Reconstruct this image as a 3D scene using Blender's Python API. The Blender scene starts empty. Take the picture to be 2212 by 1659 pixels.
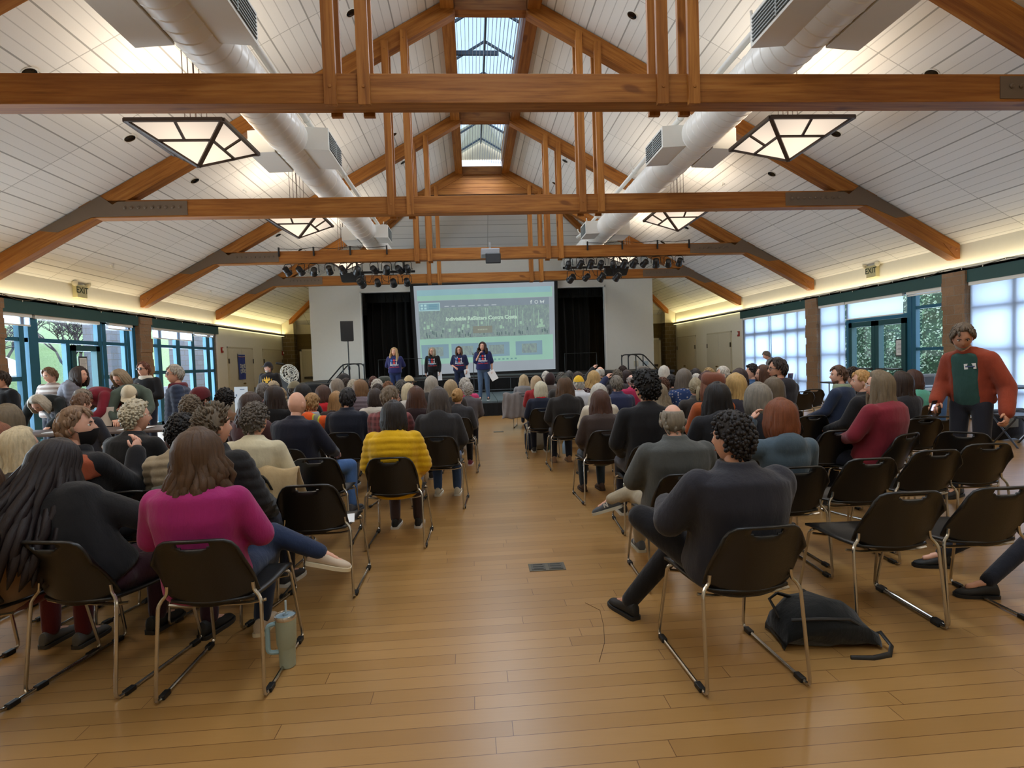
import bpy, bmesh, math, random
import numpy as np
from mathutils import Vector, Matrix, Euler, noise
from mathutils.bvhtree import BVHTree
random.seed(7)
PI = math.pi
SC = bpy.context.scene
COL = SC.collection
R_ = math.radians
# ---------------------------------------------------------------- camera geometry (fitted to the roof trusses)
F, YAW, PIT, ROL = 1211.9, 0.0691, -0.0419, -0.0342
UNIT, CAMH = 5.06, 1.55
CAMX = -0.121 * UNIT
_f = Vector((math.sin(YAW)*math.cos(PIT), math.cos(YAW)*math.cos(PIT), math.sin(PIT)))
_r = Vector((math.cos(YAW), -math.sin(YAW), 0)); _u = _r.cross(_f)
_c, _s = math.cos(ROL), math.sin(ROL)
CR = (_c*_r + _s*_u, -_s*_r + _c*_u, _f)
O = Vector((CAMX, 0, CAMH))
def ray(x, y):
    a, b = (x-1106)/F, -(y-829.5)/F
    return CR[0]*a + CR[1]*b + CR[2]
def PX(x, y, X): d = ray(x, y); return O + d*((X-O.x)/d.x)
def PY(x, y, Y): d = ray(x, y); return O + d*(Y/d.y)
def PZ(x, y, Z): d = ray(x, y); return O + d*((Z-O.z)/d.z)
WALLX = 9.77; EAVE = 3.669; SLOPE = .556; ENDY = 28.47
def ceil_z(X): return EAVE + (WALLX-abs(X))*SLOPE
def PC(x, y, s):
    d = ray(x, y); t = (EAVE + (WALLX - s*O.x)*SLOPE - O.z)/(d.z + s*SLOPE*d.x); return O + d*t
cam = bpy.data.cameras.new('camera'); camo = bpy.data.objects.new('camera', cam); COL.objects.link(camo)
cam.sensor_fit = 'HORIZONTAL'; cam.sensor_width = 36; cam.lens = F/2212*36; cam.clip_start = .05; cam.clip_end = 300
M = Matrix.Identity(4)
for i in range(3):
    M[i][0] = CR[0][i]; M[i][1] = CR[1][i]; M[i][2] = -CR[2][i]; M[i][3] = O[i]
camo.matrix_world = M
SC.camera = camo
try:
    SC.cycles.use_denoising = True
    SC.cycles.max_bounces = 7; SC.cycles.diffuse_bounces = 3; SC.cycles.glossy_bounces = 3; SC.cycles.transmission_bounces = 4; SC.cycles.transparent_max_bounces = 8
    SC.cycles.caustics_reflective = False; SC.cycles.caustics_refractive = False
    SC.cycles.sample_clamp_indirect = 6
except Exception: pass
SC.view_settings.view_transform = 'Standard'; SC.view_settings.look = 'None'; SC.view_settings.exposure = .32; SC.view_settings.gamma = 1
# ---------------------------------------------------------------- materials
MATS = {}
def srgb(r, g, b):
    f = lambda c: (c/255/12.92) if c/255 <= .04045 else ((c/255+.055)/1.055)**2.4
    return (f(r), f(g), f(b), 1)
def lin(c): return srgb(*c) if max(c) > 1.01 or len(c) == 3 and all(isinstance(k, int) for k in c) else (c[0], c[1], c[2], 1)
class NT:
    def __init__(s, name):
        s.m = bpy.data.materials.new(name); s.m.use_nodes = True; s.t = s.m.node_tree; s.n = s.t.nodes
        s.b = s.n['Principled BSDF']; s.out = s.n['Material Output']
    def add(s, t, **kw):
        n = s.n.new(t)
        for k, v in kw.items(): setattr(n, k, v)
        return n
    def link(s, a, b): s.t.links.new(a, b)
    def math(s, op, a, b=None, c=None):
        n = s.n.new('ShaderNodeMath'); n.operation = op
        for i, v in enumerate((a, b, c)):
            if v is None: continue
            if isinstance(v, (int, float)): n.inputs[i].default_value = v
            else: s.link(v, n.inputs[i])
        return n.outputs[0]
    def mix(s, f, a, b, bt='MIX'):
        n = s.n.new('ShaderNodeMix'); n.data_type = 'RGBA'; n.blend_type = bt
        for i, v in ((0, f), (6, a), (7, b)):
            if isinstance(v, (int, float)): n.inputs[i].default_value = v
            elif isinstance(v, tuple): n.inputs[i].default_value = v
            else: s.link(v, n.inputs[i])
        return n.outputs[2]
    def coord(s, kind='Object', scale=(1, 1, 1)):
        c = s.n.new('ShaderNodeTexCoord'); mp = s.n.new('ShaderNodeMapping'); mp.inputs['Scale'].default_value = scale
        s.link(c.outputs[kind], mp.inputs[0]); return mp.outputs[0]
    def noise(s, v, scale=5, detail=3, rough=.5):
        n = s.n.new('ShaderNodeTexNoise'); n.inputs['Scale'].default_value = scale; n.inputs['Detail'].default_value = detail; n.inputs['Roughness'].default_value = rough
        s.link(v, n.inputs['Vector']); return n.outputs['Fac']
    def ramp(s, f, stops):
        n = s.n.new('ShaderNodeValToRGB'); e = n.color_ramp.elements
        while len(e) < len(stops): e.new(.5)
        for k, (p, c) in zip(e, stops): k.position = p; k.color = c
        s.link(f, n.inputs[0]); return n.outputs[0]
    def bump(s, h, st=.3, d=.01):
        n = s.n.new('ShaderNodeBump'); n.inputs['Strength'].default_value = st; n.inputs['Distance'].default_value = d
        s.link(h, n.inputs['Height']); s.link(n.outputs[0], s.b.inputs['Normal'])
    def base(s, c):
        if isinstance(c, tuple): s.b.inputs['Base Color'].default_value = c
        else: s.link(c, s.b.inputs['Base Color'])
    def set(s, rough=None, metal=None, spec=None, coat=None, sheen=None):
        for k, v in (('Roughness', rough), ('Metallic', metal), ('Specular IOR Level', spec), ('Coat Weight', coat), ('Sheen Weight', sheen)):
            if v is not None: s.b.inputs[k].default_value = v
def sc_(c, k): return (c[0]*k, c[1]*k, c[2]*k, 1)
def cached(fn):
    def w(*a):
        k = (fn.__name__,) + a
        if k not in MATS: MATS[k] = fn(*a)
        return MATS[k]
    return w
@cached
def plain(c, rough=.6, metal=0., var=.06, bump=.0):
    t = NT('plain'); c = lin(c); v = t.coord()
    n = t.noise(v, 9, 3)
    t.base(t.mix(n, sc_(c, 1-var), sc_(c, 1+var))); t.set(rough, metal)
    if bump: t.bump(t.noise(v, 120, 2), bump, .004)
    return t.m
@cached
def fabric(c, kind='plain'):
    t = NT('fabric'); c = lin(c); v = t.coord()
    n = t.noise(v, 7, 4); col = t.mix(n, sc_(c, .72), sc_(c, 1.25))
    if kind == 'stripe':
        w = t.add('ShaderNodeTexWave'); w.bands_direction = 'Z'; w.inputs['Scale'].default_value = 4.2; t.link(v, w.inputs['Vector'])
        col = t.mix(t.ramp(w.outputs['Fac'], [(.45, (0, 0, 0, 1)), (.55, (1, 1, 1, 1))]), col, lin((150, 135, 128)))
    elif kind == 'plaid':
        for d, s_ in (('X', 5), ('Z', 5)):
            w = t.add('ShaderNodeTexWave'); w.bands_direction = d; w.inputs['Scale'].default_value = s_; t.link(v, w.inputs['Vector'])
            col = t.mix(t.ramp(w.outputs['Fac'], [(.5, (0, 0, 0, 1)), (.7, (.55, .55, .55, 1))]), col, sc_(c, 2.4))
    elif kind == 'floral':
        vo = t.add('ShaderNodeTexVoronoi'); vo.inputs['Scale'].default_value = 26; t.link(v, vo.inputs['Vector'])
        col = t.mix(t.ramp(vo.outputs['Distance'], [(.22, (1, 1, 1, 1)), (.32, (0, 0, 0, 1))]), col, (.45, .42, .42, 1))
    elif kind == 'reflect':
        sx = t.add('ShaderNodeSeparateXYZ'); t.link(v, sx.inputs[0])
        a = t.math('ABSOLUTE', t.math('SUBTRACT', t.math('ABSOLUTE', sx.outputs[0]), .12))
        col = t.mix(t.math('LESS_THAN', a, .035), col, lin((190, 185, 60)))
        col = t.mix(t.math('LESS_THAN', a, .02), col, lin((120, 120, 105)))
    t.base(col); t.set(.85, 0, .25, None, .15)
    t.bump(t.noise(t.coord('Object', (1, 1, .45)), 11, 5, .6), .35, .03)
    return t.m
@cached
def hairm(c):
    t = NT('hair'); c = lin(c); v = t.coord('Object', (1, 1, .16))
    n = t.noise(v, 55, 4, .65); n2 = t.noise(t.coord(), 5, 2)
    col = t.mix(t.ramp(n, [(.3, (0, 0, 0, 1)), (.7, (1, 1, 1, 1))]), sc_(c, .5), sc_(c, 1.3))
    t.base(t.mix(n2, col, sc_(c, .75))); t.set(.55, 0, .35); t.bump(n, .7, .006); return t.m
@cached
def wood(axis, tone=1.0):
    t = NT('timber'); sc = [14, 14, 14]; sc[axis] = .7
    v = t.coord('Object', tuple(sc)); n = t.noise(v, 1.6, 6, .62)
    v2 = t.coord('Object', tuple(3.2 if i != axis else .12 for i in range(3))); lam = t.noise(v2, 1.8, 1)
    k = t.noise(t.coord('Object', tuple(2.2 if i != axis else .8 for i in range(3))), 2.1, 1)
    col = t.ramp(n, [(.25, lin((110, 62, 14))), (.5, lin((162, 102, 40))), (.8, lin((190, 132, 66)))])
    col = t.mix(t.ramp(lam, [(.35, (0, 0, 0, 1)), (.65, (1, 1, 1, 1))]), t.mix(.5, col, lin((116, 64, 16))), col)
    col = t.mix(t.ramp(k, [(.7, (0, 0, 0, 1)), (.78, (.7, .7, .7, 1))]), col, lin((92, 46, 14)))
    if tone != 1: col = t.mix(1.0, col, (tone, tone, tone, 1), 'MULTIPLY')
    t.base(col); t.set(.55, 0, .3); return t.m
def floor_mat():
    t = NT('floor_boards'); c = t.n.new('ShaderNodeTexCoord'); s = t.add('ShaderNodeSeparateXYZ'); t.link(c.outputs['Object'], s.inputs[0])
    X, Y = s.outputs[0], s.outputs[1]
    ry = t.math('DIVIDE', Y, .098); row = t.math('FLOOR', ry); fy = t.math('FRACT', ry)
    wn = t.add('ShaderNodeTexWhiteNoise', noise_dimensions='1D'); t.link(row, wn.inputs['W'])
    u = t.math('ADD', t.math('DIVIDE', X, 1.7), t.math('MULTIPLY', wn.outputs['Value'], 9.3)); cx = t.math('FLOOR', u); fx = t.math('FRACT', u)
    w2 = t.add('ShaderNodeTexWhiteNoise', noise_dimensions='2D'); cb = t.add('ShaderNodeCombineXYZ'); t.link(row, cb.inputs[0]); t.link(cx, cb.inputs[1]); t.link(cb.outputs[0], w2.inputs['Vector'])
    ey = t.math('MINIMUM', fy, t.math('SUBTRACT', 1., fy)); ex = t.math('MULTIPLY', t.math('MINIMUM', fx, t.math('SUBTRACT', 1., fx)), 17.3)
    line = t.math('LESS_THAN', t.math('MINIMUM', ey, ex), .017)
    g = t.noise(t.coord('Object', (1.3, 26, 1)), 3, 5, .6); big = t.noise(t.coord(), .5, 2)
    col = t.ramp(w2.outputs['Value'], [(0, lin((154, 116, 66))), (.5, lin((163, 124, 72))), (1, lin((172, 133, 81)))])
    col = t.mix(t.math('MULTIPLY', g, .35), col, lin((138, 100, 52)))
    col = t.mix(t.math('MULTIPLY', big, .3), col, lin((150, 110, 60)))
    col = t.mix(t.math('MULTIPLY', line, .85), col, lin((88, 52, 26)))
    t.base(col); t.set(.3, 0, .5)
    t.bump(t.math('SUBTRACT', 1., line), .12, .002); return t.m
def ceil_mat(ax):
    t = NT('acoustic_panel'); c = t.n.new('ShaderNodeTexCoord'); s = t.add('ShaderNodeSeparateXYZ'); t.link(c.outputs['Object'], s.inputs[0])
    A, B = (s.outputs[0], s.outputs[1]) if ax == 0 else (s.outputs[1], s.outputs[0])
    u = t.math('DIVIDE', A, .1565 if ax == 0 else .62); e = t.math('ABSOLUTE', t.math('SUBTRACT', t.math('FRACT', u), .5))
    l1 = t.math('GREATER_THAN', e, .455 if ax == 0 else .485)
    u4 = t.math('DIVIDE', A, .626); e4 = t.math('ABSOLUTE', t.math('SUBTRACT', t.math('FRACT', u4), .5)); l4 = t.math('GREATER_THAN', e4, .482)
    v = t.math('DIVIDE', t.math('ADD', B, -.2), 1.6 if ax == 0 else 2.2); ev = t.math('ABSOLUTE', t.math('SUBTRACT', t.math('FRACT', v), .5)); l2 = t.math('GREATER_THAN', ev, .495)
    ln = t.math('MAXIMUM', t.math('MULTIPLY', l1, .34), t.math('MAXIMUM', t.math('MULTIPLY', l4, .66), t.math('MULTIPLY', l2, .5)))
    n = t.noise(t.coord(), 90, 2); wn = t.add('ShaderNodeTexWhiteNoise', noise_dimensions='2D'); cb = t.add('ShaderNodeCombineXYZ')
    t.link(t.math('FLOOR', u4), cb.inputs[0]); t.link(t.math('FLOOR', v), cb.inputs[1]); t.link(cb.outputs[0], wn.inputs['Vector'])
    col = t.mix(wn.outputs['Value'], lin((232, 231, 227)), lin((241, 240, 236))); col = t.mix(t.math('MULTIPLY', n, .12), col, lin((200, 198, 190)))
    col = t.mix(ln, col, lin((120, 118, 112))); t.base(col); t.set(.9, 0, .1); t.bump(t.math('SUBTRACT', 1., ln), .3, .006); return t.m
def block_mat(c1, c2, ax=(1, 2), mort=(150, 138, 122)):
    t = NT('split_block'); c = t.n.new('ShaderNodeTexCoord'); s = t.add('ShaderNodeSeparateXYZ'); t.link(c.outputs['Object'], s.inputs[0])
    cb = t.add('ShaderNodeCombineXYZ'); t.link(t.math('ADD', s.outputs[0], s.outputs[1]), cb.inputs[0]); t.link(s.outputs[2], cb.inputs[1])
    b = t.add('ShaderNodeTexBrick'); b.inputs['Scale'].default_value = 1; b.inputs['Brick Width'].default_value = .4; b.inputs['Row Height'].default_value = .2; b.inputs['Mortar Size'].default_value = .008
    b.inputs['Color1'].default_value = lin(c1); b.inputs['Color2'].default_value = lin(c2); b.inputs['Mortar'].default_value = lin(mort); t.link(cb.outputs[0], b.inputs['Vector'])
    n = t.noise(t.coord(), 22, 5, .7); t.base(t.mix(t.math('MULTIPLY', n, .5), b.outputs['Color'], sc_(lin(c1), .55))); t.set(.95)
    t.bump(t.math('ADD', n, t.math('MULTIPLY', b.outputs['Fac'], -.6)), .9, .03); return t.m
@cached
def emit(c, s):
    t = NT('glow'); e = t.add('ShaderNodeEmission'); e.inputs[0].default_value = lin(c); e.inputs[1].default_value = s
    v = t.coord(); n = t.noise(v, 1.3, 2); k = t.mix(n, sc_(lin(c), .85), lin(c)); t.link(k, e.inputs[0]); t.link(e.outputs[0], t.out.inputs[0]); return t.m
@cached
def glass():
    t = NT('window_glass'); tr = t.add('ShaderNodeBsdfTransparent'); gl = t.add('ShaderNodeBsdfGlossy'); gl.inputs['Roughness'].default_value = .03
    fr = t.add('ShaderNodeFresnel'); fr.inputs[0].default_value = 1.4; mx = t.add('ShaderNodeMixShader'); tr.inputs[0].default_value = (.93, .97, .98, 1)
    t.link(t.math('MULTIPLY', fr.outputs[0], .18), mx.inputs[0]); t.link(tr.outputs[0], mx.inputs[1]); t.link(gl.outputs[0], mx.inputs[2]); t.link(mx.outputs[0], t.out.inputs[0]); return t.m
@cached
def blindm():
    t = NT('roller_shade'); d = t.add('ShaderNodeBsdfDiffuse'); tr = t.add('ShaderNodeBsdfTranslucent'); mx = t.add('ShaderNodeMixShader')
    w = t.noise(t.coord('Object', (1, 1, 60)), 4, 2); t.link(t.mix(w, lin((214, 218, 222)), lin((226, 230, 234))), d.inputs[0]); tr.inputs[0].default_value = (.60, .72, .93, 1)
    mx.inputs[0].default_value = .68; t.link(d.outputs[0], mx.inputs[1]); t.link(tr.outputs[0], mx.inputs[2]); t.link(mx.outputs[0], t.out.inputs[0]); return t.m
def leaf_mat(a, b, c):
    t = NT('leaves'); v = t.coord(); n = t.noise(v, 14, 3, .7); n2 = t.noise(v, 1.2, 2)
    col = t.ramp(n, [(.3, lin(a)), (.5, lin(b)), (.72, lin(c))]); t.base(t.mix(t.math('MULTIPLY', n2, .5), col, lin(a))); t.set(.5, 0, .4); return t.m
M_CHROME = plain((190, 186, 178), .22, 1.0, .03)
M_BLACKP = plain((16, 15, 14), .38, 0., .1, .15)
M_BLACK = plain((12, 12, 12), .5)
M_TEAL = plain((28, 74, 80), .45)
M_TEALB = plain((30, 92, 118), .42)
M_FASCIA = plain((40, 76, 74), .6)
M_TAUPE = plain((104, 86, 68), .55)
M_CREAM = plain((222, 216, 196), .85, 0., .03)
M_CREAMD = plain((208, 200, 176), .85, 0., .03)
M_WHITE = plain((226, 224, 216), .75, 0., .02)
M_STAGEW = plain((214, 211, 200), .8, 0., .03)
M_BRONZE = plain((74, 62, 56), .5, .3)
M_DUCT = plain((234, 231, 224), .3, 0., .03)
M_PAPER = plain((226, 228, 230), .8, 0., .03)
# ---------------------------------------------------------------- mesh builder
class MB:
    def __init__(s): s.v = []; s.f = []; s.mi = []
    def add(s, vs, fs, m=0):
        b = len(s.v); s.v.extend([tuple(v) for v in vs]); s.f.extend([tuple(b+i for i in f) for f in fs]); s.mi.extend([m]*len(fs)); return s
    def box(s, x0, x1, y0, y1, z0, z1, m=0):
        v = [(x, y, z) for x in (x0, x1) for y in (y0, y1) for z in (z0, z1)]
        return s.add(v, [(0, 1, 3, 2), (4, 6, 7, 5), (0, 4, 5, 1), (2, 3, 7, 6), (0, 2, 6, 4), (1, 5, 7, 3)], m)
    def obox(s, c, ax, h, m=0):
        c = Vector(c); a = [Vector(k).normalized()*hh for k, hh in zip(ax, h)]
        v = [c + a[0]*i + a[1]*j + a[2]*k for i in (-1, 1) for j in (-1, 1) for k in (-1, 1)]
        return s.add(v, [(0, 1, 3, 2), (4, 6, 7, 5), (0, 4, 5, 1), (2, 3, 7, 6), (0, 2, 6, 4), (1, 5, 7, 3)], m)
    def beam(s, a, b, w, h, up=(0, 0, 1), m=0):
        a, b = Vector(a), Vector(b); d = b-a; x = d.cross(Vector(up)).normalized(); u = x.cross(d).normalized()
        return s.obox((a+b)/2, (d, x, u), (d.length/2, w/2, h/2), m)
    def prism(s, poly, d, m=0):
        d = Vector(d); n = len(poly); p = [Vector(q) for q in poly]; v = p + [q+d for q in p]
        return s.add(v, [tuple(range(n))[::-1], tuple(range(n, 2*n))] + [(i, (i+1) % n, n+(i+1) % n, n+i) for i in range(n)], m)
    def tube(s, pts, r, n=8, m=0, close=False, flat=1.0):
        pts = [Vector(p) for p in pts]; k = len(pts); rr = r if isinstance(r, (list, tuple)) else [r]*k; vs = []; prev = None
        for i, p in enumerate(pts):
            if close: t = pts[(i+1) % k]-pts[i-1]
            else: t = pts[min(i+1, k-1)]-pts[max(i-1, 0)]
            t = t.normalized() if t.length > 1e-9 else Vector((0, 0, 1))
            if prev is None:
                prev = t.cross(Vector((0, 0, 1))); prev = prev if prev.length > .05 else t.cross(Vector((1, 0, 0)))
            x = (prev - t*prev.dot(t)).normalized(); y = t.cross(x); prev = x
            for j in range(n):
                a = 2*PI*j/n; vs.append(p + (x*math.cos(a) + y*math.sin(a)*flat)*rr[i])
        fs = [(i*n+j, i*n+(j+1) % n, ((i+1) % k)*n+(j+1) % n, ((i+1) % k)*n+j) for i in range(k if close else k-1) for j in range(n)]
        if not close: fs += [tuple(range(n))[::-1], tuple(range((k-1)*n, k*n))]
        return s.add(vs, fs, m)
    def capsule(s, a, b, ra, rb, n=10, m=0):
        a, b = Vector(a), Vector(b); d = b-a; d = d.normalized() if d.length > 1e-6 else Vector((0, 0, 1)); P = []; Rr = []
        for k in (0, 1, 2):
            t = PI/2*(1-k/3*.96); P.append(a-d*ra*math.sin(t)*.98); Rr.append(max(ra*math.cos(t), .002))
        P.append(a); Rr.append(ra)
        P.append(b); Rr.append(rb)
        for k in (1, 2, 3):
            t = PI/2*k/3*.96; P.append(b+d*rb*math.sin(t)); Rr.append(max(rb*math.cos(t), .002))
        return s.tube(P, Rr, n, m)
    def lathe(s, prof, c=(0, 0, 0), n=20, ax=None, m=0):
        c = Vector(c); z = Vector(ax or (0, 0, 1)).normalized(); x = z.orthogonal().normalized(); y = z.cross(x); vs = []
        for r, h in prof:
            for j in range(n): a = 2*PI*j/n; vs.append(c + z*h + (x*math.cos(a)+y*math.sin(a))*max(r, 1e-4))
        k = len(prof); fs = [(i*n+j, i*n+(j+1) % n, (i+1)*n+(j+1) % n, (i+1)*n+j) for i in range(k-1) for j in range(n)]
        fs += [tuple(range(n))[::-1], tuple(range((k-1)*n, k*n))]
        return s.add(vs, fs, m)
    def ell(s, c, r, n=14, k=10, m=0, rot=None):
        c = Vector(c); r = (r, r, r) if isinstance(r, (int, float)) else r; vs = []
        for i in range(1, k):
            p = PI*i/k
            for j in range(n):
                a = 2*PI*j/n; v = Vector((r[0]*math.sin(p)*math.cos(a), r[1]*math.sin(p)*math.sin(a), r[2]*math.cos(p)))
                if rot is not None: v = rot @ v
                vs.append(c+v)
        t = Vector((0, 0, r[2])); t = rot @ t if rot is not None else t
        vs += [c+t, c-t]; T = len(vs)-2; B = T+1
        fs = [(i*n+j, (i+1)*n+j, (i+1)*n+(j+1) % n, i*n+(j+1) % n) for i in range(k-2) for j in range(n)]
        fs += [(T, j, (j+1) % n) for j in range(n)] + [(B, (k-2)*n+(j+1) % n, (k-2)*n+j) for j in range(n)]
        return s.add(vs, fs, m)
    def loft(s, rings, m=0, cap=True):
        n = len(rings[0]); vs = [p for r in rings for p in r]; k = len(rings)
        fs = [(i*n+j, i*n+(j+1) % n, (i+1)*n+(j+1) % n, (i+1)*n+j) for i in range(k-1) for j in range(n)]
        if cap: fs += [tuple(range(n))[::-1], tuple(range((k-1)*n, k*n))]
        return s.add(vs, fs, m)
    def quad(s, a, b, c, d, m=0): return s.add([a, b, c, d], [(0, 1, 2, 3)], m)
    def mesh(s, name='m', smooth=True, ang=40):
        me = bpy.data.meshes.new(name); me.from_pydata(s.v, [], s.f)
        me.polygons.foreach_set('material_index', s.mi)
        bm = bmesh.new(); bm.from_mesh(me); bmesh.ops.recalc_face_normals(bm, faces=bm.faces); bm.to_mesh(me); bm.free()
        if smooth:
            me.polygons.foreach_set('use_smooth', [True]*len(me.polygons))
            if ang: me.set_sharp_from_angle(angle=R_(ang))
        return me
    def obj(s, name, mats, parent=None, smooth=True, ang=40, bevel=0):
        o = link(name, s.mesh(name, smooth, ang), mats, parent)
        if bevel:
            b = o.modifiers.new('bevel', 'BEVEL'); b.width = bevel; b.segments = 2; b.limit_method = 'ANGLE'; b.angle_limit = R_(50)
        return o
def link(name, me, mats, parent=None):
    o = bpy.data.objects.new(name, me); COL.objects.link(o)
    mats = mats if isinstance(mats, (list, tuple)) else [mats]
    if not me.materials:
        for m in mats: me.materials.append(m)
    else:
        for i, m in enumerate(mats):
            if i < len(me.materials): o.material_slots[i].link = 'OBJECT'; o.material_slots[i].material = m
    if parent is not None: o.parent = parent
    return o
def tag(o, label, cat, group=None, kind=None):
    o['label'] = label; o['category'] = cat
    if group: o['group'] = group
    if kind: o['kind'] = kind
    return o
def thing(name, label, cat, loc=(0, 0, 0), rz=0, group=None):
    o = bpy.data.objects.new(name, None); COL.objects.link(o); o.location = loc; o.rotation_euler = (0, 0, rz); o.empty_display_size = .1
    return tag(o, label, cat, group)
def struct(mb, name, mats, label, cat, parent=None, smooth=False, bevel=0):
    o = mb.obj(name, mats, parent, smooth, 40, bevel)
    if parent is None: tag(o, label, cat, None, 'structure')
    return o
def dup(root, loc, rz=0, label=None, group=None, scale=None):
    c = root.copy(); COL.objects.link(c); c.location = loc; c.rotation_euler = (0, 0, rz)
    if scale: c.scale = (scale,)*3
    if label: c['label'] = label
    if group: c['group'] = group
    def rec(a, b):
        for ch in a.children:
            d = ch.copy(); COL.objects.link(d); d.parent = b; rec(ch, d)
    rec(root, c); return c
def text_mesh(txt, size, bold=0., align='CENTER', ext=0.):
    cu = bpy.data.curves.new('t', 'FONT'); cu.body = txt; cu.size = size; cu.align_x = align; cu.align_y = 'CENTER'; cu.offset = bold; cu.extrude = ext; cu.resolution_u = 3
    o = bpy.data.objects.new('t', cu); COL.objects.link(o); dg = bpy.context.evaluated_depsgraph_get(); me = bpy.data.meshes.new_from_object(o.evaluated_get(dg))
    bpy.data.objects.remove(o); bpy.data.curves.remove(cu); return me
def text_into(mb, txt, size, place, m=0, bold=0., align='CENTER'):
    me = text_mesh(txt, size, bold, align); mb.add([place(v.co.x, v.co.y) for v in me.vertices], [tuple(p.vertices) for p in me.polygons], m); bpy.data.meshes.remove(me)
# ---------------------------------------------------------------- room shell
TR = [6.54, 11.235, 16.295, 20.882]
Y0 = -5.0
m = MB(); m.box(-9.9, 9.9, Y0, ENDY+.1, -.2, 0); struct(m, 'floor', floor_mat(), 'golden wooden strip floor of the whole hall', 'floor')
def cz(x): return ceil_z(x)
HY = 21.16; HX = WALLX-(ENDY-HY)
CM0, CM1 = ceil_mat(0), ceil_mat(1)
m = MB()
for s in (-1, 1):
    m.prism([(s*WALLX, Y0, EAVE), (s*WALLX, ENDY, EAVE), (s*HX, HY, cz(HX)), (s*.98, HY, cz(.98)), (s*.98, Y0, cz(.98))], (0, 0, .12), 0)
m.prism([(-WALLX, ENDY, EAVE), (WALLX, ENDY, EAVE), (HX, HY, cz(HX)), (-HX, HY, cz(HX))], (0, 0, .12), 1)
struct(m, 'ceiling', [CM0, CM1], 'white grooved acoustic panel ceiling sloping up from both walls', 'ceiling')
for s, nm in ((-1, 'left'), (1, 'right')):
    m = MB(); x0, x1 = sorted((s*WALLX, s*(WALLX+.2)))
    m.box(x0, x1, Y0, 20.8, 2.84, EAVE+.1); m.box(x0, x1, 20.8, ENDY+.1, 0, EAVE+.1); m.box(x0, x1, Y0, 6.5, 0, 2.84)
    struct(m, 'wall_'+nm, M_CREAM, f'cream {nm} wall above and beyond the windows', 'wall')
    # cove ledge with its light strip
    m = MB(); x0, x1 = sorted((s*WALLX, s*(WALLX-.17)))
    m.box(x0, x1, Y0, 28.0, 3.10, 3.14); a, b = sorted((s*(WALLX-.15), s*(WALLX-.17))); m.box(a, b, Y0, 28.0, 3.10, 3.19)
    struct(m, f'trim_{1 if s < 0 else 2}', M_CREAM, f'cream light cove ledge along the {nm} wall', 'trim')
    m = MB(); x0, x1 = sorted((s*(WALLX-.02), s*(WALLX-.15)))
    m.box(x0, x1, Y0, 20.8, 2.84, 3.10); struct(m, f'trim_{3 if s < 0 else 4}', M_FASCIA, f'dark green fascia beam over the {nm} windows', 'trim')
    for k, yp in enumerate((6.25, 11.25, 16.26, 21.1)[1:3]):
        m = MB(); nseg = 14
        x0, x1 = sorted((s*(WALLX+.25), s*(WALLX-.18)))
        w = .28
        # rough edged split block pier: courses with slightly different faces
        rr = random.Random(31+k+(s > 0)*7)
        for c in range(16):
            j = [rr.uniform(-.018, .018) for _ in range(4)]
            m.box(x0-(j[0] if s > 0 else 0), x1+(j[1] if s < 0 else 0), yp-w+j[2], yp+w+j[3], c*.193, c*.193+.192)
        struct(m, f'pillar_{2*k+(s > 0)+1}', block_mat((150, 118, 90), (168, 134, 104)), f'tan split block pier in the {nm} wall, {("second", "third")[k]} from camera', 'pillar')
    m = MB(); x0, x1 = sorted((s*(WALLX+.05), s*(WALLX-.03)))
    m.box(x0, x1, 20.62, 20.8, 0, 2.84); struct(m, f'pillar_{5 if s < 0 else 6}', block_mat((120, 112, 104), (136, 126, 118)), f'narrow grey block pier ending the {nm} window bays', 'pillar')
    m = MB(); x0, x1 = sorted((s*(WALLX-.02), s*(WALLX-.06)))
    m.box(x0, x1, 20.80, 20.86, 0, 2.84); struct(m, f'trim_{7 if s < 0 else 8}', M_WHITE, f'white corner strip beside the last {nm} window', 'trim')
    m = MB(); x0, x1 = sorted((s*WALLX, s*(WALLX-.02))); m.box(x0, x1, 20.86, ENDY, 0, .1); struct(m, f'baseboard_{nm}', M_CREAMD, f'cream baseboard along the far {nm} wall', 'baseboard')
# back wall behind the stage house, wall behind the camera
m = MB(); m.box(-9.9, 9.9, ENDY, ENDY+.2, 3.2, 7.2, 0); m.box(-9.9, 9.9, ENDY-.04, ENDY+.2, 0, 3.2, 1)
struct(m, 'wall_back', [M_CREAM, block_mat((110, 92, 52), (122, 102, 58), mort=(104, 88, 52))], 'far end wall, cream above and olive block below', 'wall')
m = MB(); m.box(-9.9, 9.9, Y0-.2, Y0, 0, 9.4); struct(m, 'wall_front', M_CREAM, 'cream wall behind the camera', 'wall')
for s in (-1, 1):
    m = MB(); m.box(min(s*9.75, s*9.2), max(s*9.75, s*9.2), 27.95, 28.43, 0, 3.2, 1); m.box(min(s*9.75, s*9.2), max(s*9.75, s*9.2), 27.95, 28.43, 3.2, 3.98, 0)
    struct(m, f'pillar_{7 if s < 0 else 8}', [M_CREAM, block_mat((104, 88, 58), (116, 98, 64))], f'corner pier at the far {"left" if s < 0 else "right"} end, cream over brown block', 'pillar')
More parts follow.
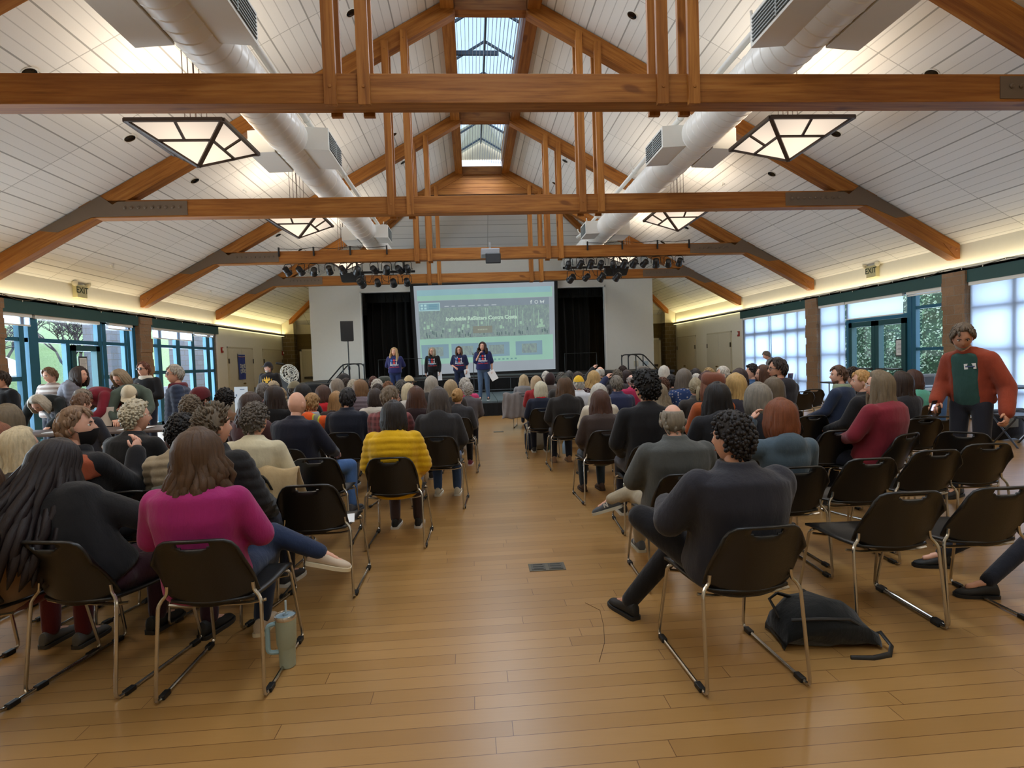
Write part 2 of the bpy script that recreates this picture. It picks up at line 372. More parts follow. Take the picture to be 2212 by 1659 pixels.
# ---------------------------------------------------------------- glazing
def window(n, s, y0, y1, bars, zb, label, inner='window'):
    X = s*WALLX; m = MB()
    xa, xb = sorted((X+s*.05, X-s*.05))
    m.box(xa, xb, y0, y1, 2.80, 2.86, 0); m.box(xa, xb, y0, y1, 0, .12, 0)
    for (a, b, z0, z1) in bars: m.box(xa, xb, a, b, z0, z1, 0)
    xa, xb = sorted((X+s*.04, X-s*.04))
    for (a, b, z0, z1) in zb: m.box(xa, xb, a, b, z0, z1, 0)
    o = struct(m, f'window_{n}', M_TEALB, label, 'window')
    g = MB(); g.quad((X+s*.03, y0, .05), (X+s*.03, y1, .05), (X+s*.03, y1, 2.83), (X+s*.03, y0, 2.83)); g.obj('glass_pane', glass(), o, False)
    return o
def door_leaf(n, s, y0, y1, ztop, label, bar=True):
    X = s*WALLX; m = MB(); xa, xb = sorted((X+s*.05, X-s*.09)); st = .13
    m.box(xa, xb, y0, y0+st, 0.02, ztop); m.box(xa, xb, y1-st, y1, .02, ztop); m.box(xa, xb, y0, y1, ztop-.13, ztop); m.box(xa, xb, y0, y1, .02, .3)
    o = struct(m, f'door_{n}', M_TEAL, label, 'door')
    g = MB(); g.quad((X, y0+.1, .2), (X, y1-.1, .2), (X, y1-.1, ztop-.1), (X, y0+.1, ztop-.1)); g.obj('glass_pane', glass(), o, False)
    h = MB(); xx = X-s*.16; h.tube([(X-s*.08, y0+.1, 1.02), (xx, y0+.12, 1.02), (xx, y1-.12, 1.02), (X-s*.08, y1-.1, 1.02)], .022, 8); h.obj('push_bar', plain((60, 58, 56), .4, .5), o)
    return o
FH = 2.84
window(1, -1, 11.53, 15.98, [(11.53, 11.63, 0, FH), (12.03, 12.16, 0, FH), (12.27, 12.53, 0, FH), (14.43, 14.56, 0, FH), (14.60, 14.74, 0, FH), (15.47, 15.56, 0, FH), (15.6, 15.72, 0, FH), (13.33, 13.45, 0, 2.3), (15.84, 15.98, 0, FH)],
       [(11.53, 12.1, 2.28, 2.36), (11.53, 12.1, 1.47, 1.56), (12.27, 14.6, 2.27, 2.36), (14.6, 15.6, 2.28, 2.36), (14.6, 15.6, 1.44, 1.53)], 'teal framed left window bay around the glass door')
door_leaf(1, -1, 13.46, 14.42, 2.24, 'teal glass door in the left wall with a taped notice')
window(2, -1, 16.54, 20.62, [(16.54, 16.62, 0, FH), (17.02, 17.22, 0, FH), (18.05, 18.28, 0, FH), (19.0, 19.2, 0, FH), (20.02, 20.28, 0, FH), (20.5, 20.62, 0, FH)],
       [(16.54, 20.6, 2.28, 2.37), (16.54, 20.6, 1.5, 1.6)], 'teal framed left window bay nearer the stage')
window(3, -1, 6.5, 10.97, [(6.5+k*1.1, 6.6+k*1.1, 0, FH) for k in range(5)], [(6.5, 10.97, 2.28, 2.37), (6.5, 10.97, 1.47, 1.56)], 'teal framed left window bay nearest the camera')
window(4, 1, 11.53, 15.98, [(11.53, 11.6, 0, FH), (12.42, 12.52, 0, FH), (12.56, 12.68, 0, FH), (14.72, 14.86, 0, FH), (15.05, 15.13, 0, FH), (15.88, 15.98, 0, FH)],
       [(11.53, 12.5, 2.42, 2.49), (11.53, 12.5, 1.46, 1.53), (12.55, 14.85, 2.26, 2.36), (14.8, 15.98, 2.2, 2.3), (14.8, 15.98, 1.36, 1.46)], 'teal framed right window bay around the double doors')
door_leaf(2, 1, 12.69, 13.70, 2.25, 'right leaf of the teal double glass doors, notice taped on')
door_leaf(3, 1, 13.71, 14.71, 2.25, 'left leaf of the teal double glass doors')
window(5, 1, 16.54, 20.62, [(16.54, 16.62, 0, FH), (17.08, 17.16, 0, FH), (17.75, 17.85, 0, FH), (18.75, 18.85, 0, FH), (19.76, 19.86, 0, FH), (20.5, 20.62, 0, FH)],
       [(16.54, 20.6, 2.12, 2.28), (16.54, 20.6, 1.30, 1.40), (16.54, 20.6, .55, .65)], 'right window bay nearest the stage, fully shaded')
window(6, 1, 6.5, 10.97, [(6.5, 6.6, 0, FH), (7.5, 7.6, 0, FH), (8.7, 8.8, 0, FH), (9.93, 10.05, 0, FH), (10.87, 10.97, 0, FH)],
       [(6.5, 10.97, 2.26, 2.36), (6.5, 10.97, 1.40, 1.50), (6.5, 10.97, .55, .65)], 'right window bay nearest the camera, fully shaded')
BL = [(-1, 10.7, 12.3, 2.62, 'beige roller shade half down over the leftmost door'), (-1, 12.4, 14.42, 2.79, 'white roller shade rolled up over the wide left transom'),
      (-1, 14.8, 15.75, 2.71, 'short white roller shade beside the left block pier'), (-1, 16.75, 19.0, 2.56, 'white roller shade partly down past the left block pier'), (-1, 19.1, 20.5, 2.74, 'white roller shade rolled up over the last left panes'),
      (1, 16.56, 18.66, .06, 'closed translucent roller shade just past the right block pier'), (1, 18.70, 20.6, .06, 'closed translucent roller shade nearest the stage'),
      (1, 14.83, 15.96, .06, 'closed narrow roller shade between pier and double doors'), (1, 12.76, 14.80, 2.37, 'roller shade drawn down to the top of the double doors'), (1, 11.6, 12.62, 2.76, 'roller shade rolled up beside the double doors'),
      (1, 8.72, 10.93, .06, 'closed translucent roller shade behind the person in the rust jacket'), (1, 6.5, 8.68, .06, 'closed translucent roller shade at the right picture edge')]
for s, a, b, zb, lab in BL:
    X = s*(WALLX-.085 if zb > .1 else WALLX-.10); m = MB(); N = 10
    for i in range(N):
        z0, z1 = 2.80-(2.80-zb)*i/N, 2.80-(2.80-zb)*(i+1)/N
        m.quad((X, a, z0), (X, b, z0), (X, b, z1), (X, a, z1))
    o = m.obj('roller_shade', blindm(), None, False); tag(o, lab, 'window shade')
    h = MB(); h.box(X-.035, X+.035, a-.01, b+.01, 2.77, 2.845); h.obj('roller_cassette', M_WHITE, o, False)
    h = MB(); h.box(X-.008, X+.008, a, b, zb-.03, zb); h.obj('hem_bar', M_WHITE, o, False)
def notice(X, s, y, z, w, h, label, frame=False):
    m = MB(); x0 = X-s*.004; m.box(x0-.002, x0+.002, y-w/2, y+w/2, z-h/2, z+h/2, 0)
    o = m.obj('paper_notice', M_PAPER, None, False); tag(o, label, 'notice')
    t = MB()
    for k in range(9):
        zz = z+h*.38-k*h*.085; t.box(x0-s*.0045-.0005, x0-s*.0045+.0005, y-w*.38, y+w*(.3 if k % 3 else .38), zz-.004, zz+.004)
    t.obj('printed_lines', plain((110, 112, 118), .8), o, False)
    if frame:
        t = MB(); t.box(x0+s*.006-.002, x0+s*.006+.002, y-w*.62, y+w*.62, z-h*.6, z+h*.6); t.obj('backing_card', plain((60, 66, 72)), o, False)
p = PX(1947, 751, WALLX); notice(WALLX-.03, 1, p.y, p.z, .24, .36, 'white notice taped to the right double door', True)
p = PX(177, 790, -WALLX); notice(-WALLX+.03, -1, p.y, p.z, .24, .36, 'grey notice taped to the left glass door', True)
# ---------------------------------------------------------------- wall doors at the far ends
def panel_door(n, s, y0, y1, zt, label, double=True):
    X = s*WALLX; m = MB(); xa, xb = sorted((X-s*.035, X+s*.01))
    mid = (y0+y1)/2
    for a, b in ([(y0, mid-.006), (mid+.006, y1)] if double else [(y0, y1)]): m.box(xa, xb, a, b, .02, zt)
    o = struct(m, f'door_{n}', M_CREAMD, label, 'door', None, False, .004)
    f = MB(); xa, xb = sorted((X-s*.02, X+s*.01))
    f.box(xa, xb, y0-.07, y0-.012, 0, zt+.08); f.box(xa, xb, y1+.012, y1+.07, 0, zt+.08); f.box(xa, xb, y0-.07, y1+.07, zt+.02, zt+.08); f.obj('door_frame', plain((196, 186, 158), .7), o, False)
    for y in (y0, y1):
        for z in (zt*.3, zt*.8):
            h = MB(); h.box(min(X-s*.05, X), max(X-s*.05, X), y-.035, y+.035, z-.09, z+.09); h.obj('hinge', plain((72, 62, 46), .4, .6), o, False)
    k = MB(); k.capsule((X-s*.04, mid+.09, 1.0), (X-s*.10, mid+.09, 1.0), .03, .035, 8); k.obj('door_knob', plain((120, 100, 60), .3, .9), o)
    return o
dl = [(4, -1, 493, 545, 'cream closet doors behind the hanging blue banner'), (5, -1, 569, 608, 'cream closet doors at the far left beside the corner'), (6, 1, 1465, 1503, 'cream closet doors at the far right nearer the corner'), (7, 1, 1530, 1580, 'cream closet doors nearer the right windows')]
for n, s, xa, xb, lab in dl:
    ya, yb = sorted((PX(xa, 780, s*WALLX).y, PX(xb, 780, s*WALLX).y)); panel_door(n, s, ya, yb, 2.36, lab)
def end_door(n, x0, x1, zt, label):
    m = MB(); m.box(x0, x1, ENDY-.09, ENDY-.05, .02, zt); o = struct(m, f'door_{n}', M_CREAMD, label, 'door')
    f = MB(); f.box(x0-.1, x0, ENDY-.12, ENDY-.02, 0, zt+.1); f.box(x1, x1+.1, ENDY-.12, ENDY-.02, 0, zt+.1); f.box(x0-.1, x1+.1, ENDY-.12, ENDY-.02, zt, zt+.1); f.obj('door_frame', M_CREAM, o, False)
    h = MB(); h.box(x0+.08, x1-.08, ENDY-.17, ENDY-.11, .98, 1.1); h.obj('push_bar', plain((60, 50, 34), .4), o, False)
end_door(8, -8.98, -7.95, 2.35, 'cream door with dark push bar in the far left alcove')
end_door(9, 7.9, 9.0, 2.35, 'cream door with dark push bar in the far right alcove')
# ---------------------------------------------------------------- stage house
PYY = 23.9
m = MB(); zc = EAVE+(ENDY-PYY)*SLOPE
m.box(-7.26, -5.2, PYY, PYY+.2, 0, 4.62); m.box(5.2, 7.26, PYY, PYY+.2, 0, 4.62)
hx = WALLX-(ENDY-PYY)
m.prism([(-7.26, PYY, 4.62), (7.26, PYY, 4.62), (7.26, PYY, cz(7.26)+.05), (hx, PYY, zc+.05), (-hx, PYY, zc+.05), (-7.26, PYY, cz(7.26)+.05)], (0, .2, 0))
for s in (-1, 1): m.box(min(s*7.26, s*7.06), max(s*7.26, s*7.06), PYY+.201, ENDY-.05, 0, 5.0)
struct(m, 'wall_stage', M_STAGEW, 'off-white proscenium wall around the stage opening', 'wall')
m = MB()
for s in (-1, 1): m.box(min(s*5.2, s*5.14), max(s*5.2, s*5.14), PYY-.02, PYY+.22, 1.0, 4.62)
m.box(-5.2, 5.2, PYY-.02, PYY+.22, 4.58, 4.62); struct(m, 'trim_9', M_WHITE, 'white edge trim around the stage opening', 'trim')
m = MB(); m.box(-7.0, 7.0, 27.9, 28.0, 0, 6.0); struct(m, 'wall_stage_back', M_BLACK, 'black rear wall of the stage', 'wall')
def curtain(x0, x1, y, z0, z1, amp, per, col, label, seed):
    rr = random.Random(seed); m = MB(); n = int((x1-x0)/.03); cols = []
    ph = [rr.uniform(0, 6) for _ in range(3)]
    for i in range(n+1):
        x = x0+(x1-x0)*i/n; w = amp*(math.sin(x*2*PI/per+ph[0])+.4*math.sin(x*2*PI/per*1.7+ph[1])+.3*math.sin(x*2*PI/per*.5+ph[2]))
        cols.append([(x+.02*math.sin(k+x), y+w*(.45 if k == 0 else 1), z1-(z1-z0)*k/6) for k in range(7)])
    m.v = [p for c in cols for p in c]; m.f = [(i*7+k, (i+1)*7+k, (i+1)*7+k+1, i*7+k+1) for i in range(n) for k in range(6)]; m.mi = [0]*len(m.f)
    o = m.obj('stage_curtain', fabric(col), None, True, 0); tag(o, label, 'curtain'); return o
curtain(-5.15, -1.2, 25.2, 1.0, 4.9, .09, .36, (17, 16, 13), 'black pleated stage curtain left of the projection screen', 1)
curtain(1.2, 4.75, 25.2, 1.0, 4.9, .09, .36, (24, 24, 20), 'black pleated stage curtain right of the projection screen', 2)
curtain(4.6, 5.6, 26.2, 1.0, 4.9, .05, .25, (52, 42, 20), 'brown side curtain at the right edge of the stage', 3)
curtain(-1.3, 1.3, 25.4, 1.0, 4.9, .07, .3, (15, 15, 15), 'black curtain behind the projection screen', 4)
m = MB()
for i in range(60):
    x = -5.1+i*.172; m.prism([(x, 24.5, 4.62), (x+.172, 24.5+.05*(i % 2), 4.62), (x+.172, 24.5, 4.22), (x, 24.5+.05*(i % 2), 4.22)], (0, .02, 0))
o = m.obj('curtain_valance', fabric((20, 20, 17)), None, False); tag(o, 'short black pleated valance across the stage top', 'curtain')
# main stage block, low platform and skirts
m = MB(); m.box(-7.0, 7.0, 20.75, 27.9, .9, 1.0, 0); m.box(-7.0, 7.0, 20.95, 27.9, 0, .9, 0)
struct(m, 'floor_stage', plain((36, 34, 32), .6), 'dark raised main stage floor', 'stage floor')
def skirt(name, x0, x1, y, z0, z1, label):
    n = int((x1-x0)/.05); m = MB(); top = [];
    for i in range(n+1):
        x = x0+(x1-x0)*i/n; w = .02*math.sin(i*1.9)+.02*(i % 4 == 0); top.append((x, y-w))
    m.v = [(x, yy, z) for x, yy in top for z in (z1, (z0+z1)/2, z0)]; m.f = [(i*3+k, (i+1)*3+k, (i+1)*3+k+1, i*3+k+1) for i in range(n) for k in (0, 1)]; m.mi = [0]*len(m.f)
    o = m.obj(name, fabric((13, 12, 12)), None, True, 0); tag(o, label, 'stage skirt')
skirt('stage_skirt', -6.9, 6.9, 20.72, .0, .93, 'black pleated skirt hanging along the main stage front')
t = thing('stage_platform', 'low dark grey platform jutting out before the main stage', 'platform', (0, 18.2, 0))
m = MB()
for i in range(4):
    for j in range(2): m.box(-3.6+i*1.83+.006, -3.6+(i+1)*1.83-.006, -2.3+j*2.35+.006, -2.3+(j+1)*2.35-.006, .37, .42)
m.obj('deck', plain((78, 92, 98), .55, 0., .1), t, False)
m = MB(); m.box(-3.62, 3.74, -2.31, 2.4, .34, .368); m.obj('deck_frame', plain((30, 30, 30), .5), t, False)
for x in (-3.5, -1.75, 0, 1.75, 3.6):
    for y in (-2.1, 2.2):
        m = MB(); m.tube([(x, y, 0), (x, y, .345)], .03, 8); m.obj('leg', M_BLACK, t)
skirt('platform_skirt', -3.62, 3.74, 15.87, .0, .35, 'short black pleated skirt along the low platform front')
# ---------------------------------------------------------------- projection screen
SY = 23.62
cs = [PY(893, 618, SY), PY(1197, 608, SY), PY(1200, 797, SY), PY(905, 810, SY)]
tl, tr_, br, bl = cs
def sp(u, v, d=0.): # u right 0..1, v down 0..1
    a = tl.lerp(tr_, u); b = bl.lerp(br, u); p = a.lerp(b, v); return (p.x, p.y-d, p.z)
t = thing('projection_screen', 'large projection screen showing a web page with a crowd photo', 'projection screen', (0, SY, 0))
def sb(m, u0, u1, v0, v1, d, k=0):
    m.add([(p[0], p[1]-SY, p[2]) for p in (sp(u0, v0, d), sp(u1, v0, d), sp(u1, v1, d), sp(u0, v1, d))], [(0, 1, 2, 3)], k)
m = MB(); sb(m, -.025, 1.025, -.05, 1.06, -.02); m.obj('black_border', plain((10, 10, 10), .7), t, False)
m = MB(); a, b = sp(-.03, -.06), sp(1.03, -.06); m.beam((a[0], .03, a[2]+.02), (b[0], .03, b[2]+.02), .16, .16); m.obj('screen_case', plain((16, 16, 16), .6), t, False)
m = MB(); a, b = sp(-.025, 1.06), sp(1.025, 1.06); m.tube([(a[0], -.02, a[2]), (b[0], -.02, b[2])], .035, 8); m.obj('weight_bar', M_BLACK, t)
E_ = .66
m = MB(); sb(m, 0, 1, 0, 1, .0); m.obj('screen_surface', emit((168, 178, 186), E_), t, False)
m = MB(); sb(m, .02, .985, .055, .17, .004); sb(m, .02, .985, .60, .885, .004); m.obj('page_band', emit((164, 208, 190), E_), t, False)
m = MB(); sb(m, .02, .975, .05, .115, .006); m.obj('browser_bar', emit((156, 196, 204), E_), t, False)
def hero():
    q = NT('hero_photo'); v = q.coord('Object', (1, 1, 1)); n = q.noise(q.coord('Object', (5, 1, 2.2)), 2.2, 6, .75); n2 = q.noise(v, 2.0, 2)
    c = q.ramp(n, [(.36, lin((132, 146, 152))), (.5, lin((146, 164, 162))), (.6, lin((160, 186, 170))), (.72, lin((138, 152, 156)))]); c = q.mix(q.math('MULTIPLY', n2, .5), c, lin((140, 158, 160)))
    e = q.add('ShaderNodeEmission'); q.link(c, e.inputs[0]); e.inputs[1].default_value = E_*.92; q.link(e.outputs[0], q.out.inputs[0]); return q.m
HM = hero()
hb = MB(); sb(hb, .025, .96, .175, .60, .006, 2)
m = MB(); sb(m, .025, .96, .175, .255, .008); m.obj('menu_strip', emit((144, 158, 168), E_), t, False)
rr = random.Random(5); m = hb
for i in range(26):
    u = rr.uniform(.05, .93); v = rr.uniform(.40, .5); w = rr.uniform(.008, .022); sb(m, u, u+w, v, v+w*2.0, .009, 0)
for i in range(40):
    u = rr.uniform(.04, .94); v = rr.uniform(.50, .56); sb(m, u, u+.008, v, v+.035, .009, 1)
for i in range(11):
    u = rr.uniform(.05, .9); sb(m, u, u+.004, .26+rr.uniform(0, .06), .42+rr.uniform(0, .1), .0085, 0)
m.obj('hero_picture', [emit((172, 206, 184), E_), emit((110, 130, 130), E_), HM], t, False)
m = MB(); sb(m, .405, .545, .475, .555, .011); m.obj('web_button', emit((146, 150, 138), E_), t, False)
m = MB()
for k in range(6): sb(m, .44+k*.012, .449+k*.012, .508, .522, .013)
m.obj('button_words', emit((176, 186, 168), E_), t, False)
def splace(u0, v0, su):  # text placement on the screen
    W = (Vector(sp(1, .5))-Vector(sp(0, .5))).length; Hh = (Vector(sp(.5, 1))-Vector(sp(.5, 0))).length
    def f(x, y):
        p = sp(u0+x/W, v0-y/Hh, .014); return (p[0], p[1]-SY, p[2])
    return f
m = MB(); text_into(m, 'Indivisible ReSisters Contra Costa', .215, splace(.47, .385, 1), 0, .009); m.obj('page_heading', emit((196, 226, 206), E_*1.05), t, False)
m = MB(); text_into(m, 'f', .20, splace(.83, .225, 1), 0, .008)
fp = splace(.868, .225, 1); R1 = [fp(.075*math.cos(a), .075*math.sin(a)) for a in np.linspace(0, 2*PI, 16, endpoint=False)]; R2 = [fp(.05*math.cos(a), .05*math.sin(a)) for a in np.linspace(0, 2*PI, 16, endpoint=False)]
m.add(R1+R2, [(i, (i+1) % 16, 16+(i+1) % 16, 16+i) for i in range(16)])
fp = splace(.91, .225, 1)
for s in (-1, 1): m.add([fp(0, 0), fp(s*.09, .08), fp(s*.085, 0), fp(s*.05, -.08)], [(0, 1, 2, 3)])
m.obj('social_icons', emit((214, 226, 226), E_), t, False)
m = MB()
for u, w in ((.21, .03), (.26, .025), (.305, .055), (.38, .045), (.445, .022), (.49, .035), (.545, .035)): sb(m, u, u+w, .235, .246, .012)
m.obj('menu_words', emit((188, 200, 206), E_), t, False)
m = MB(); sb(m, .028, .178, .195, .285, .010, 0); sb(m, .033, .173, .203, .277, .012, 1)
for i in range(2):
    for j in range(2): sb(m, .042+i*.025, .058+i*.025, .212+j*.033, .234+j*.033, .014, 0)
for k in range(3): sb(m, .10, .16, .215+k*.018, .224+k*.018, .014, 2)
m.obj('site_logo', [emit((186, 226, 228), E_), emit((140, 176, 190), E_), emit((120, 164, 180), E_)], t, False)
m = MB(); mm = MB()
for u in (.03, .245, .47, .71):
    m = MB(); mm = MB(); sb(m, u, u+.195, .665, .825, .010); sb(mm, u+.045, u+.155, .695, .80, .012)
    cd = m.obj('photo_card', emit((140, 170, 184), E_), t, False); mm.obj('card_picture', HM, cd, False)
m = MB()
for k in range(7): sb(m, .52+k*.03, .535+k*.03, .85, .868, .010)
m.obj('footer_icons', emit((128, 168, 168), E_), t, False)
# ---------------------------------------------------------------- roof trusses
TW = .25
W0 = wood(0); W2 = wood(2); W1 = wood(1); W0d = wood(0, .82)
def rotobj(mb, name, mat, parent, th):
    Mx = Matrix.Rotation(th, 4, 'Y'); inv = Mx.inverted(); mb.v = [tuple(inv @ Vector(v)) for v in mb.v]
    o = mb.obj(name, mat, parent, False); o.matrix_basis = Mx; return o
def make_truss(label, Y):
    t = thing('roof_truss', label, 'roof truss', (0, Y, 0), 0, 'timber roof trusses across the hall')
    m = MB(); m.box(-7.9, 7.9, 0, TW, 4.50, 4.83); m.obj('tie_beam', W0, t, False, 40, .006)
    th = math.atan(SLOPE)
    for s in (1, -1):
        m = MB(); f = lambda x: cz(x)-.02
        poly = [(s*.70, 0, f(.70)), (s*9.72, 0, f(9.72)), (s*9.72, 0, 3.37), (s*9.64, 0, 3.37), (s*.70, 0, f(.70)-.345)]
        m.prism(poly, (0, TW-.02, 0)); o = rotobj(m, 'rafter', W0, t, s*th)
        # steel knee plate with its bolts
        m = MB(); poly = [(5.92, 4.80), (7.18, 4.80), (7.28, 4.745), (7.50, f(7.5)), (8.62, f(8.62)-.01), (8.30, f(8.3)-.22), (7.66, 4.52), (5.92, 4.535)]
        for y0, d in ((-.012, .012), (TW, .012)):
            m.prism([(s*x, y0, z) for x, z in poly], (0, d, 0))
        for k in range(9): m.lathe([(.026, 0), (.03, .012), (.016, .024)], (s*(6.06+k*.125), -.012, 4.68), 8, (0, -1, 0))
        m.obj('knee_plate', M_TAUPE, t, False)
        m = MB(); x0 = 9.35; m.prism([(s*x0, -.012, f(x0)-.18), (s*9.715, -.012, f(9.7)-.1), (s*9.715, -.012, 3.375), (s*(x0+.25), -.012, 3.42)], (0, .012, 0))
        for k in (0, 1): m.lathe([(.028, 0), (.014, .02)], (s*(9.52+k*.12), -.012, 3.60-k*.04), 8, (0, -1, 0))
        m.obj('end_plate', plain((150, 92, 40), .5), t, False)
        for xo in (2.146, 1.775):
            for y in (-.062, TW):
                a, b = sorted((s*xo, s*(xo-.135))); m = MB(); m.box(a, b, y, y+.062, 4.46, cz(xo)-.13)
                for zz in (4.66, cz(xo)-.28): m.lathe([(.02, 0), (.02, .008)], ((a+b)/2, y, zz), 8, (0, -1, 0))
                m.obj('hanger_post', W2, t, False, 40, .005)
    m = MB(); m.box(-.76, .76, .0, TW, 8.40, 8.70); m.obj('collar_block', W0, t, False)
    return t
def dupt(root, Y, label):
    return dup(root, (0, Y, 0), 0, label)
T1 = make_truss('big timber roof truss nearest the camera, its tie beam crossing the picture', TR[0])
T2 = dupt(T1, TR[1], 'second timber roof truss from the camera with both steel knee plates showing')
T3 = dupt(T1, TR[2], 'third timber roof truss, carrying the projector and the stage lights')
T4 = dupt(T1, TR[3], 'farthest timber roof truss, boarded in under the ridge')
m = MB(); zb = 7.78; xb = (EAVE-zb)/SLOPE+WALLX
for k in range(6):
    z0 = zb+k*.148; z1 = z0+.143; xa = (EAVE-z0)/SLOPE+WALLX-.1; xc = (EAVE-z1)/SLOPE+WALLX-.1
    m.prism([(-xa, .03, z0), (xa, .03, z0), (xc, .03, z1), (-xc, .03, z1)], (0, .1, 0))
m.obj('ridge_boarding', W0, T4, False, 40, .004)
m = MB(); m.box(-xb, xb, -.03, .15, zb-.1, zb); m.obj('boarding_rail', W0d, T4, False)
for s in (-1, 1):
    m = MB(); a = Vector((s*9.75, 28.40, EAVE-.10)); b = Vector((s*HX, HY, cz(HX)-.10)); L = (b-a).length
    m.box(0, L, -.07, .07, -.13, .13); o = m.obj('hip_rafter', W0, None, False)
    x = (b-a).normalized(); y = Vector((0, 0, 1)).cross(x).normalized(); z = x.cross(y)
    o.matrix_basis = Matrix(((x.x, y.x, z.x, a.x), (x.y, y.y, z.y, a.y), (x.z, y.z, z.z, a.z), (0, 0, 0, 1)))
    tag(o, f'slim diagonal timber hip rafter at the far {"left" if s < 0 else "right"} end', 'rafter', None, 'structure')
# ---------------------------------------------------------------- skylight along the ridge
t = thing('ridge_skylight', 'long glazed ridge skylight with vertical louvres between timber curbs', 'skylight', (0, 8, 8.7))
for s in (-1, 1):
    m = MB(); a, b = sorted((s*.72, s*.98)); m.box(a, b, Y0-8, 20.9-8, -.28, .55); m.obj('curb_beam', W1, t, False)
bays = [(Y0, TR[0]), (TR[0]+TW, TR[1]), (TR[1]+TW, TR[2]), (TR[2]+TW, TR[3])]
for a, b in bays:
    m = MB()
    for k in range(17):
        x = -.68+k*.085; m.box(x-.004, x+.004, a-8+.03, b-8-.03, .0, .075)
    m.obj('louvre', plain((176, 186, 196), .5), t, False)
m = MB()
for s in (-1, 1): m.quad((s*.75, Y0-8, .56), (s*.75, 21.2-8, .56), (0, 21.2-8, 1.0), (0, Y0-8, 1.0))
g_ = glass().copy(); g_.node_tree.nodes['Transparent BSDF'].inputs[0].default_value = (.42, .50, .56, 1); m.obj('glass_roof', g_, t, False)
m = MB(); m.box(-.03, .03, Y0-8, 13.2, .93, 1.0)
for y in np.arange(-4, 21, 1.55):
    for s in (-1, 1): m.beam((s*.75, y-8, .53), (0, y-8, .97), .05, .05)
m.obj('glazing_bar', plain((62, 74, 82), .5), t, False)
for yy in (9.2, 13.9): m = MB(); m.beam((-.74, yy-8, .3), (.3, yy-8, .3), .06, .1); m.obj('louvre_motor', plain((70, 80, 90), .5), t, False)
m = MB(); m.prism([(-1.1, 13.3, .4), (1.1, 13.3, .4), (1.1, 13.3, 1.3), (0, 13.3, 1.9), (-1.1, 13.3, 1.3)], (0, .1, 0)); m.obj('gable_end', plain((198, 184, 152), .8), t, False)
# ---------------------------------------------------------------- ducts
for s in (-1, 1):
    r = .325; y0, y1 = -4.6, PYY-.02; prof = [(r, 0)]; y = .3
    while y < y1-y0-.2:
        prof += [(r, y-.012), (r+.008, y), (r, y+.012)]; y += .21 if y < 15 else .42
    prof.append((r, y1-y0)); m = MB(); m.lathe(prof, (0, 0, 0), 28, (0, 1, 0))
    o = m.obj('ventilation_duct', M_DUCT, None, True, 30); o.location = (s*3.61, y0, 5.5)
    tag(o, f'round white spiral ventilation duct on the {"left" if s < 0 else "right"} side of the roof', 'duct')
    for yc, ln in ((6.25, 1.2), (10.55, 1.0), (17.3, .8)):
        for q in (-1, 1):
            m = MB(); xa, xb = (.20, .66); h = .19; dz = -.1 if q*s > 0 else -.02
            y_ = yc-y0+(0 if q*s < 0 else -.1)
            m.prism([(q*xa, y_-ln/2-.06, dz-h), (q*xb, y_-ln/2, dz-h), (q*xb, y_-ln/2, dz+h), (q*xa, y_-ln/2-.06, dz+h)], (0, ln, 0))
            b = m.obj('diffuser_box', M_WHITE, o, False, 40, .004)
            g = MB(); x = q*(xb+.004)
            g.box(min(x, x-q*.01), max(x, x-q*.01), y_-ln/2+.06, y_+ln/2-.06, dz-h+.04, dz+h-.04, 0)
            for k in range(7): zz = dz-h+.06+k*(2*h-.12)/6; g.box(min(x, x+q*.012), max(x, x+q*.012), y_-ln/2+.06, y_+ln/2-.06, zz-.006, zz+.006, 1)
            g.box(min(x, x+q*.014), max(x, x+q*.014), y_-.01, y_+.01, dz-h+.04, dz+h-.04, 1)
            g.obj('grille', [plain((84, 92, 94), .6), plain((150, 156, 154), .5)], b, False)
    m = MB(); X = s*3.34
    m.tube([(X, -4.6, 5.86), (X, 19.6, 5.86), (X-s*.05, 20.0, 5.86)], .05, 10); o2 = m.obj('sprinkler_pipe', M_WHITE); tag(o2, f'white sprinkler main pipe above the {"left" if s < 0 else "right"} duct', 'pipe')
    for y in (7.4, 10.2, 13.1, 15.6, 18.2, 19.7):
        h = MB(); h.tube([(X, y, 5.9), (X-s*.08, y, 6.0), (X-s*.09, y, 6.08)], .018, 6); h.lathe([(.06, -.03), (.065, 0), (.06, .03)], (X, y, 5.86), 10, (0, 1, 0)); h.obj('pipe_fitting', M_WHITE, o2)
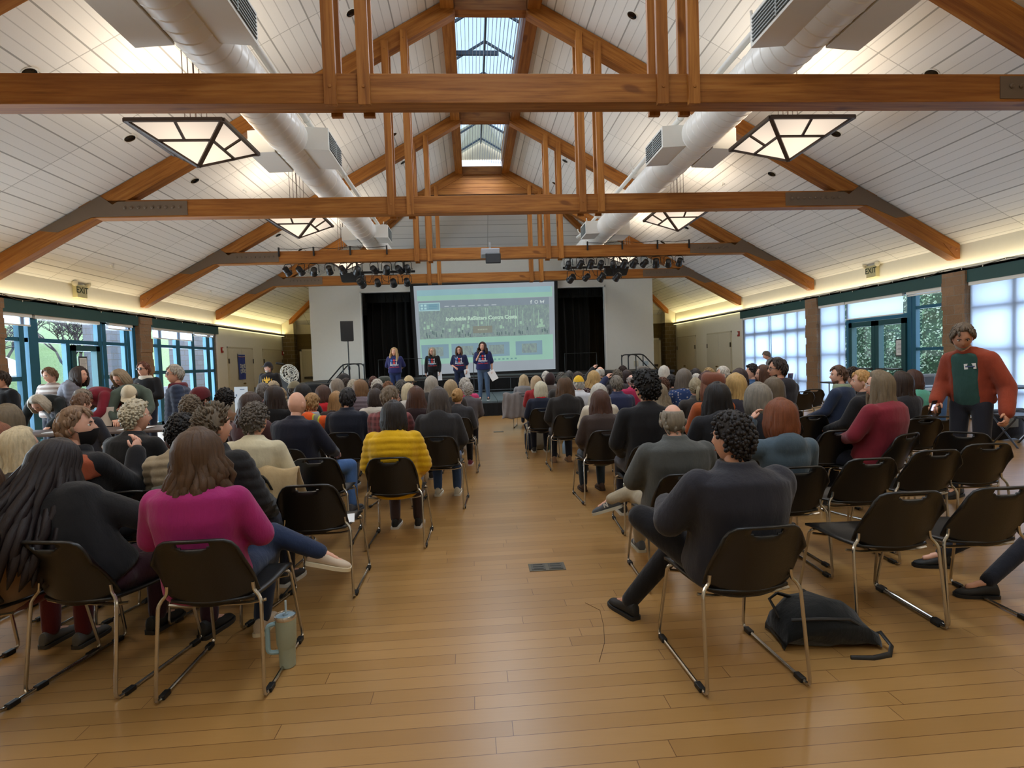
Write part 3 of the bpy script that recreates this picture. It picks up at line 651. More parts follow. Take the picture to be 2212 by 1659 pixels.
# ---------------------------------------------------------------- pendant lamps
def make_lamp():
    t = thing('pendant_lamp', 'x', 'pendant lamp', (0, 0, 5.05), 0, 'square bronze pendant lamps'); a = .66; ap = Vector((0, 0, -.42)); c = [Vector((x*a, y*a, 0)) for x, y in ((-1, -1), (1, -1), (1, 1), (-1, 1))]
    m = MB()
    for i in range(4): m.beam(c[i], c[(i+1) % 4], .05, .05)
    for i in range(4): m.beam(c[i]*.99, ap, .055, .03)
    for i in range(4):
        p, q = c[i], c[(i+1) % 4]; u, v = p.lerp(ap, .42), q.lerp(ap, .42); m.beam(u, v, .04, .025); m.beam((p+q)/2, (u+v)/2, .035, .025)
    m.obj('lamp_frame', M_BRONZE, t, False)
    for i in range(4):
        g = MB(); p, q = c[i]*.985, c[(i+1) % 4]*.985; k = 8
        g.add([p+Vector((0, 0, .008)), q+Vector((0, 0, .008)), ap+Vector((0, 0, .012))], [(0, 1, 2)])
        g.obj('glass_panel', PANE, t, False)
    m = MB(); m.lathe([(.28, .12), (.36, .05), (.1, .02)], (0, 0, -.06), 20); m.obj('reflector_bowl', emit((255, 240, 215), 1.2), t)
    for x, y in ((-.16, 0), (-.08, 0), (.0, 0), (.08, 0), (.16, 0)):
        m = MB(); m.tube([(x, y, 0.0), (x, y, 1.55)], .012 if x == 0 else .006, 6); m.obj('hanging_rod', M_BRONZE, t)
    m = MB(); m.lathe([(.12, 1.5), (.12, 1.56)], (0, 0, 0), 14); m.obj('ceiling_rose', M_BRONZE, t)
    return t
def pane_mat():
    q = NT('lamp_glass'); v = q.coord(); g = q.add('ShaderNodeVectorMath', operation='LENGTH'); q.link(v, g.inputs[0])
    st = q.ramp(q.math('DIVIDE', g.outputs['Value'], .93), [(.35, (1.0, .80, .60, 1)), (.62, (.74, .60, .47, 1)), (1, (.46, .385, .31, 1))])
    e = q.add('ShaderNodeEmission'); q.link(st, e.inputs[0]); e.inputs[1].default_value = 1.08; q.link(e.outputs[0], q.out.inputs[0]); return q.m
PANE = pane_mat()
L0 = make_lamp(); first = True
LN = {8.9: 'nearest', 13.8: 'second', 18.6: 'farthest'}
for y in (8.9, 13.8, 18.6):
    for s in (-1, 1):
        lab = f'square bronze framed pendant lamp on the {"left" if s < 0 else "right"} side, {LN[y]} from the camera'
        if first: L0.location = (s*4.62, y, 5.05); L0['label'] = lab; first = False
        else: dup(L0, (s*4.62, y, 5.05), 0, lab)
def area(loc, rot, sx, sy, e, col, shape='RECTANGLE'):
    l = bpy.data.lights.new('lamp_or_fill_light', 'AREA'); l.shape = shape; l.size = sx; l.size_y = sy; l.energy = e; l.color = col
    o = bpy.data.objects.new('lamp_or_fill_light', l); COL.objects.link(o); o.location = loc; o.rotation_euler = rot; return o
WARM = (1, .84, .66)
for y in (8.9, 13.8, 18.6, 3.9, -1):
    for s in (-1, 1):
        area((s*4.62, y, 5.12), (PI, 0, 0), 1.2, 1.2, 26, WARM)
        area((s*4.62, y, 4.58), (0, 0, 0), .8, .8, 30, (1, .90, .78))
for y in (-1.5, 3.5, 8.9, 13.7, 18.5): area((0, y, 8.35), (0, 0, 0), 1.3, 4.2, 110, (.86, .93, 1))  # added cool fill under the skylight, boosting its daylight; no lamp hangs here
for s, e in ((-1, 380), (1, 100)):  # added area lights outside the glass, boosting daylight and making the shades glow
    area((s*10.35, 8.7, 1.5), (0, s*PI/2, 0), 2.7, 4.4, e, (.78, .88, 1)); area((s*10.35, 13.75, 1.5), (0, s*PI/2, 0), 2.7, 4.4, e, (.74, .86, 1)); area((s*10.35, 18.6, 1.5), (0, s*PI/2, 0), 2.7, 4.2, e, (.74, .86, 1))
for s in (-1, 1):
    area((s*9.66, 7.9, 3.17), (PI, s*.35, 0), .06, 25.6, 46, (1, .83, .54))
    area((s*9.66, 24.4, 3.17), (PI, s*.35, 0), .06, 7.0, 30, (1, .84, .42))
    m = MB()
    for k in range(6): y = 20.95+k*1.17; a, b = sorted((s*9.755, s*9.625)); m.box(a, b, y, y+1.08, 3.075, 3.098)
    o = m.obj('cove_light_strip', emit((255, 244, 190), .95), None, False); tag(o, f'row of pale yellow cove light lenses along the far {"left" if s < 0 else "right"} wall', 'cove light')
# ---------------------------------------------------------------- ceiling fittings
def on_slope(name, s, X, Y, mbf, label, cat, group):
    t = thing(name, label, cat, (s*X, Y, cz(X)), 0, group); t.rotation_euler = (0, s*math.atan(SLOPE), 0); mbf(t); return t
def can(t):
    m = MB(); m.lathe([(.075, -.004), (.105, -.012), (.108, 0)], (0, 0, 0), 20); m.obj('trim_ring', M_WHITE, t)
    m = MB(); m.lathe([(.09, -.010), (.06, -.02), (.02, -.024)], (0, 0, 0), 20); m.obj('dark_lens', plain((10, 10, 11), .12), t)
ordn = ['nearest', 'second', 'third', 'fourth', 'fifth', 'sixth']
for s in (-1, 1):
    for X, rw in ((6.33, 'lower'), (2.5, 'upper')):
        for k, y in enumerate((8.03, 10.22, 12.48, 15.5, 17.6, 19.8)):
            on_slope('recessed_downlight', s, X, y, can, f'round black recessed downlight, {rw} row of the {"left" if s < 0 else "right"} slope, {ordn[k]} from camera', 'downlight', 'recessed downlights in the ceiling slopes')
def spr(t):
    m = MB(); m.lathe([(.05, -.002), (.045, -.015), (.02, -.03), (.018, -.08), (.03, -.09), (.006, -.10)], (0, 0, 0), 12); m.obj('sprinkler_body', M_WHITE, t)
for s in (-1, 1):
    for X, y, w in ((8.97, 13.9, 'low on the slope between second and third trusses'), (8.97, 18.85, 'low on the slope before the farthest truss'), (8.33, 22.9, 'just past the farthest truss'), (8.33, 26.4, 'at the far end of the slope'), (5.87, 13.95, 'beside the second pendant lamp')):
        on_slope('fire_sprinkler', s, X, y, spr, f'small white sprinkler head, {"left" if s < 0 else "right"} ceiling, {w}', 'sprinkler', 'white sprinkler heads')
for x in (-2.0, 2.15):
    t = thing('recessed_downlight', f'round black downlight in the far end slope, {"left" if x < 0 else "right"} one', 'downlight', (x, 21.8, EAVE+(ENDY-21.8)*SLOPE), 0, 'recessed downlights in the ceiling slopes'); t.rotation_euler = (-math.atan(SLOPE), 0, 0); can(t)
# exit signs
def exit_sign(s, px, py, label):
    p = PX(px, py, s*(WALLX-.06)); t = thing('exit_sign', label, 'exit sign', (s*WALLX, p.y, p.z))
    m = MB(); a, b = sorted((0, -s*.11)); m.box(a, b, -.17, .17, -.17, .13); m.obj('sign_box', plain((196, 186, 140), .5), t, False, 40, .008)
    m = MB(); text_into(m, 'EXIT', .20, lambda x, y: (-s*.113, -s*x, y+.0), 0, .004)
    for q in (-1, 1): m.add([(-s*.113, q*.155, 0), (-s*.113, q*.135, .02), (-s*.113, q*.135, -.02)], [(0, 1, 2)])
    m.obj('exit_lettering', plain((46, 58, 30), .6), t, False)
    for q in (-1, 1):
        m = MB(); m.capsule((-s*.06, q*.15, .10), (-s*.07, q*.2, .14), .02, .03, 8); m.lathe([(.03, -.05), (.062, .02), (.065, .04), (.05, .05)], (-s*.09, q*.23, .155), 14, (-s*.8, q*.35, -.35)); m.obj('emergency_lamp', plain((222, 212, 180), .4), t)
exit_sign(-1, 173, 628, 'cream EXIT sign with twin emergency lamps on the left wall'); exit_sign(1, 1885, 585, 'cream EXIT sign with twin emergency lamps on the right wall')
# string lights along the ledges
for s in (-1, 1):
    rr = random.Random(3+s); pts = []; y = 7.2
    while y < 20.4: pts.append((s*(WALLX-.178), y, 3.14+.035*math.sin(y*5.1)+rr.uniform(-.02, .02))); y += .16
    m = MB(); m.tube(pts, .007, 5); o = m.obj('string_lights', plain((70, 64, 52), .5)); tag(o, f'loose string of fairy lights along the {"left" if s < 0 else "right"} light ledge', 'string lights')
    b = MB()
    for i, p in enumerate(pts[::3]): b.ell((p[0]-s*.01, p[1], p[2]-.02), (.01, .01, .02), 6, 5)
    q = b.obj('bulbs', plain((230, 226, 210), .3), o); q['kind'] = 'stuff'
# fire alarms, wall panel
def alarm(s, px, py, label):
    p = PX(px, py, s*(WALLX-.03)); t = thing('fire_alarm', label, 'fire alarm', (s*WALLX, p.y, p.z)); m = MB(); a, b = sorted((0, -s*.05)); m.box(a, b, -.06, .06, -.1, .1); m.obj('alarm_case', plain((150, 34, 24), .5), t, False, 40, .006)
    m = MB(); a, b = sorted((-s*.05, -s*.085)); m.box(a, b, -.035, .035, -.03, .06); m.obj('strobe', M_WHITE, t, False, 40, .006)
alarm(-1, 480, 756, 'red fire alarm strobe on the left wall above the banner'); alarm(-1, 611, 763, 'small red fire alarm strobe by the far left corner'); alarm(1, 1595, 721, 'red fire alarm strobe on the right wall by the windows'); alarm(1, 1458, 736, 'small red fire alarm strobe by the far right corner')
p = PY(1390, 785, PYY); t = thing('control_panel', 'white wall control panel beside the right stage stairs', 'control panel', (p.x, PYY, p.z))
m = MB(); m.box(-.2, .28, -.05, 0, -.14, .14); m.obj('panel_case', plain((206, 206, 200), .4), t, False, 40, .01)
m = MB(); m.box(-.02, .2, -.056, -.05, -.07, .09); m.obj('panel_display', plain((170, 184, 190), .2), t, False)
m = MB(); m.box(-.42, -.26, -.04, 0, -.12, .12); m.obj('switch_plate', plain((196, 186, 160), .5), t, False, 40, .006)
# ---------------------------------------------------------------- projector on the third truss
t = thing('projector', 'grey projector hung from the middle of the third truss', 'projector', (0, 15.9, 4.48))
m = MB(); m.box(-.26, .26, -.2, .34, .02, .2); m.obj('projector_body', plain((150, 152, 156), .45), t, False, 40, .02)
m = MB(); m.box(-.14, .28, -.24, -.17, -.22, .06); m.obj('projector_front', plain((34, 36, 40), .4), t, False, 40, .02)
m = MB(); m.lathe([(.075, 0), (.085, .04), (.06, .05)], (.02, .36, .11), 16, (0, 1, 0)); m.obj('projector_lens', plain((14, 14, 16), .1), t)
m = MB(); m.tube([(0, .05, .2), (0, .05, .42)], .03, 8); m.box(-.24, .24, 0, .1, .18, .22); m.obj('ceiling_mount', plain((160, 160, 160), .4, .5), t)
# ---------------------------------------------------------------- stage lighting
def make_spot():
    t = thing('stage_spotlight', 'x', 'stage light', (0, 0, 0), 0, 'black stage spotlights on the third truss')
    b = MB(); b.lathe([(.05, -.15), (.09, -.13), (.10, -.02), (.085, .0), (.10, .02), (.115, .12), (.105, .13)], (0, 0, -.20), 16, (0, .9, -.45)); body = b.obj('lamp_can', plain((18, 18, 20), .42), t)
    b = MB(); b.lathe([(.10, .128), (.09, .132)], (0, 0, -.20), 16, (0, .9, -.45)); b.obj('lens', plain((40, 48, 60), .1), body)
    b = MB(); b.tube([(-.14, 0, -.20), (-.14, 0, -.02), (-.10, 0, .03), (.10, 0, .03), (.14, 0, -.02), (.14, 0, -.20)], .011, 6); b.obj('yoke', M_BLACK, t)
    b = MB(); b.lathe([(.03, 0), (.03, .02)], (.14, 0, -.2), 8, (1, 0, 0)); b.obj('tilt_knob', M_BLACK, t)
    b = MB(); b.tube([(0, 0, .02), (0, 0, .12)], .018, 6); b.box(-.03, .03, -.025, .025, .10, .16); b.obj('clamp', M_BLACK, t)
    return t
S0 = make_spot(); first = True
rowA = [622, 651, 678, 712, 742, 772, 808, 835, 862, 880], [1228, 1253, 1275, 1298, 1325, 1347, 1369, 1392, 1417, 1444, 1467]
rowB = [775, 810, 845, 875], [1238, 1272, 1303, 1338]
num = ['first', 'second', 'third', 'fourth', 'fifth', 'sixth', 'seventh', 'eighth', 'ninth', 'tenth', 'eleventh']
rr = random.Random(4)
for side in (0, 1):
    sd = ('left', 'right')[side]
    for row, xs, zz in (('upper', rowA[side], 4.46), ('lower', rowB[side], 4.14)):
        for k, x in enumerate(xs):
            p = PY(x, 580, 16.42); lab = f'black stage spotlight, {row} row of the {sd} cluster, {num[k]} from left'
            a = (p.x, 16.42 if row == 'upper' else 16.75, zz)
            o = S0 if first else dup(S0, a, 0, lab)
            if first: S0.location = a; S0['label'] = lab; first = False
            o.rotation_euler = (rr.uniform(-.35, .2), 0, rr.uniform(-.5, .5)); sc = rr.uniform(.85, 1.0); o.scale = (sc,)*3
for side, xa, xb in (('left', 757, 896), ('right', 1216, 1345)):
    pa, pb = PY(xa, 578, 16.75), PY(xb, 570, 16.75); m = MB(); m.tube([(pa.x, 16.75, 4.26), (pb.x, 16.75, 4.26)], .035, 8)
    o = m.obj('lighting_bar', M_BLACK); tag(o, f'short black lighting bar under the third truss on the {side}', 'lighting bar')
    m = MB(); m.tube([(pa.x+.2, 16.75, 4.26), (pa.x+.2, 16.6, 4.52)], .02, 6); m.tube([(pb.x-.3, 16.75, 4.26), (pb.x-.3, 16.6, 4.52)], .02, 6); m.obj('bar_hanger', M_BLACK, o)
    for k in range(3):
        m = MB(); x = pa.x+.3+k*.55; m.tube([(x, 16.75, 4.26), (x+.1, 16.72, 4.02), (x+.24, 16.72, 3.95), (x+.3, 16.75, 4.1), (x+.32, 16.75, 4.25)], .008, 5); m.obj('cable_loop', M_BLACK, o)
for side, xs in (('left', (603, 678, 757, 836)), ('right', (1269, 1344, 1420, 1488))):
    t = thing('beam_cable', f'thin black lighting cable clipped along the third truss, {side} half', 'cable', (0, TR[2]-.03, 4.84))
    m = MB(); X = [PY(x, 545, TR[2]).x for x in xs]
    m.tube([(X[0], 0, .05)]+[q for a, b in zip(X, X[1:]) for q in (((a+b)/2, 0, .03), (b, 0, .07))], .008, 5); m.obj('cable', M_BLACK, t)
    for x in X:
        c = MB(); c.box(x-.02, x+.02, -.02, .02, -.16, .09); c.obj('beam_clamp', M_BLACK, t, False)
for xa, xb, side in ((735, 785, 'left'), (1307, 1357, 'right')):
    a, b = PY(xa, 580, 19.6), PY(xb, 575, 19.6); t = thing('hanging_loudspeaker', f'flat black loudspeaker panel hung under the {side} far pendant lamp', 'loudspeaker', ((a.x+b.x)/2, 19.6, 4.6)); w = (b.x-a.x)/2
    m = MB(); m.prism([(-w, -.15, .1), (w, -.15, .1), (w*.92, .1, -.16), (-w, .1, -.16)], (0, .25, 0)); m.obj('cabinet', plain((15, 15, 14), .6), t, False, 40, .01)
    for q in (-1, 1):
        m = MB(); m.tube([(q*w*.8, 0, .1), (q*w*.8, 0, 2.2)], .006, 5); m.obj('hanging_cable', M_BLACK, t)
# ---------------------------------------------------------------- stacking chairs
def bend(pts, r=.05, n=4):
    pts = [Vector(p) for p in pts]; out = [pts[0]]
    for a, b, c in zip(pts, pts[1:], pts[2:]):
        d1, d2 = (a-b), (c-b); q = min(r, d1.length*.45, d2.length*.45); p, s = b+d1.normalized()*q, b+d2.normalized()*q
        for k in range(n+1): t = k/n; out.append(p*(1-t)**2+b*2*t*(1-t)+s*t*t)
    return out+[pts[-1]]
def make_chair():
    t = thing('stacking_chair', 'x', 'chair', (0, 0, 0), 0, 'black plastic stacking chairs')
    us = [-1, -.97, -.9, -.8, -.65, -.5, -.36, -.28, -.14, 0, .14, .28, .36, .5, .65, .8, .9, .97, 1]; vs_ = [0, .08, .2, .35, .5, .65, .78, .86, .89, .93, .97, 1]
    def bp(u, v):
        zb = .492-.05*(1-u*u); zt = .80-.11*abs(u)**8-.012*u*u
        return (.214*u*(1-.05*v*v), -.255-.10*v-.045*v*v+.06*u*u, zb+(zt-zb)*v)
    m = MB(); n = len(us); k = len(vs_); m.v = [bp(u, v) for v in vs_ for u in us]
    for i in range(k-1):
        for j in range(n-1):
            um, vm = (us[j]+us[j+1])/2, (vs_[i]+vs_[i+1])/2
            if .86 < vm < .965 and abs(um) < (.36 if vm > .89 else .28): continue
            m.f.append((i*n+j, i*n+j+1, (i+1)*n+j+1, (i+1)*n+j))
    m.mi = [0]*len(m.f); o = m.obj('backrest', M_BLACKP, t, True, 50); sd = o.modifiers.new('thick', 'SOLIDIFY'); sd.thickness = .014; sd.offset = 0
    m = MB(); nu, nv = 13, 11
    def sq(u, v):
        y = -.22+.50*v; hw = .214*(1-.10*(1-v)**3)
        return (hw*u, y-(1-v)**4*.05*(1-u*u), .448-.022*(1-u*u)*math.sin(PI*min(1, v*1.05))-.05*max(0, v-.82)**1.5*8*.3+.016*(1-v)**3)
    m.v = [sq(-1+2*i/(nu-1), j/(nv-1)) for j in range(nv) for i in range(nu)]
    m.f = [(j*nu+i, j*nu+i+1, (j+1)*nu+i+1, (j+1)*nu+i) for j in range(nv-1) for i in range(nu-1)]; m.mi = [0]*len(m.f)
    o = m.obj('seat', M_BLACKP, t, True, 50); sd = o.modifiers.new('thick', 'SOLIDIFY'); sd.thickness = .014; sd.offset = 0
    for s in (-1, 1):
        m = MB(); m.tube(bend([(s*.196, -.235, .54), (s*.200, -.235, .50), (s*.222, -.238, .478), (s*.236, -.25, .45), (s*.246, -.30, .012), (s*.246, .30, .012), (s*.220, .215, .425), (s*.16, .20, .43)], .035, 3), .0088, 8)
        fr = m.obj('sled_frame', M_CHROME, t)
        for y in (-.22, .24):
            g = MB(); g.box(s*.246-.015, s*.246+.015, y-.03, y+.03, .0, .024); g.obj('glide', M_BLACK, fr, False, 40, .004)
    for y, z in ((-.17, .425), (.17, .415)):
        m = MB(); m.tube([(-.228, y, z), (-.15, y, z-.012), (.15, y, z-.012), (.228, y, z)], .008, 6); m.obj('crossbar', M_CHROME, t)
    return t
CH0 = make_chair(); CH0.location = (0, -30, 0); _chn = [0]
def chair(x, y, rz, label):
    if _chn[0] == 0: CH0.location = (x, y, 0); CH0.rotation_euler = (0, 0, rz); CH0['label'] = label; o = CH0
    else: o = dup(CH0, (x, y, 0), rz, label)
    _chn[0] += 1; return o
def chair_px(px, py, rz, label, z=.8):
    p = PZ(px, py, z); return chair(p.x+(.085 if px > 1100 else 0)-.40*math.sin(rz), p.y+.40*math.cos(rz), rz, label)
EMPT = [(1945, 1064, -3, 'empty black chair just right of the black backpack'), (2150, 1054, -3, 'empty black chair at the right edge, nearest row'),
        (1865, 991, -2, 'empty black chair behind the backpack chair, second row, aisle side'), (2010, 973, -3, 'empty black chair in second right row with leg stretched past it'), (2121, 959, -6, 'empty black chair with open handle slot, farthest right in second row'),
        (1803, 930, -2, 'empty black chair directly left of the person in the maroon sweater'), (1986, 904, -8, 'empty black chair right of the maroon sweater person'), (2062, 934, -40, 'black chair gripped by the person in the rust jacket'),
        (1746, 898, 0, 'empty black chair behind the auburn haired person'), (1790, 879, -4, 'empty black chair with pale rim, behind the blonde in black'), (1822, 872, -4, 'empty black chair before the person with the green hood'),
        (1728, 846, -10, 'empty chair by the block pier, left one of the pair'), (1751, 841, -10, 'empty chair by the block pier, right one of the pair'), (1965, 872, -14, 'empty black chair below the person with long dark hair'), (2022, 900, -12, 'empty black chair beside the standing person, toward the windows'),
        (660, 1048, 0, 'empty black chair with papers on its seat, left of the aisle'), (676, 990, 2, 'empty black chair behind the bald person in navy'), (282, 993, 6, 'empty black chair behind the white curly haired person'), (255, 1062, 4, 'empty black chair between mask person and magenta sweater person')]
for px, py, a, lab in EMPT: chair_px(px, py, R_(a), lab)
# ---------------------------------------------------------------- foreground things
p = PZ(622, 1438, 0); t = thing('tumbler', 'pale sage insulated tumbler with handle and straw on the floor', 'tumbler', (p.x, p.y, 0), R_(6))
m = MB(); m.lathe([(.036, 0), (.040, .004), (.042, .10), (.043, .105), (.049, .125), (.052, .25), (.052, .258), (.046, .258)], (0, 0, 0), 28); m.obj('cup_body', plain((150, 158, 138), .45), t, True, 30)
m = MB(); m.lathe([(.053, .252), (.054, .27), (.051, .275), (.047, .268), (.047, .262)], (0, 0, 0), 28); m.obj('steel_rim', plain((196, 190, 182), .2, .9), t)
m = MB(); m.lathe([(.047, .262), (.047, .268), (.02, .27)], (0, 0, 0), 24); m.lathe([(.014, .27), (.014, .278)], (0, 0, 0), 12); m.obj('lid', plain((142, 160, 168), .2), t)
m = MB(); m.tube([(.002, 0, .2), (.004, 0, .345)], .0055, 8); m.obj('straw', plain((176, 196, 204), .3), t)
m = MB(); m.tube(bend([(-.045, -.012, .235), (-.085, -.02, .232), (-.088, -.02, .09), (-.038, -.012, .085)], .025, 4), .0125, 8, 0, False, 1.0); m.obj('handle', plain((136, 164, 170), .4), t)
# backpack lying on the floor
t = thing('backpack', 'black backpack slumped on the floor under the right front chair', 'backpack', (1.19, 2.84, 0), R_(-6)); t.scale = (.88, .88, 1.05)
m = MB(); prof = [(0, .06), (.1, .11), (.25, .14), (.4, .135), (.52, .10), (.58, .05)]; rings = []
for i, (x, h) in enumerate([(-.26, .05), (-.24, .13), (-.14, .20), (0, .215), (.13, .185), (.22, .13), (.28, .07), (.30, .03)]):
    r = []
    for j in range(20):
        a = 2*PI*j/20; yy = .19*(1-.25*abs(x)/.3)*math.cos(a); zz = h/2*(1+math.sin(a)) if True else 0
        zz = max(.004, h*.5+h*.52*math.sin(a)+.012*math.sin(5*a+i*1.3)); r.append((x+.012*math.sin(3*a+i), yy*(1+.06*math.sin(4*a+i)), zz))
    rings.append(r)
m.loft(rings); m.obj('bag_body', fabric((13, 15, 14)), t, True, 0)
m = MB(); m.tube([(-.22, -.13, .15), (-.08, -.17, .17), (.1, -.16, .16), (.24, -.11, .08)], .008, 6); m.obj('zip', plain((40, 40, 40), .5), t)
m = MB(); m.tube([(.27, -.08, .05), (.31, -.10, .07), (.33, -.17, .03), (.29, -.22, .008), (.18, -.25, .006), (.06, -.24, .006)], [.012, .016, .016, .016, .014, .012], 8, 0, False, .5); m.obj('strap', M_BLACK, t)
m = MB(); m.tube([(-.24, -.02, .12), (-.28, .03, .2), (-.22, .06, .22), (-.14, .05, .2)], .012, 8, 0, False, .6); m.obj('carry_loop', M_BLACK, t)
m = MB(); m.prism([(-.02, -.175, .115), (.03, -.175, .115), (.005, -.17, .14)], (0, -.004, .0)); m.obj('logo_badge', plain((150, 150, 146), .4), t, False)
# floor boxes
p = [PZ(1145, 1217, .004), PZ(1216, 1214, .004), PZ(1219, 1231, .004), PZ(1149, 1234, .004)]
t = thing('floor_outlet', 'rectangular grey floor outlet box with two lids in the aisle', 'floor outlet', ((p[0].x+p[2].x)/2, (p[0].y+p[2].y)/2, 0), R_(-1)); w, d = .135, .075
m = MB(); m.box(-w, w, -d, d, 0, .004); m.obj('outlet_frame', plain((92, 86, 72), .5, .4), t, False)
for q in (-1, 1):
    m = MB(); m.box(q*.065-.052, q*.065+.052, -.055, .055, .004, .007); m.obj('lid', plain((72, 68, 58), .5, .3), t, False)
    g = MB(); g.box(q*.065-.04, q*.065+.04, -.004, .004, .007, .0085); g.box(q*.065-.036, q*.065+.036, -.045, -.038, .007, .0085); g.box(q*.065-.036, q*.065+.036, .038, .045, .007, .0085); g.obj('lid_slot', plain((40, 38, 32), .6), t, False)
p = PZ(1077, 933, 0); m = MB(); m.box(p.x-.11, p.x+.11, p.y-.1, p.y+.1, 0, .005); o = m.obj('floor_outlet', plain((90, 84, 70), .5, .3), None, False); tag(o, 'small dark floor outlet plate far up the aisle', 'floor outlet')
m = MB(); pts = [PZ(x, y, .0012) for x, y in ((1264, 1302), (1296, 1318), (1304, 1352), (1306, 1388), (1294, 1430))]; m.tube(pts, .0015, 5); o = m.obj('loose_thread', plain((90, 60, 34), .8)); tag(o, 'thin dark thread lying curved on the aisle floor', 'thread')
# papers on the empty chair
p = PZ(690, 1134, .47)
m = MB(); q = Matrix.Rotation(R_(14), 3, 'Z'); v = [(-.14, -.11, 0), (.14, -.11, 0), (.15, .1, .006), (-.13, .11, .004)]; m.add([tuple(q @ Vector(k)+Vector((-1.67, 4.02, .452))) for k in v], [(0, 1, 2, 3)]); m.add([tuple(q @ Vector(k)+Vector((-1.64, 4.03, .458))) for k in v], [(0, 1, 2, 3)])
o = m.obj('leaflet', M_PAPER, None, False); tag(o, 'white leaflets lying on the empty chair seat left of the aisle', 'leaflet'); sd = o.modifiers.new('t', 'SOLIDIFY'); sd.thickness = .002
# ---------------------------------------------------------------- tables
def table(name, label, x0, x1, y0, y1, z, col, legs=True, skirtc=None):
    t = thing(name, label, 'table', ((x0+x1)/2, (y0+y1)/2, 0)); w, d = (x1-x0)/2, (y1-y0)/2
    m = MB(); m.box(-w, w, -d, d, z-.035, z); m.obj('table_top', plain(col, .5), t, False, 40, .008)
    if skirtc:
        m = MB(); m.box(-w-.01, w+.01, -d-.01, d+.01, .02, z-.036); m.obj('table_cloth', fabric(skirtc), t, False, 40, .02)
    else:
        a, b = (w-.25, d-.08) if w > d else (w-.08, d-.25)
        for sx in (-1, 1):
            for sy in (-1, 1):
                m = MB(); m.tube([(sx*a, sy*b, 0), (sx*a, sy*b, z-.035)], .016, 8); m.obj('leg', plain((120, 124, 128), .35, .7), t)
        m = MB()
        if w > d: [m.tube([(sx*a, -b, .2), (sx*a, b, .2)], .012, 6) for sx in (-1, 1)]
        else: [m.tube([(-a, sy*b, .2), (a, sy*b, .2)], .012, 6) for sy in (-1, 1)]
        m.obj('leg_brace', plain((120, 124, 128), .35, .7), t)
    return t
TBL_Y = 8.05
table('folding_table', 'long brown folding sign-up table by the left windows', -7.5, -4.35, TBL_Y, TBL_Y+.75, .76, (92, 78, 72))
table('folding_table', 'dark folding table with literature before the right shaded windows', 8.0, 8.75, 11.6, 13.4, .76, (52, 54, 58))
table('folding_table', 'dark folding table at the right picture edge under the last shade', 7.0, 9.2, 8.9, 9.6, .80, (44, 46, 52))
table('folding_table', 'dark edged folding table by the stage-side right windows', 8.3, 9.1, 16.9, 19.6, .76, (44, 44, 46))
table('draped_table', 'black draped table near the left stage wall', -6.9, -4.4, 18.6, 19.3, 1.0, (16, 16, 18), False, (18, 18, 20))
p = PY(521, 835, 13.6); table('draped_table', 'small table with white front panel under the laptop', p.x-.55, p.x+.75, 13.3, 13.95, .78, (120, 106, 84), False, (112, 100, 80))
# laptop and signs on that table
t = thing('laptop', 'open black laptop seen from behind on the left table', 'laptop', (p.x+.02, 13.55, .78))
m = MB(); m.box(-.18, .18, 0, .26, 0, .018); m.obj('keyboard_base', plain((30, 30, 32), .4), t, False, 40, .004)
m = MB(); m.prism([(-.185, -.02, .012), (.185, -.02, .012), (.185, -.07, .262), (-.185, -.07, .262)], (0, .012, .003)); m.obj('screen_lid', plain((28, 27, 29), .35), t, False)
m = MB(); m.lathe([(.018, 0), (.018, .002)], (.0, -.05, .15), 10, (0, -1, -.2)); m.obj('lid_logo', plain((170, 174, 178), .3), t)
m = MB(); a = PY(506, 836, 13.28); b = PY(537, 872, 13.28); m.box(a.x, b.x, 13.265, 13.28, .02, a.z); o = m.obj('sign_board', plain((196, 206, 216), .6), None, False); tag(o, 'pale blue-white sign board propped before the laptop table', 'sign')
m = MB(); m.box(a.x+.13, a.x+.23, 13.262, 13.265, a.z-.07, a.z-.055); m.box(a.x+.03, a.x+.06, 13.262, 13.265, a.z-.22, a.z-.17); m.obj('printed_lines', plain((90, 110, 140), .6), o, False)
m = MB(); q = PY(541, 834, 13.6); m.obox((q.x, 13.6, .90), ((1, 0, .35), (0, 1, 0), (-.35, 0, 1)), (.09, .09, .05)); o = m.obj('gift_box', plain((150, 44, 36), .5), None, False, 40, .006); tag(o, 'small tilted red box beside the laptop', 'box')
m = MB(); m.box(q.x-.07, q.x+.1, 13.5, 13.75, .781, .845); o = m.obj('carton', plain((190, 150, 130), .7), None, False, 40, .004); tag(o, 'small pale carton under the red box', 'box')
# blue banner
X = -(WALLX-.07); a, b = PX(513.5, 764, X), PX(529, 764, X); z0 = PX(520, 820, X).z; t = thing('hanging_banner', 'tall royal blue banner hanging on the left closet doors', 'banner', (X, (a.y+b.y)/2, z0))
h = a.z-z0; w = abs(b.y-a.y)/2
def bw(y, z): return (.015*math.sin(z*6)*(1-z/h)+.006*math.sin(y*9), y*(1-.08*(1-z/h)), z)
m = MB(); N = 14; m.v = [bw(-w+2*w*i/6, h*j/N) for j in range(N+1) for i in range(7)]; m.f = [(j*7+i, j*7+i+1, (j+1)*7+i+1, (j+1)*7+i) for j in range(N) for i in range(6)]; m.mi = [0]*len(m.f)
m.obj('banner_cloth', fabric((24, 54, 140)), t, True, 0)
def strip(z0_, z1_, col, nm):
    m = MB(); m.v = [(bw(-w+2*w*i/6, zz)[0]+.006, bw(-w+2*w*i/6, zz)[1], zz-.03*(1-((i-3)/3)**2)*(1 if nm == 'stripe' else 0)) for zz in (z0_, z1_) for i in range(7)]; m.f = [(i, i+1, 8+i, 7+i) for i in range(6)]; m.mi = [0]*6; m.obj(nm, fabric(col), t, True, 0)
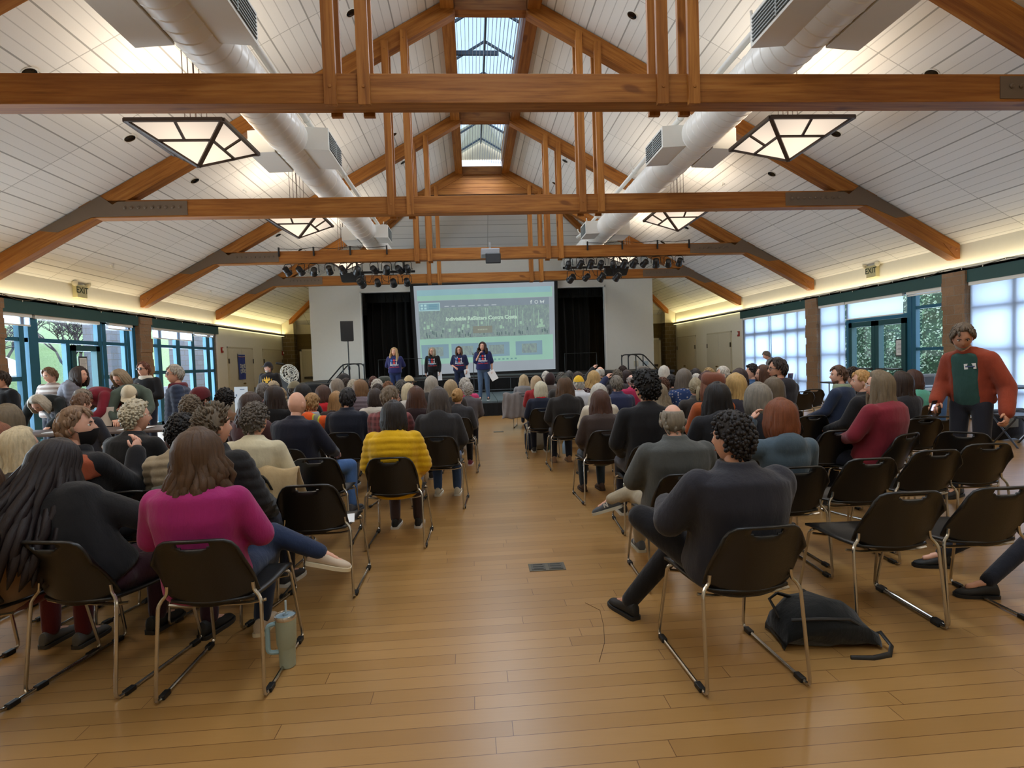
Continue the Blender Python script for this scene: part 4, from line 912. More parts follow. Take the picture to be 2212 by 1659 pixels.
strip(h*.965, h, (200, 200, 196), 'top_band'); strip(h*.905, h*.925, (206, 204, 200), 'stripe'); strip(h*.885, h*.905, (150, 50, 50), 'stripe')
m = MB()
for row, zz, hh in ((0, h*.50, .16), (1, h*.345, .16)):
    for k in range(5):
        y = -w*.55+k*w*.275; z1 = zz+.03*abs(k-2)*(1 if row == 0 else -1)*.5
        f = lambda yy, z_: (bw(yy, z_)[0]+.012, yy, z_)
        for a0, a1, b0, b1 in ((0, .07, -hh/2, hh/2), (.07, .15, hh/2-.05, hh/2), (.07, .15, -hh/2, -hh/2+.04)) if k % 2 == 0 else ((0, .06, -hh/2, hh/2), (.10, .16, -hh/2, hh/2), (.06, .10, -.02, .03)):
            m.add([f(y+a0*w*1.5, z1+b0), f(y+a1*w*1.5, z1+b0), f(y+a1*w*1.5, z1+b1), f(y+a0*w*1.5, z1+b1)], [(0, 1, 2, 3)])
m.obj('banner_lettering', plain((206, 208, 206), .7), t, False)
# pedestal fan
p = PY(624, 808, 16.5); t = thing('pedestal_fan', 'white caged pedestal fan tilted upward near the left stage wall', 'fan', (p.x, 16.5, 0)); c = Vector((0, 0, p.z)); ax = Vector((.75, -.55, .28)).normalized()
m = MB(); m.tube([(0, 0, .02), (0, 0, p.z-.1)], .025, 8); m.lathe([(.22, 0), (.2, .03), (.04, .05)], (0, 0, 0), 18); m.obj('stand', plain((200, 200, 194), .4), t)
m = MB(); x = ax.orthogonal().normalized(); y = ax.cross(x)
for r, d in ((.27, 0), (.27, .07), (.2, .11), (.12, .13), (.2, -.04), (.12, -.06)): m.tube([c+ax*d+(x*math.cos(k)+y*math.sin(k))*r for k in np.linspace(0, 2*PI, 22, endpoint=False)], .009, 5, 0, True)
for k in range(18):
    q = x*math.cos(k*PI/9)+y*math.sin(k*PI/9); m.tube([c+ax*.13+q*.05, c+ax*.11+q*.2, c+ax*.07+q*.27, c+q*.27, c-ax*.06+q*.1], .005, 4)
m.obj('cage', plain((214, 216, 208), .4), t)
for k in range(3):
    m = MB(); q0 = k*2*PI/3; f = lambda r, a, d: c+ax*(.03+d)+(x*math.cos(a)+y*math.sin(a))*r
    m.add([f(.04, q0, 0), f(.2, q0-.2, .02), f(.23, q0+.3, 0), f(.2, q0+.7, -.03), f(.05, q0+.6, -.01)], [(0, 1, 2, 3, 4)]); o = m.obj('fan_blade', plain((40, 44, 44), .4), t); o.modifiers.new('t', 'SOLIDIFY').thickness = .006
m = MB(); m.capsule(c-ax*.05, c-ax*.2, .07, .06, 12); m.obj('motor', plain((190, 190, 182), .4), t)
# dark equipment rack beside the fan
p = PY(606, 835, 17.2); t = thing('equipment_cart', 'dark audio equipment cart beside the white fan', 'cart', (p.x, 17.2, 0)); zt = PY(606, 806, 17.2).z
m = MB(); m.box(-.45, .5, -.3, .3, zt-.06, zt); m.obj('cart_top', M_BLACK, t, False); m = MB(); m.box(-.45, .5, -.3, .3, .35, .39); m.obj('shelf', M_BLACK, t, False)
for sx in (-.42, .47):
    for sy in (-.27, .27): m = MB(); m.tube([(sx, sy, 0), (sx, sy, zt-.06)], .025, 8); m.obj('leg', M_BLACK, t)
m = MB(); m.box(.1, .46, -.28, .28, .39, zt-.08); m.obj('amplifier', plain((26, 26, 28), .4), t, False, 40, .01)
m = MB(); m.tube([(.35, 0, zt), (.3, 0, zt+.22), (.1, -.1, zt+.28)], .014, 6); m.capsule((.12, -.1, zt+.27), (-.02, -.15, zt+.3), .03, .035, 8); m.obj('microphone_arm', M_BLACK, t)
# loudspeaker on tripod
t = thing('speaker_stand', 'tall black tripod stand under the stage-left loudspeaker', 'speaker stand', (-4.92, 20.0, 0))
m = MB(); m.tube([(0, 0, .3), (0, 0, 1.5)], .03, 8); m.tube([(0, 0, 1.5), (0, 0, 2.42)], .02, 8); m.obj('pole', M_BLACK, t)
m = MB(); m.lathe([(.04, 0), (.045, .06), (.04, .12)], (0, 0, 1.42), 10); m.obj('collar', M_BLACK, t)
for k in range(3): m = MB(); a = k*2*PI/3+.4; m.tube([(0, 0, .75), (.5*math.cos(a), .5*math.sin(a), .01)], .018, 6); m.obj('leg', M_BLACK, t)
p = PY(754, 716, 20); t = thing('loudspeaker', 'black rectangular loudspeaker on a tripod left of the stage', 'loudspeaker', (-4.92, 20, 2.42), R_(6))
m = MB(); m.prism([(-.22, -.17, 0), (.22, -.17, 0), (.16, .2, 0), (-.16, .2, 0)], (0, 0, .69)); m.obj('cabinet', plain((18, 18, 18), .6), t, False, 40, .015); m = MB(); m.box(-.2, .2, -.18, -.172, .04, .65); m.obj('front_grille', plain((11, 11, 11), .8, 0., .1, .6), t, False)
# handrails of the stage stairs, guard rail
def handrail(pts, label, x):
    t = thing('stair_handrail', label, 'handrail', (0, 0, 0)); m = MB(); m.tube(bend(pts, .15, 5), .024, 8); m.obj('rail_tube', plain((34, 36, 36), .4, .4), t)
    for q in pts[1:-1]: m = MB(); m.tube([(q[0], q[1], 0), q], .02, 8); m.obj('rail_post', plain((34, 36, 36), .4, .4), t)
for xt, s, nm in ((-4.6, -1, 'left'), (5.05, 1, 'right')):
    for k, yy in enumerate((20.1, 21.0)):
        xa = xt+.0*k
        handrail([(xa, yy, .75) if False else (xa, yy, 1.0), (xa, yy, 1.62), (xa+s*.55, yy, 1.62), (xa+s*1.35, yy, .75), (xa+s*1.36, yy, .35)], f'dark bent tube handrail of the {nm} stage stairs, {("nearer", "farther")[k]} rail', xa)
for x0, x1, nm in ((3.1, 4.4, 'right of the screen'), (-4.3, -2.6, 'left of the screen')):
    t = thing('guard_rail', f'thin dark guard rail on the stage {nm}', 'guard rail', (0, 0, 0)); m = MB(); m.tube([(x0, 22.4, 1.0), (x0, 22.4, 1.75), (x1, 22.4, 1.75), (x1, 22.4, 1.0)], .015, 6); m.obj('rail', plain((50, 54, 54), .4, .4), t)
t = thing('guard_rail', 'thin grey rail frame along the stage front behind the speakers', 'guard rail', (0, 0, 0)); m = MB()
m.tube([(-3.0, 20.5, .5), (3.6, 20.5, .5)], .015, 6); m.tube([(-3.0, 20.5, .93), (3.6, 20.5, .93)], .015, 6)
for x in np.arange(-3.0, 3.7, .94): m.tube([(x, 20.5, .42), (x, 20.5, .93)], .013, 6)
m.obj('rail', plain((62, 66, 66), .4, .4), t)
# steps
for s, x in ((-1, -5.5), (1, 5.7)):
    t = thing('stage_stairs', f'dark stage stairs on the {"left" if s < 0 else "right"}', 'stairs', (x, 20.5, 0))
    for k in range(4): m = MB(); m.box(-.45+(.22*k if s > 0 else 0)-.0, .45-(.22*k if s < 0 else 0), -.45, .6, .0 if k == 0 else .2*k+.002, .2*(k+1)); m.obj('step', plain((26, 26, 26), .6), t, False)
# microphone stand
p = PY(1022, 765, 16.9); t = thing('microphone_stand', 'slim black microphone stand behind the speaking person', 'microphone stand', (p.x, 16.9, .42))
m = MB(); m.tube([(0, 0, .02), (0, 0, p.z-.42)], .012, 6); m.lathe([(.14, 0), (.13, .02), (.02, .03)], (0, 0, 0), 16); m.obj('stand_pole', M_BLACK, t)
m = MB(); m.tube([(-.03, 0, p.z-.37), (-.025, 0, p.z-.42), (0, 0, p.z-.44), (.025, 0, p.z-.42), (.03, 0, p.z-.37)], .008, 6); m.obj('microphone_clip', M_BLACK, t)
# items by the right windows
def prop(px, py, Y, w, h, col, name, label, cat, tilt=.2, sub=None):
    p = PY(px, py, Y); m = MB(); m.obox((p.x, Y, max(p.z, h/2+.0)), ((1, 0, 0), (0, 1, tilt), (0, -tilt, 1)), (w/2, .008, h/2)); o = m.obj(name, plain(col, .5), None, False, 40, .003); tag(o, label, cat)
    if sub:
        g = MB(); g.obox((p.x, Y-.01, max(p.z, h/2)+.0), ((1, 0, 0), (0, 1, tilt), (0, -tilt, 1)), (w*.36, .004, h*.36)); g.obj('cover_picture', plain(sub, .5), o, False)
prop(1707, 815, 17.4, .17, .27, (120, 40, 34), 'display_book', 'dark red book standing on the window table', 'book', .25, (60, 60, 70)); prop(1721, 815, 17.3, .12, .28, (40, 38, 44), 'display_book', 'black book standing beside the dark red one', 'book', .3, (110, 60, 50))
prop(2003, 828, 11.8, .40, .42, (190, 200, 214), 'sign_board', 'clear pale sign standing on the literature table', 'sign', .1, (120, 130, 146)); prop(2150, 818, 9.3, .26, .30, (58, 62, 70), 'document_holder', 'grey tilted document holder on the table at right edge', 'document holder', .35, (100, 104, 112))
p = PZ(1985, 925, 0); t = thing('storage_bin', 'slate blue storage bin under the literature table', 'bin', (p.x+.9, 11.0, 0)); m = MB(); m.prism([(-.32, -.2, 0), (.32, -.2, 0), (.36, -.22, .68), (-.36, -.22, .68)], (0, .42, 0)); m.obj('bin_body', plain((58, 84, 108), .5), t, False, 40, .02); m = MB(); m.box(-.38, .38, -.25, .25, .68, .73); m.obj('bin_lid', plain((50, 70, 92), .5), t, False, 40, .01)
p = PZ(2190, 955, .0); t = thing('tote_bag', 'grey and black tote bag at the right edge below the table', 'bag', (p.x+.12, p.y+.3, 0)); m = MB(); R0 = []
for z, w, d in ((0.02, .22, .16), (.1, .3, .2), (.28, .30, .19), (.40, .36, .2), (.47, .40, .16)): R0.append([(w*math.cos(a)+.04*z, d*math.sin(a), z+.02*math.sin(3*a)) for a in np.linspace(0, 2*PI, 18, endpoint=False)])
m.loft(R0); m.obj('bag_body', fabric((30, 33, 42)), t, True, 0); m = MB(); m.tube([(-.38, 0, .45), (-.42, -.02, .36), (-.40, -.03, .22), (-.36, -.02, .25), (-.35, 0, .42)], .012, 6); m.obj('strap', M_BLACK, t); m = MB(); m.box(-.2, .05, -.215, -.2, .22, .4); m.obj('bag_patch', plain((120, 120, 112), .7), t, False, 40, .01)
t = thing('folding_chair', 'grey metal folding chair frame at the right edge by the windows', 'chair', (p.x-.25, p.y-.3, 0)); m = MB()
for s in (-1, 1): m.tube(bend([(s*.22, .2, 0), (s*.22, -.2, .45), (s*.22, .22, .48), (s*.22, -.22, 0)], .05, 3), .013, 8)
m.tube([(-.22, -.2, .45), (.22, -.2, .45)], .013, 8); m.obj('frame', plain((70, 76, 86), .35, .7), t); m = MB(); m.box(-.22, .22, -.2, .22, .46, .48); m.obj('seat', plain((70, 74, 82), .4), t, False, 40, .008)
# bags under the right aisle chairs
p = PZ(1155, 975, 0); t = thing('tote_bag', 'navy and cream tote bag under the aisle chair of the white-bobbed person', 'bag', (p.x+.05, p.y+.25, 0)); m = MB(); R0 = [[(w*math.cos(a), d*math.sin(a), z) for a in np.linspace(0, 2*PI, 16, endpoint=False)] for z, w, d in ((.01, .16, .13), (.1, .2, .15), (.3, .2, .13), (.38, .15, .1))]
m.loft(R0); m.obj('bag_body', fabric((150, 142, 124)), t, True, 0); m = MB(); m.tube([(-.15, -.1, .3), (-.2, -.12, .45), (-.1, -.1, .5), (0, -.1, .34)], .014, 6); m.obj('strap', plain((30, 36, 56), .6), t); m = MB(); m.box(-.2, -.1, -.16, -.1, .02, .3); m.obj('side_pocket', fabric((28, 34, 54)), t, False, 40, .02)
p = PZ(1188, 975, 0); m = MB(); m.lathe([(.035, 0), (.04, .02), (.04, .2), (.03, .24), (.03, .27), (.02, .275)], (p.x, p.y+.2, 0), 14); o = m.obj('water_bottle', plain((70, 110, 78), .4)); tag(o, 'green water bottle standing under a right aisle chair', 'bottle')
p = PZ(1225, 985, 0); m = MB(); m.lathe([(.033, 0), (.035, .01), (.035, .15), (.012, .2), (.014, .22)], (p.x, p.y+.25, 0), 14); o = m.obj('water_bottle', plain((150, 176, 200), .2)); tag(o, 'clear blue water bottle under the chair beside green bottle', 'bottle')
# fire extinguisher in the far right alcove
p = PY(1448, 800, 27.5); t = thing('fire_extinguisher', 'red fire extinguisher on the wall in the far right alcove', 'fire extinguisher', (p.x, 27.85, p.z-.3)); m = MB(); m.lathe([(.08, 0), (.085, .02), (.085, .36), (.05, .42), (.03, .46)], (0, 0, 0), 16); m.obj('cylinder_body', plain((170, 30, 24), .3), t); m = MB(); m.tube([(0, 0, .46), (.02, -.02, .54), (.1, -.03, .52), (.13, -.03, .3)], .016, 6); m.obj('hose', M_BLACK, t)
# ---------------------------------------------------------------- outside
m = MB()
m.box(-60, -9.98, -40, 70, -.3, -.02); m.box(9.98, 60, -40, 70, -.3, -.02); struct(m, 'ground', plain((150, 146, 140), .9), 'pale paving outside the windows', 'ground')
def slope_mesh():
    m = MB(); n, k = 30, 16
    def hp(i, j):
        x = -15-22*j/k; y = -6+50*i/n; return (x, y, -.02+(1-math.exp(-((j/k)*3.2)))*8.5*(.85+.15*math.sin(i*.5))+.15*math.sin(i*1.7+j))
    m.v = [hp(i, j) for i in range(n+1) for j in range(k+1)]; m.f = [(i*(k+1)+j, (i+1)*(k+1)+j, (i+1)*(k+1)+j+1, i*(k+1)+j+1) for i in range(n) for j in range(k)]; m.mi = [0]*len(m.f); return m
o = slope_mesh().obj('grass_slope', leaf_mat((128, 152, 92), (150, 178, 110), (176, 196, 142)), None, True, 0); tag(o, 'bright green grass slope outside the left windows', 'grass', None, 'structure')
for k, (y0, y1) in enumerate(((18.3, 19.5), (23.2, 25.4))):
    m = MB(); m.box(-12.6, -11.8, y0, y1, -.1, 3.6); o = m.obj('outer_wall_pier', block_mat((150, 148, 156), (166, 164, 172)), None, False); tag(o, f'grey block garden pier outside the left windows, {("nearer", "farther")[k]} one', 'pier', None, 'structure')
def tree(x, y, z, h, seed, label):
    rr = random.Random(seed); m = MB(); c = [0]
    def br(p, d, L, r, dep):
        if dep == 0 or c[0] > 1500: return
        c[0] += 1; r = max(r, .011); q = p+d*L; mid = p+d*L*.5+Vector((rr.uniform(-1, 1), rr.uniform(-1, 1), rr.uniform(-.3, .5)))*L*.08; m.tube([p, mid, q], [r, r*.85, r*.68], 5)
        for _ in range(3 if dep > 3 else 2):
            nd = (d+Vector((rr.uniform(-1, 1), rr.uniform(-1, 1), rr.uniform(-.35, .6)))*.75).normalized(); br(q, nd, L*rr.uniform(.62, .85), r*.62, dep-1)
    br(Vector((0, 0, 0)), Vector((.05, 0, 1)), h*.17, .09, 8)
    o = m.obj('bare_tree', plain((104, 92, 96), .9), None, True, 0); o.location = (x, y, z); tag(o, label, 'tree', 'bare trees on the slope')
for k, (x, y, z, h) in enumerate(((-15.2, 17.5, .2, 6.0), (-16.5, 20.0, .8, 6.5), (-16.0, 22.6, .6, 6.5), (-17.5, 25.5, 1.4, 6.5), (-18.5, 22.0, 2.6, 6), (-19, 28.5, 3, 6.5), (-18, 31, 1.6, 7), (-15.6, 14.2, .3, 5.5))):
    tree(x, y, z, h, 11+k, 'bare branching tree on the green slope outside the left windows')
# clipped ivy hedge outside the right wall
rr = random.Random(9); m = MB()
for i in range(26000):
    y = rr.uniform(6, 30); z = rr.uniform(0, 3.6); x = 13.4+.35*noise.noise((y*.8, z*.9, 0))+rr.uniform(-.15, .35)
    d = Vector((rr.uniform(-1, -.2), rr.uniform(-.7, .7), rr.uniform(-.5, .8))).normalized(); a = d.orthogonal().normalized(); b = d.cross(a); s = rr.uniform(.025, .055); ph = rr.uniform(0, 6); u = a*math.cos(ph)+b*math.sin(ph); v = b*math.cos(ph)-a*math.sin(ph); p = Vector((x, y, z))
    m.add([p-u*s, p+v*s*.6, p+u*s, p-v*s*.6], [(0, 1, 2, 3)], rr.randrange(3))
m.box(13.7, 14.6, 6, 30, -.02, 3.5, 3)
o = m.obj('ivy_hedge', [plain((104, 140, 100), .5), plain((152, 182, 144), .45), plain((198, 214, 190), .4), plain((54, 80, 54), .8)], None, False); tag(o, 'dense green ivy hedge outside the right windows', 'hedge', None, 'stuff')
# patio umbrella and low wall outside the left door
t = thing('patio_umbrella', 'white patio umbrella outside the left glass door', 'umbrella', (-13.6, 16.4, 0)); m = MB(); m.tube([(0, 0, 0), (0, 0, 2.2)], .03, 8); m.obj('pole', M_WHITE, t); m = MB(); m.lathe([(1.1, 1.55), (1.12, 1.6), (.5, 1.95), (.02, 2.2)], (0, 0, 0), 8); m.obj('canopy', plain((236, 238, 240), .7), t, False)
m = MB(); m.box(-14.9, -14.5, 4, 40, -.02, .9); o = m.obj('garden_wall', plain((178, 176, 180), .9), None, False); tag(o, 'low pale garden wall at the foot of the grass slope', 'wall', None, 'structure')
# ---------------------------------------------------------------- world and sun
w = bpy.data.worlds.new('sky'); SC.world = w; w.use_nodes = True; nt = w.node_tree; bg = nt.nodes['Background']
tc = nt.nodes.new('ShaderNodeTexCoord'); sx = nt.nodes.new('ShaderNodeSeparateXYZ'); rp = nt.nodes.new('ShaderNodeValToRGB'); nt.links.new(tc.outputs['Generated'], sx.inputs[0]); nt.links.new(sx.outputs[2], rp.inputs[0])
rp.color_ramp.elements[0].position = 0; rp.color_ramp.elements[0].color = (.80, .88, 1, 1); rp.color_ramp.elements[1].position = .7; rp.color_ramp.elements[1].color = (.55, .72, 1, 1)
nt.links.new(rp.outputs[0], bg.inputs[0]); bg.inputs[1].default_value = 2.6
sl = bpy.data.lights.new('sun', 'SUN'); sl.energy = 2.0; sl.angle = R_(40); sl.color = (1, .97, .92); so = bpy.data.objects.new('sun', sl); COL.objects.link(so); so.rotation_euler = (R_(12), R_(-26), 0)
# ================================================================ people
V = Vector
def remesh(mb, vox, it=4, puff=0., seed=0):
    me = mb.mesh('r', True, 0); o = bpy.data.objects.new('r', me); COL.objects.link(o)
    a = o.modifiers.new('r', 'REMESH'); a.mode = 'VOXEL'; a.voxel_size = vox; a.use_smooth_shade = True
    b = o.modifiers.new('s', 'SMOOTH'); b.factor = .5; b.iterations = it
    dg = bpy.context.evaluated_depsgraph_get(); r = bpy.data.meshes.new_from_object(o.evaluated_get(dg)); bpy.data.objects.remove(o); bpy.data.meshes.remove(me)
    r.materials.clear()
    if puff:
        n = len(r.vertices); co = np.empty(n*3); r.vertices.foreach_get('co', co); co = co.reshape(-1, 3); no = np.empty(n*3); r.vertex_normals.foreach_get('vector', no); no = no.reshape(-1, 3)
        ph = co[:, 2]+.10*np.abs(co[:, 0])**1.5*2
        d = puff*(np.abs(np.sin(np.pi*ph/.062))**.6-.75)
        co += no*d[:, None]; r.vertices.foreach_set('co', co.ravel())
    return r
SIT = dict(pelvis=(0, -.05, .53), waist=(0, -.10, .70), chest=(0, -.09, .93), neck=(0, -.04, 1.09), head=(0, .0, 1.225), sh=(.185, -.06, 1.025), el=(.24, .02, .77), wr=(.11, .26, .64), hip=(.09, -.02, .52), kn=(.12, .42, .505), an=(.12, .40, .09), toe=(0, 1, 0), top=1.375)
STAND = dict(pelvis=(0, 0, .94), waist=(0, .015, 1.09), chest=(0, 0, 1.30), neck=(0, -.01, 1.45), head=(0, .03, 1.59), sh=(.18, -.01, 1.385), el=(.235, -.03, 1.11), wr=(.235, .07, .87), hip=(.09, 0, .92), kn=(.10, .03, .50), an=(.12, 0, .09), toe=(0, 1, 0), top=1.74)
def P_(base, **kw):
    p = {}
    for k, v in base.items():
        if k in ('sh', 'el', 'wr', 'hip', 'kn', 'an', 'toe'): p['R'+k] = V(v); p['L'+k] = V((-v[0], v[1], v[2]))
        else: p[k] = V(v) if k != 'top' else v
    for k, v in kw.items():
        if k in ('sh', 'el', 'wr', 'hip', 'kn', 'an', 'toe'): p['R'+k] = V(v); p['L'+k] = V((-v[0], v[1], v[2]))
        else: p[k] = V(v) if k != 'top' else v
    return p
POSES = {
 'sit': P_(SIT), 'sit2': P_(SIT, wr=(.16, .22, .62), el=(.26, -.02, .77)), 'sit_low': P_(SIT, head=(0, .04, 1.21), neck=(0, -.01, 1.08)),
 'sit_wide': P_(SIT, sh=(.20, -.06, 1.03), el=(.30, .0, .80), wr=(.10, .20, .70)),
 'cross_mag': P_(SIT, Lkn=(.16, .42, .62), Lan=(.46, .42, .48), Ltoe=(.95, .1, -.25), Rkn=(.13, .43, .50), Ran=(.08, .40, .09), el=(.29, .0, .79), wr=(.06, .22, .72), sh=(.20, -.06, 1.02)),
 'cross_navy': P_(SIT, Lkn=(-.36, .28, .72), Lan=(.02, .42, .60), Ltoe=(.9, .3, -.1), Rkn=(-.08, .42, .50), Ran=(-.36, .56, .09), Rtoe=(-.3, .9, 0), Lel=(-.33, -.0, .82), Lwr=(-.22, .28, .80), Rel=(.26, .05, .80), sh=(.21, -.07, 1.03), Rwr=(-.02, .30, .74)),
 'cross_grey': P_(SIT, Rkn=(-.06, .42, .60), Ran=(-.36, .50, .47), Rtoe=(-.85, .45, -.35), Lkn=(-.13, .42, .50), Lan=(-.10, .55, .09), sh=(.21, -.07, 1.02), el=(.30, .02, .78), wr=(.10, .24, .70)),
 'phone': P_(SIT, pelvis=(0, -.10, .53), waist=(-.06, -.16, .68), chest=(-.15, -.15, .86), neck=(-.22, -.12, 1.0), head=(-.26, -.08, 1.115), Rsh=(.0, -.06, .90), Lsh=(-.36, -.11, .87), Rel=(.24, .04, .78), Rwr=(.14, .32, .74), Lel=(-.40, .02, .68), Lwr=(-.16, .28, .68), Rkn=(.22, .44, .52), Ran=(.26, .36, .09), top=1.265),
 'side_r': P_(SIT, Rkn=(.30, .36, .51), Ran=(.32, .34, .09), Rwr=(.22, .24, .68), Rel=(.30, .02, .78)),
 'ear': P_(SIT, Lel=(-.30, .08, .92), Lwr=(-.14, .14, 1.16)),
 'chin': P_(SIT, Rel=(.16, .20, .80), Rwr=(.10, .26, 1.00)),
 'headhand': P_(SIT, Lel=(-.30, .05, 1.10), Lwr=(-.12, .10, 1.30)),
 'rel_legs': P_(SIT, kn=(.14, .44, .52), an=(.30, .95, .11), pelvis=(0, .02, .53)),
 'stand': P_(STAND), 'behind': P_(STAND, el=(.27, -.12, 1.13), wr=(.10, -.19, .98)),
 'bent': P_(STAND, Rel=(.26, .0, 1.12), Rwr=(.14, .18, 1.04), Lel=(-.25, -.02, 1.10), Lwr=(-.24, .10, .92)),
 'mic': P_(STAND, Rel=(.23, .08, 1.13), Rwr=(.10, .19, 1.37), Lel=(-.25, -.03, 1.11), Lwr=(-.26, .03, .86)),
 'lean': P_(STAND, pelvis=(0, -.16, .93), waist=(0, -.06, 1.03), chest=(0, .12, 1.13), neck=(0, .26, 1.16), head=(0, .37, 1.13), sh=(.185, .20, 1.14), el=(.24, .30, .92), wr=(.18, .46, .80), hip=(.09, -.14, .91), kn=(.1, -.06, .49), top=1.27),
 'stoop': P_(STAND, pelvis=(0, -.06, .93), chest=(0, .06, 1.27), neck=(0, .11, 1.40), head=(0, .20, 1.50), sh=(.18, .08, 1.34), el=(.22, .10, 1.06), wr=(.12, .32, 1.02), top=1.64),
 'grip': P_(STAND, pelvis=(0, -.03, .94), chest=(0, .03, 1.28), neck=(0, .07, 1.43), head=(0, .15, 1.555), sh=(.155, .03, 1.34), Lel=(-.27, -.03, 1.08), Lwr=(-.31, .08, .86), Rel=(.23, .02, 1.10), Rwr=(.20, .20, .95), top=1.69),
 'fold': P_(STAND, el=(.26, .02, 1.12), wr=(.02, .18, 1.10)),
}
for _k, _p in POSES.items():
    if _k.startswith(('sit', 'cross', 'side', 'ear', 'chin', 'head')):
        for _j, _dy, _dz in (('pelvis', -.04, 0), ('waist', -.05, 0), ('chest', -.10, -.01), ('neck', -.13, -.01), ('head', -.13, -.01), ('Rsh', -.12, -.035), ('Lsh', -.12, -.035), ('Rel', -.09, -.02), ('Lel', -.09, -.02), ('Rwr', -.05, 0), ('Lwr', -.05, 0)): _p[_j] = _p[_j]+V((0, _dy, _dz))
        _p['top'] = _p['top']-.01
def crom(pts, t):
    n = len(pts)-1; x = max(-.15, min(1.15, t))*n; i = max(0, min(n-1, int(math.floor(x)))); f = x-i
    p = [pts[max(0, i-1)], pts[i], pts[i+1], pts[min(n, i+2)]]
    if f < 0 or f > 1: return pts[i]+(pts[i+1]-pts[i])*f, (pts[i+1]-pts[i]).normalized()
    g = lambda f: .5*((2*p[1])+(p[2]-p[0])*f+(2*p[0]-5*p[1]+4*p[2]-p[3])*f*f+(3*p[1]-p[0]-3*p[2]+p[3])*f**3)
    return g(f), (g(min(1, f+.05))-g(max(0, f-.05))).normalized()
TORSO = [(-.05, .160, .122), (0, .178, .14), (.2, .170, .132), (.45, .160, .122), (.66, .176, .122), (.82, .180, .112), (.92, .145, .092), (.99, .075, .072), (1.06, .058, .060)]
def torso(mb, p, w, th, secs=TORSO, n=18, t0=-1, t1=2, shift=0, gap=0):
    pts = [p['pelvis'], p['waist'], p['chest'], p['neck']]; lat = (p['Rsh']-p['Lsh']).normalized(); rings = []
    for t, hw, hd in secs:
        if not t0 <= t <= t1: continue
        c, d = crom(pts, t); x = (lat-d*lat.dot(d)).normalized(); y = d.cross(x); k = w if t < .9 else 1+(w-1)*.3; r = []
        hw_, hd_ = hw*k+th, hd*(1+(k-1)*1.3)+th; c = c+y*shift
        if gap:
            A = [PI/2+gap+(2*PI-2*gap)*j/(n-1) for j in range(n)]; o = [(math.cos(a), math.sin(a)) for a in A]
            r = [c+x*hw_*a+y*hd_*b for a, b in o]+[c+x*(hw_-.025)*a+y*(hd_-.025)*b for a, b in o[::-1]]
        else:
            for j in range(n): a = 2*PI*j/n; ca, sa = math.cos(a), math.sin(a); r.append(c+x*hw_*math.copysign(abs(ca)**.85, ca)+y*hd_*math.copysign(abs(sa)**.9, sa))
        rings.append(r)
    mb.loft(rings)
def arms(mb, p, w, th, frac=1.0, r0=.060):
    k = .78+.22*w
    for s in 'RL':
        a, b, c = p[s+'sh'], p[s+'el'], p[s+'wr']; mb.ell(a-V((0, 0, .012)), (r0*1.0*k+th*.7), 12, 8)
        if frac <= .5:
            e = a.lerp(b, frac*2); mb.capsule(a, e, r0*k+th, .054*k+th+.006, 12)
        else: mb.capsule(a, b, r0*k+th, .050*k+th, 12); mb.capsule(b, b.lerp(c, (frac-.5)*2), .049*k+th, .036+th, 12)
def legs(mb, p, w, th, cut=1.):
    k = .5+.5*w
    mb.ell(p['pelvis'], (.17*w+th, .135*w+th, .11+th), 14, 10)
    for s in 'RL': mb.capsule(p[s+'hip'], p[s+'kn'], .086*k+th, .062*k+th, 12); mb.capsule(p[s+'kn'], p[s+'kn'].lerp(p[s+'an'], .97*cut), .060*k+th, .044*k+th, 12)
HA, HB, HC = .078, .098, .125
def hsurf(th, ph, infl=0.):
    ct, st, cp, sp_ = math.cos(th), math.sin(th), math.cos(ph), math.sin(ph); z = sp_; x, y = st*cp*(HA+infl), ct*cp*(HB+infl)
    if z < 0: k = -z; x *= 1-.26*k*k; y = y*(1-.10*k) if y > 0 else y*(1-.32*k)
    return V((x, y, z*(HC+infl)))
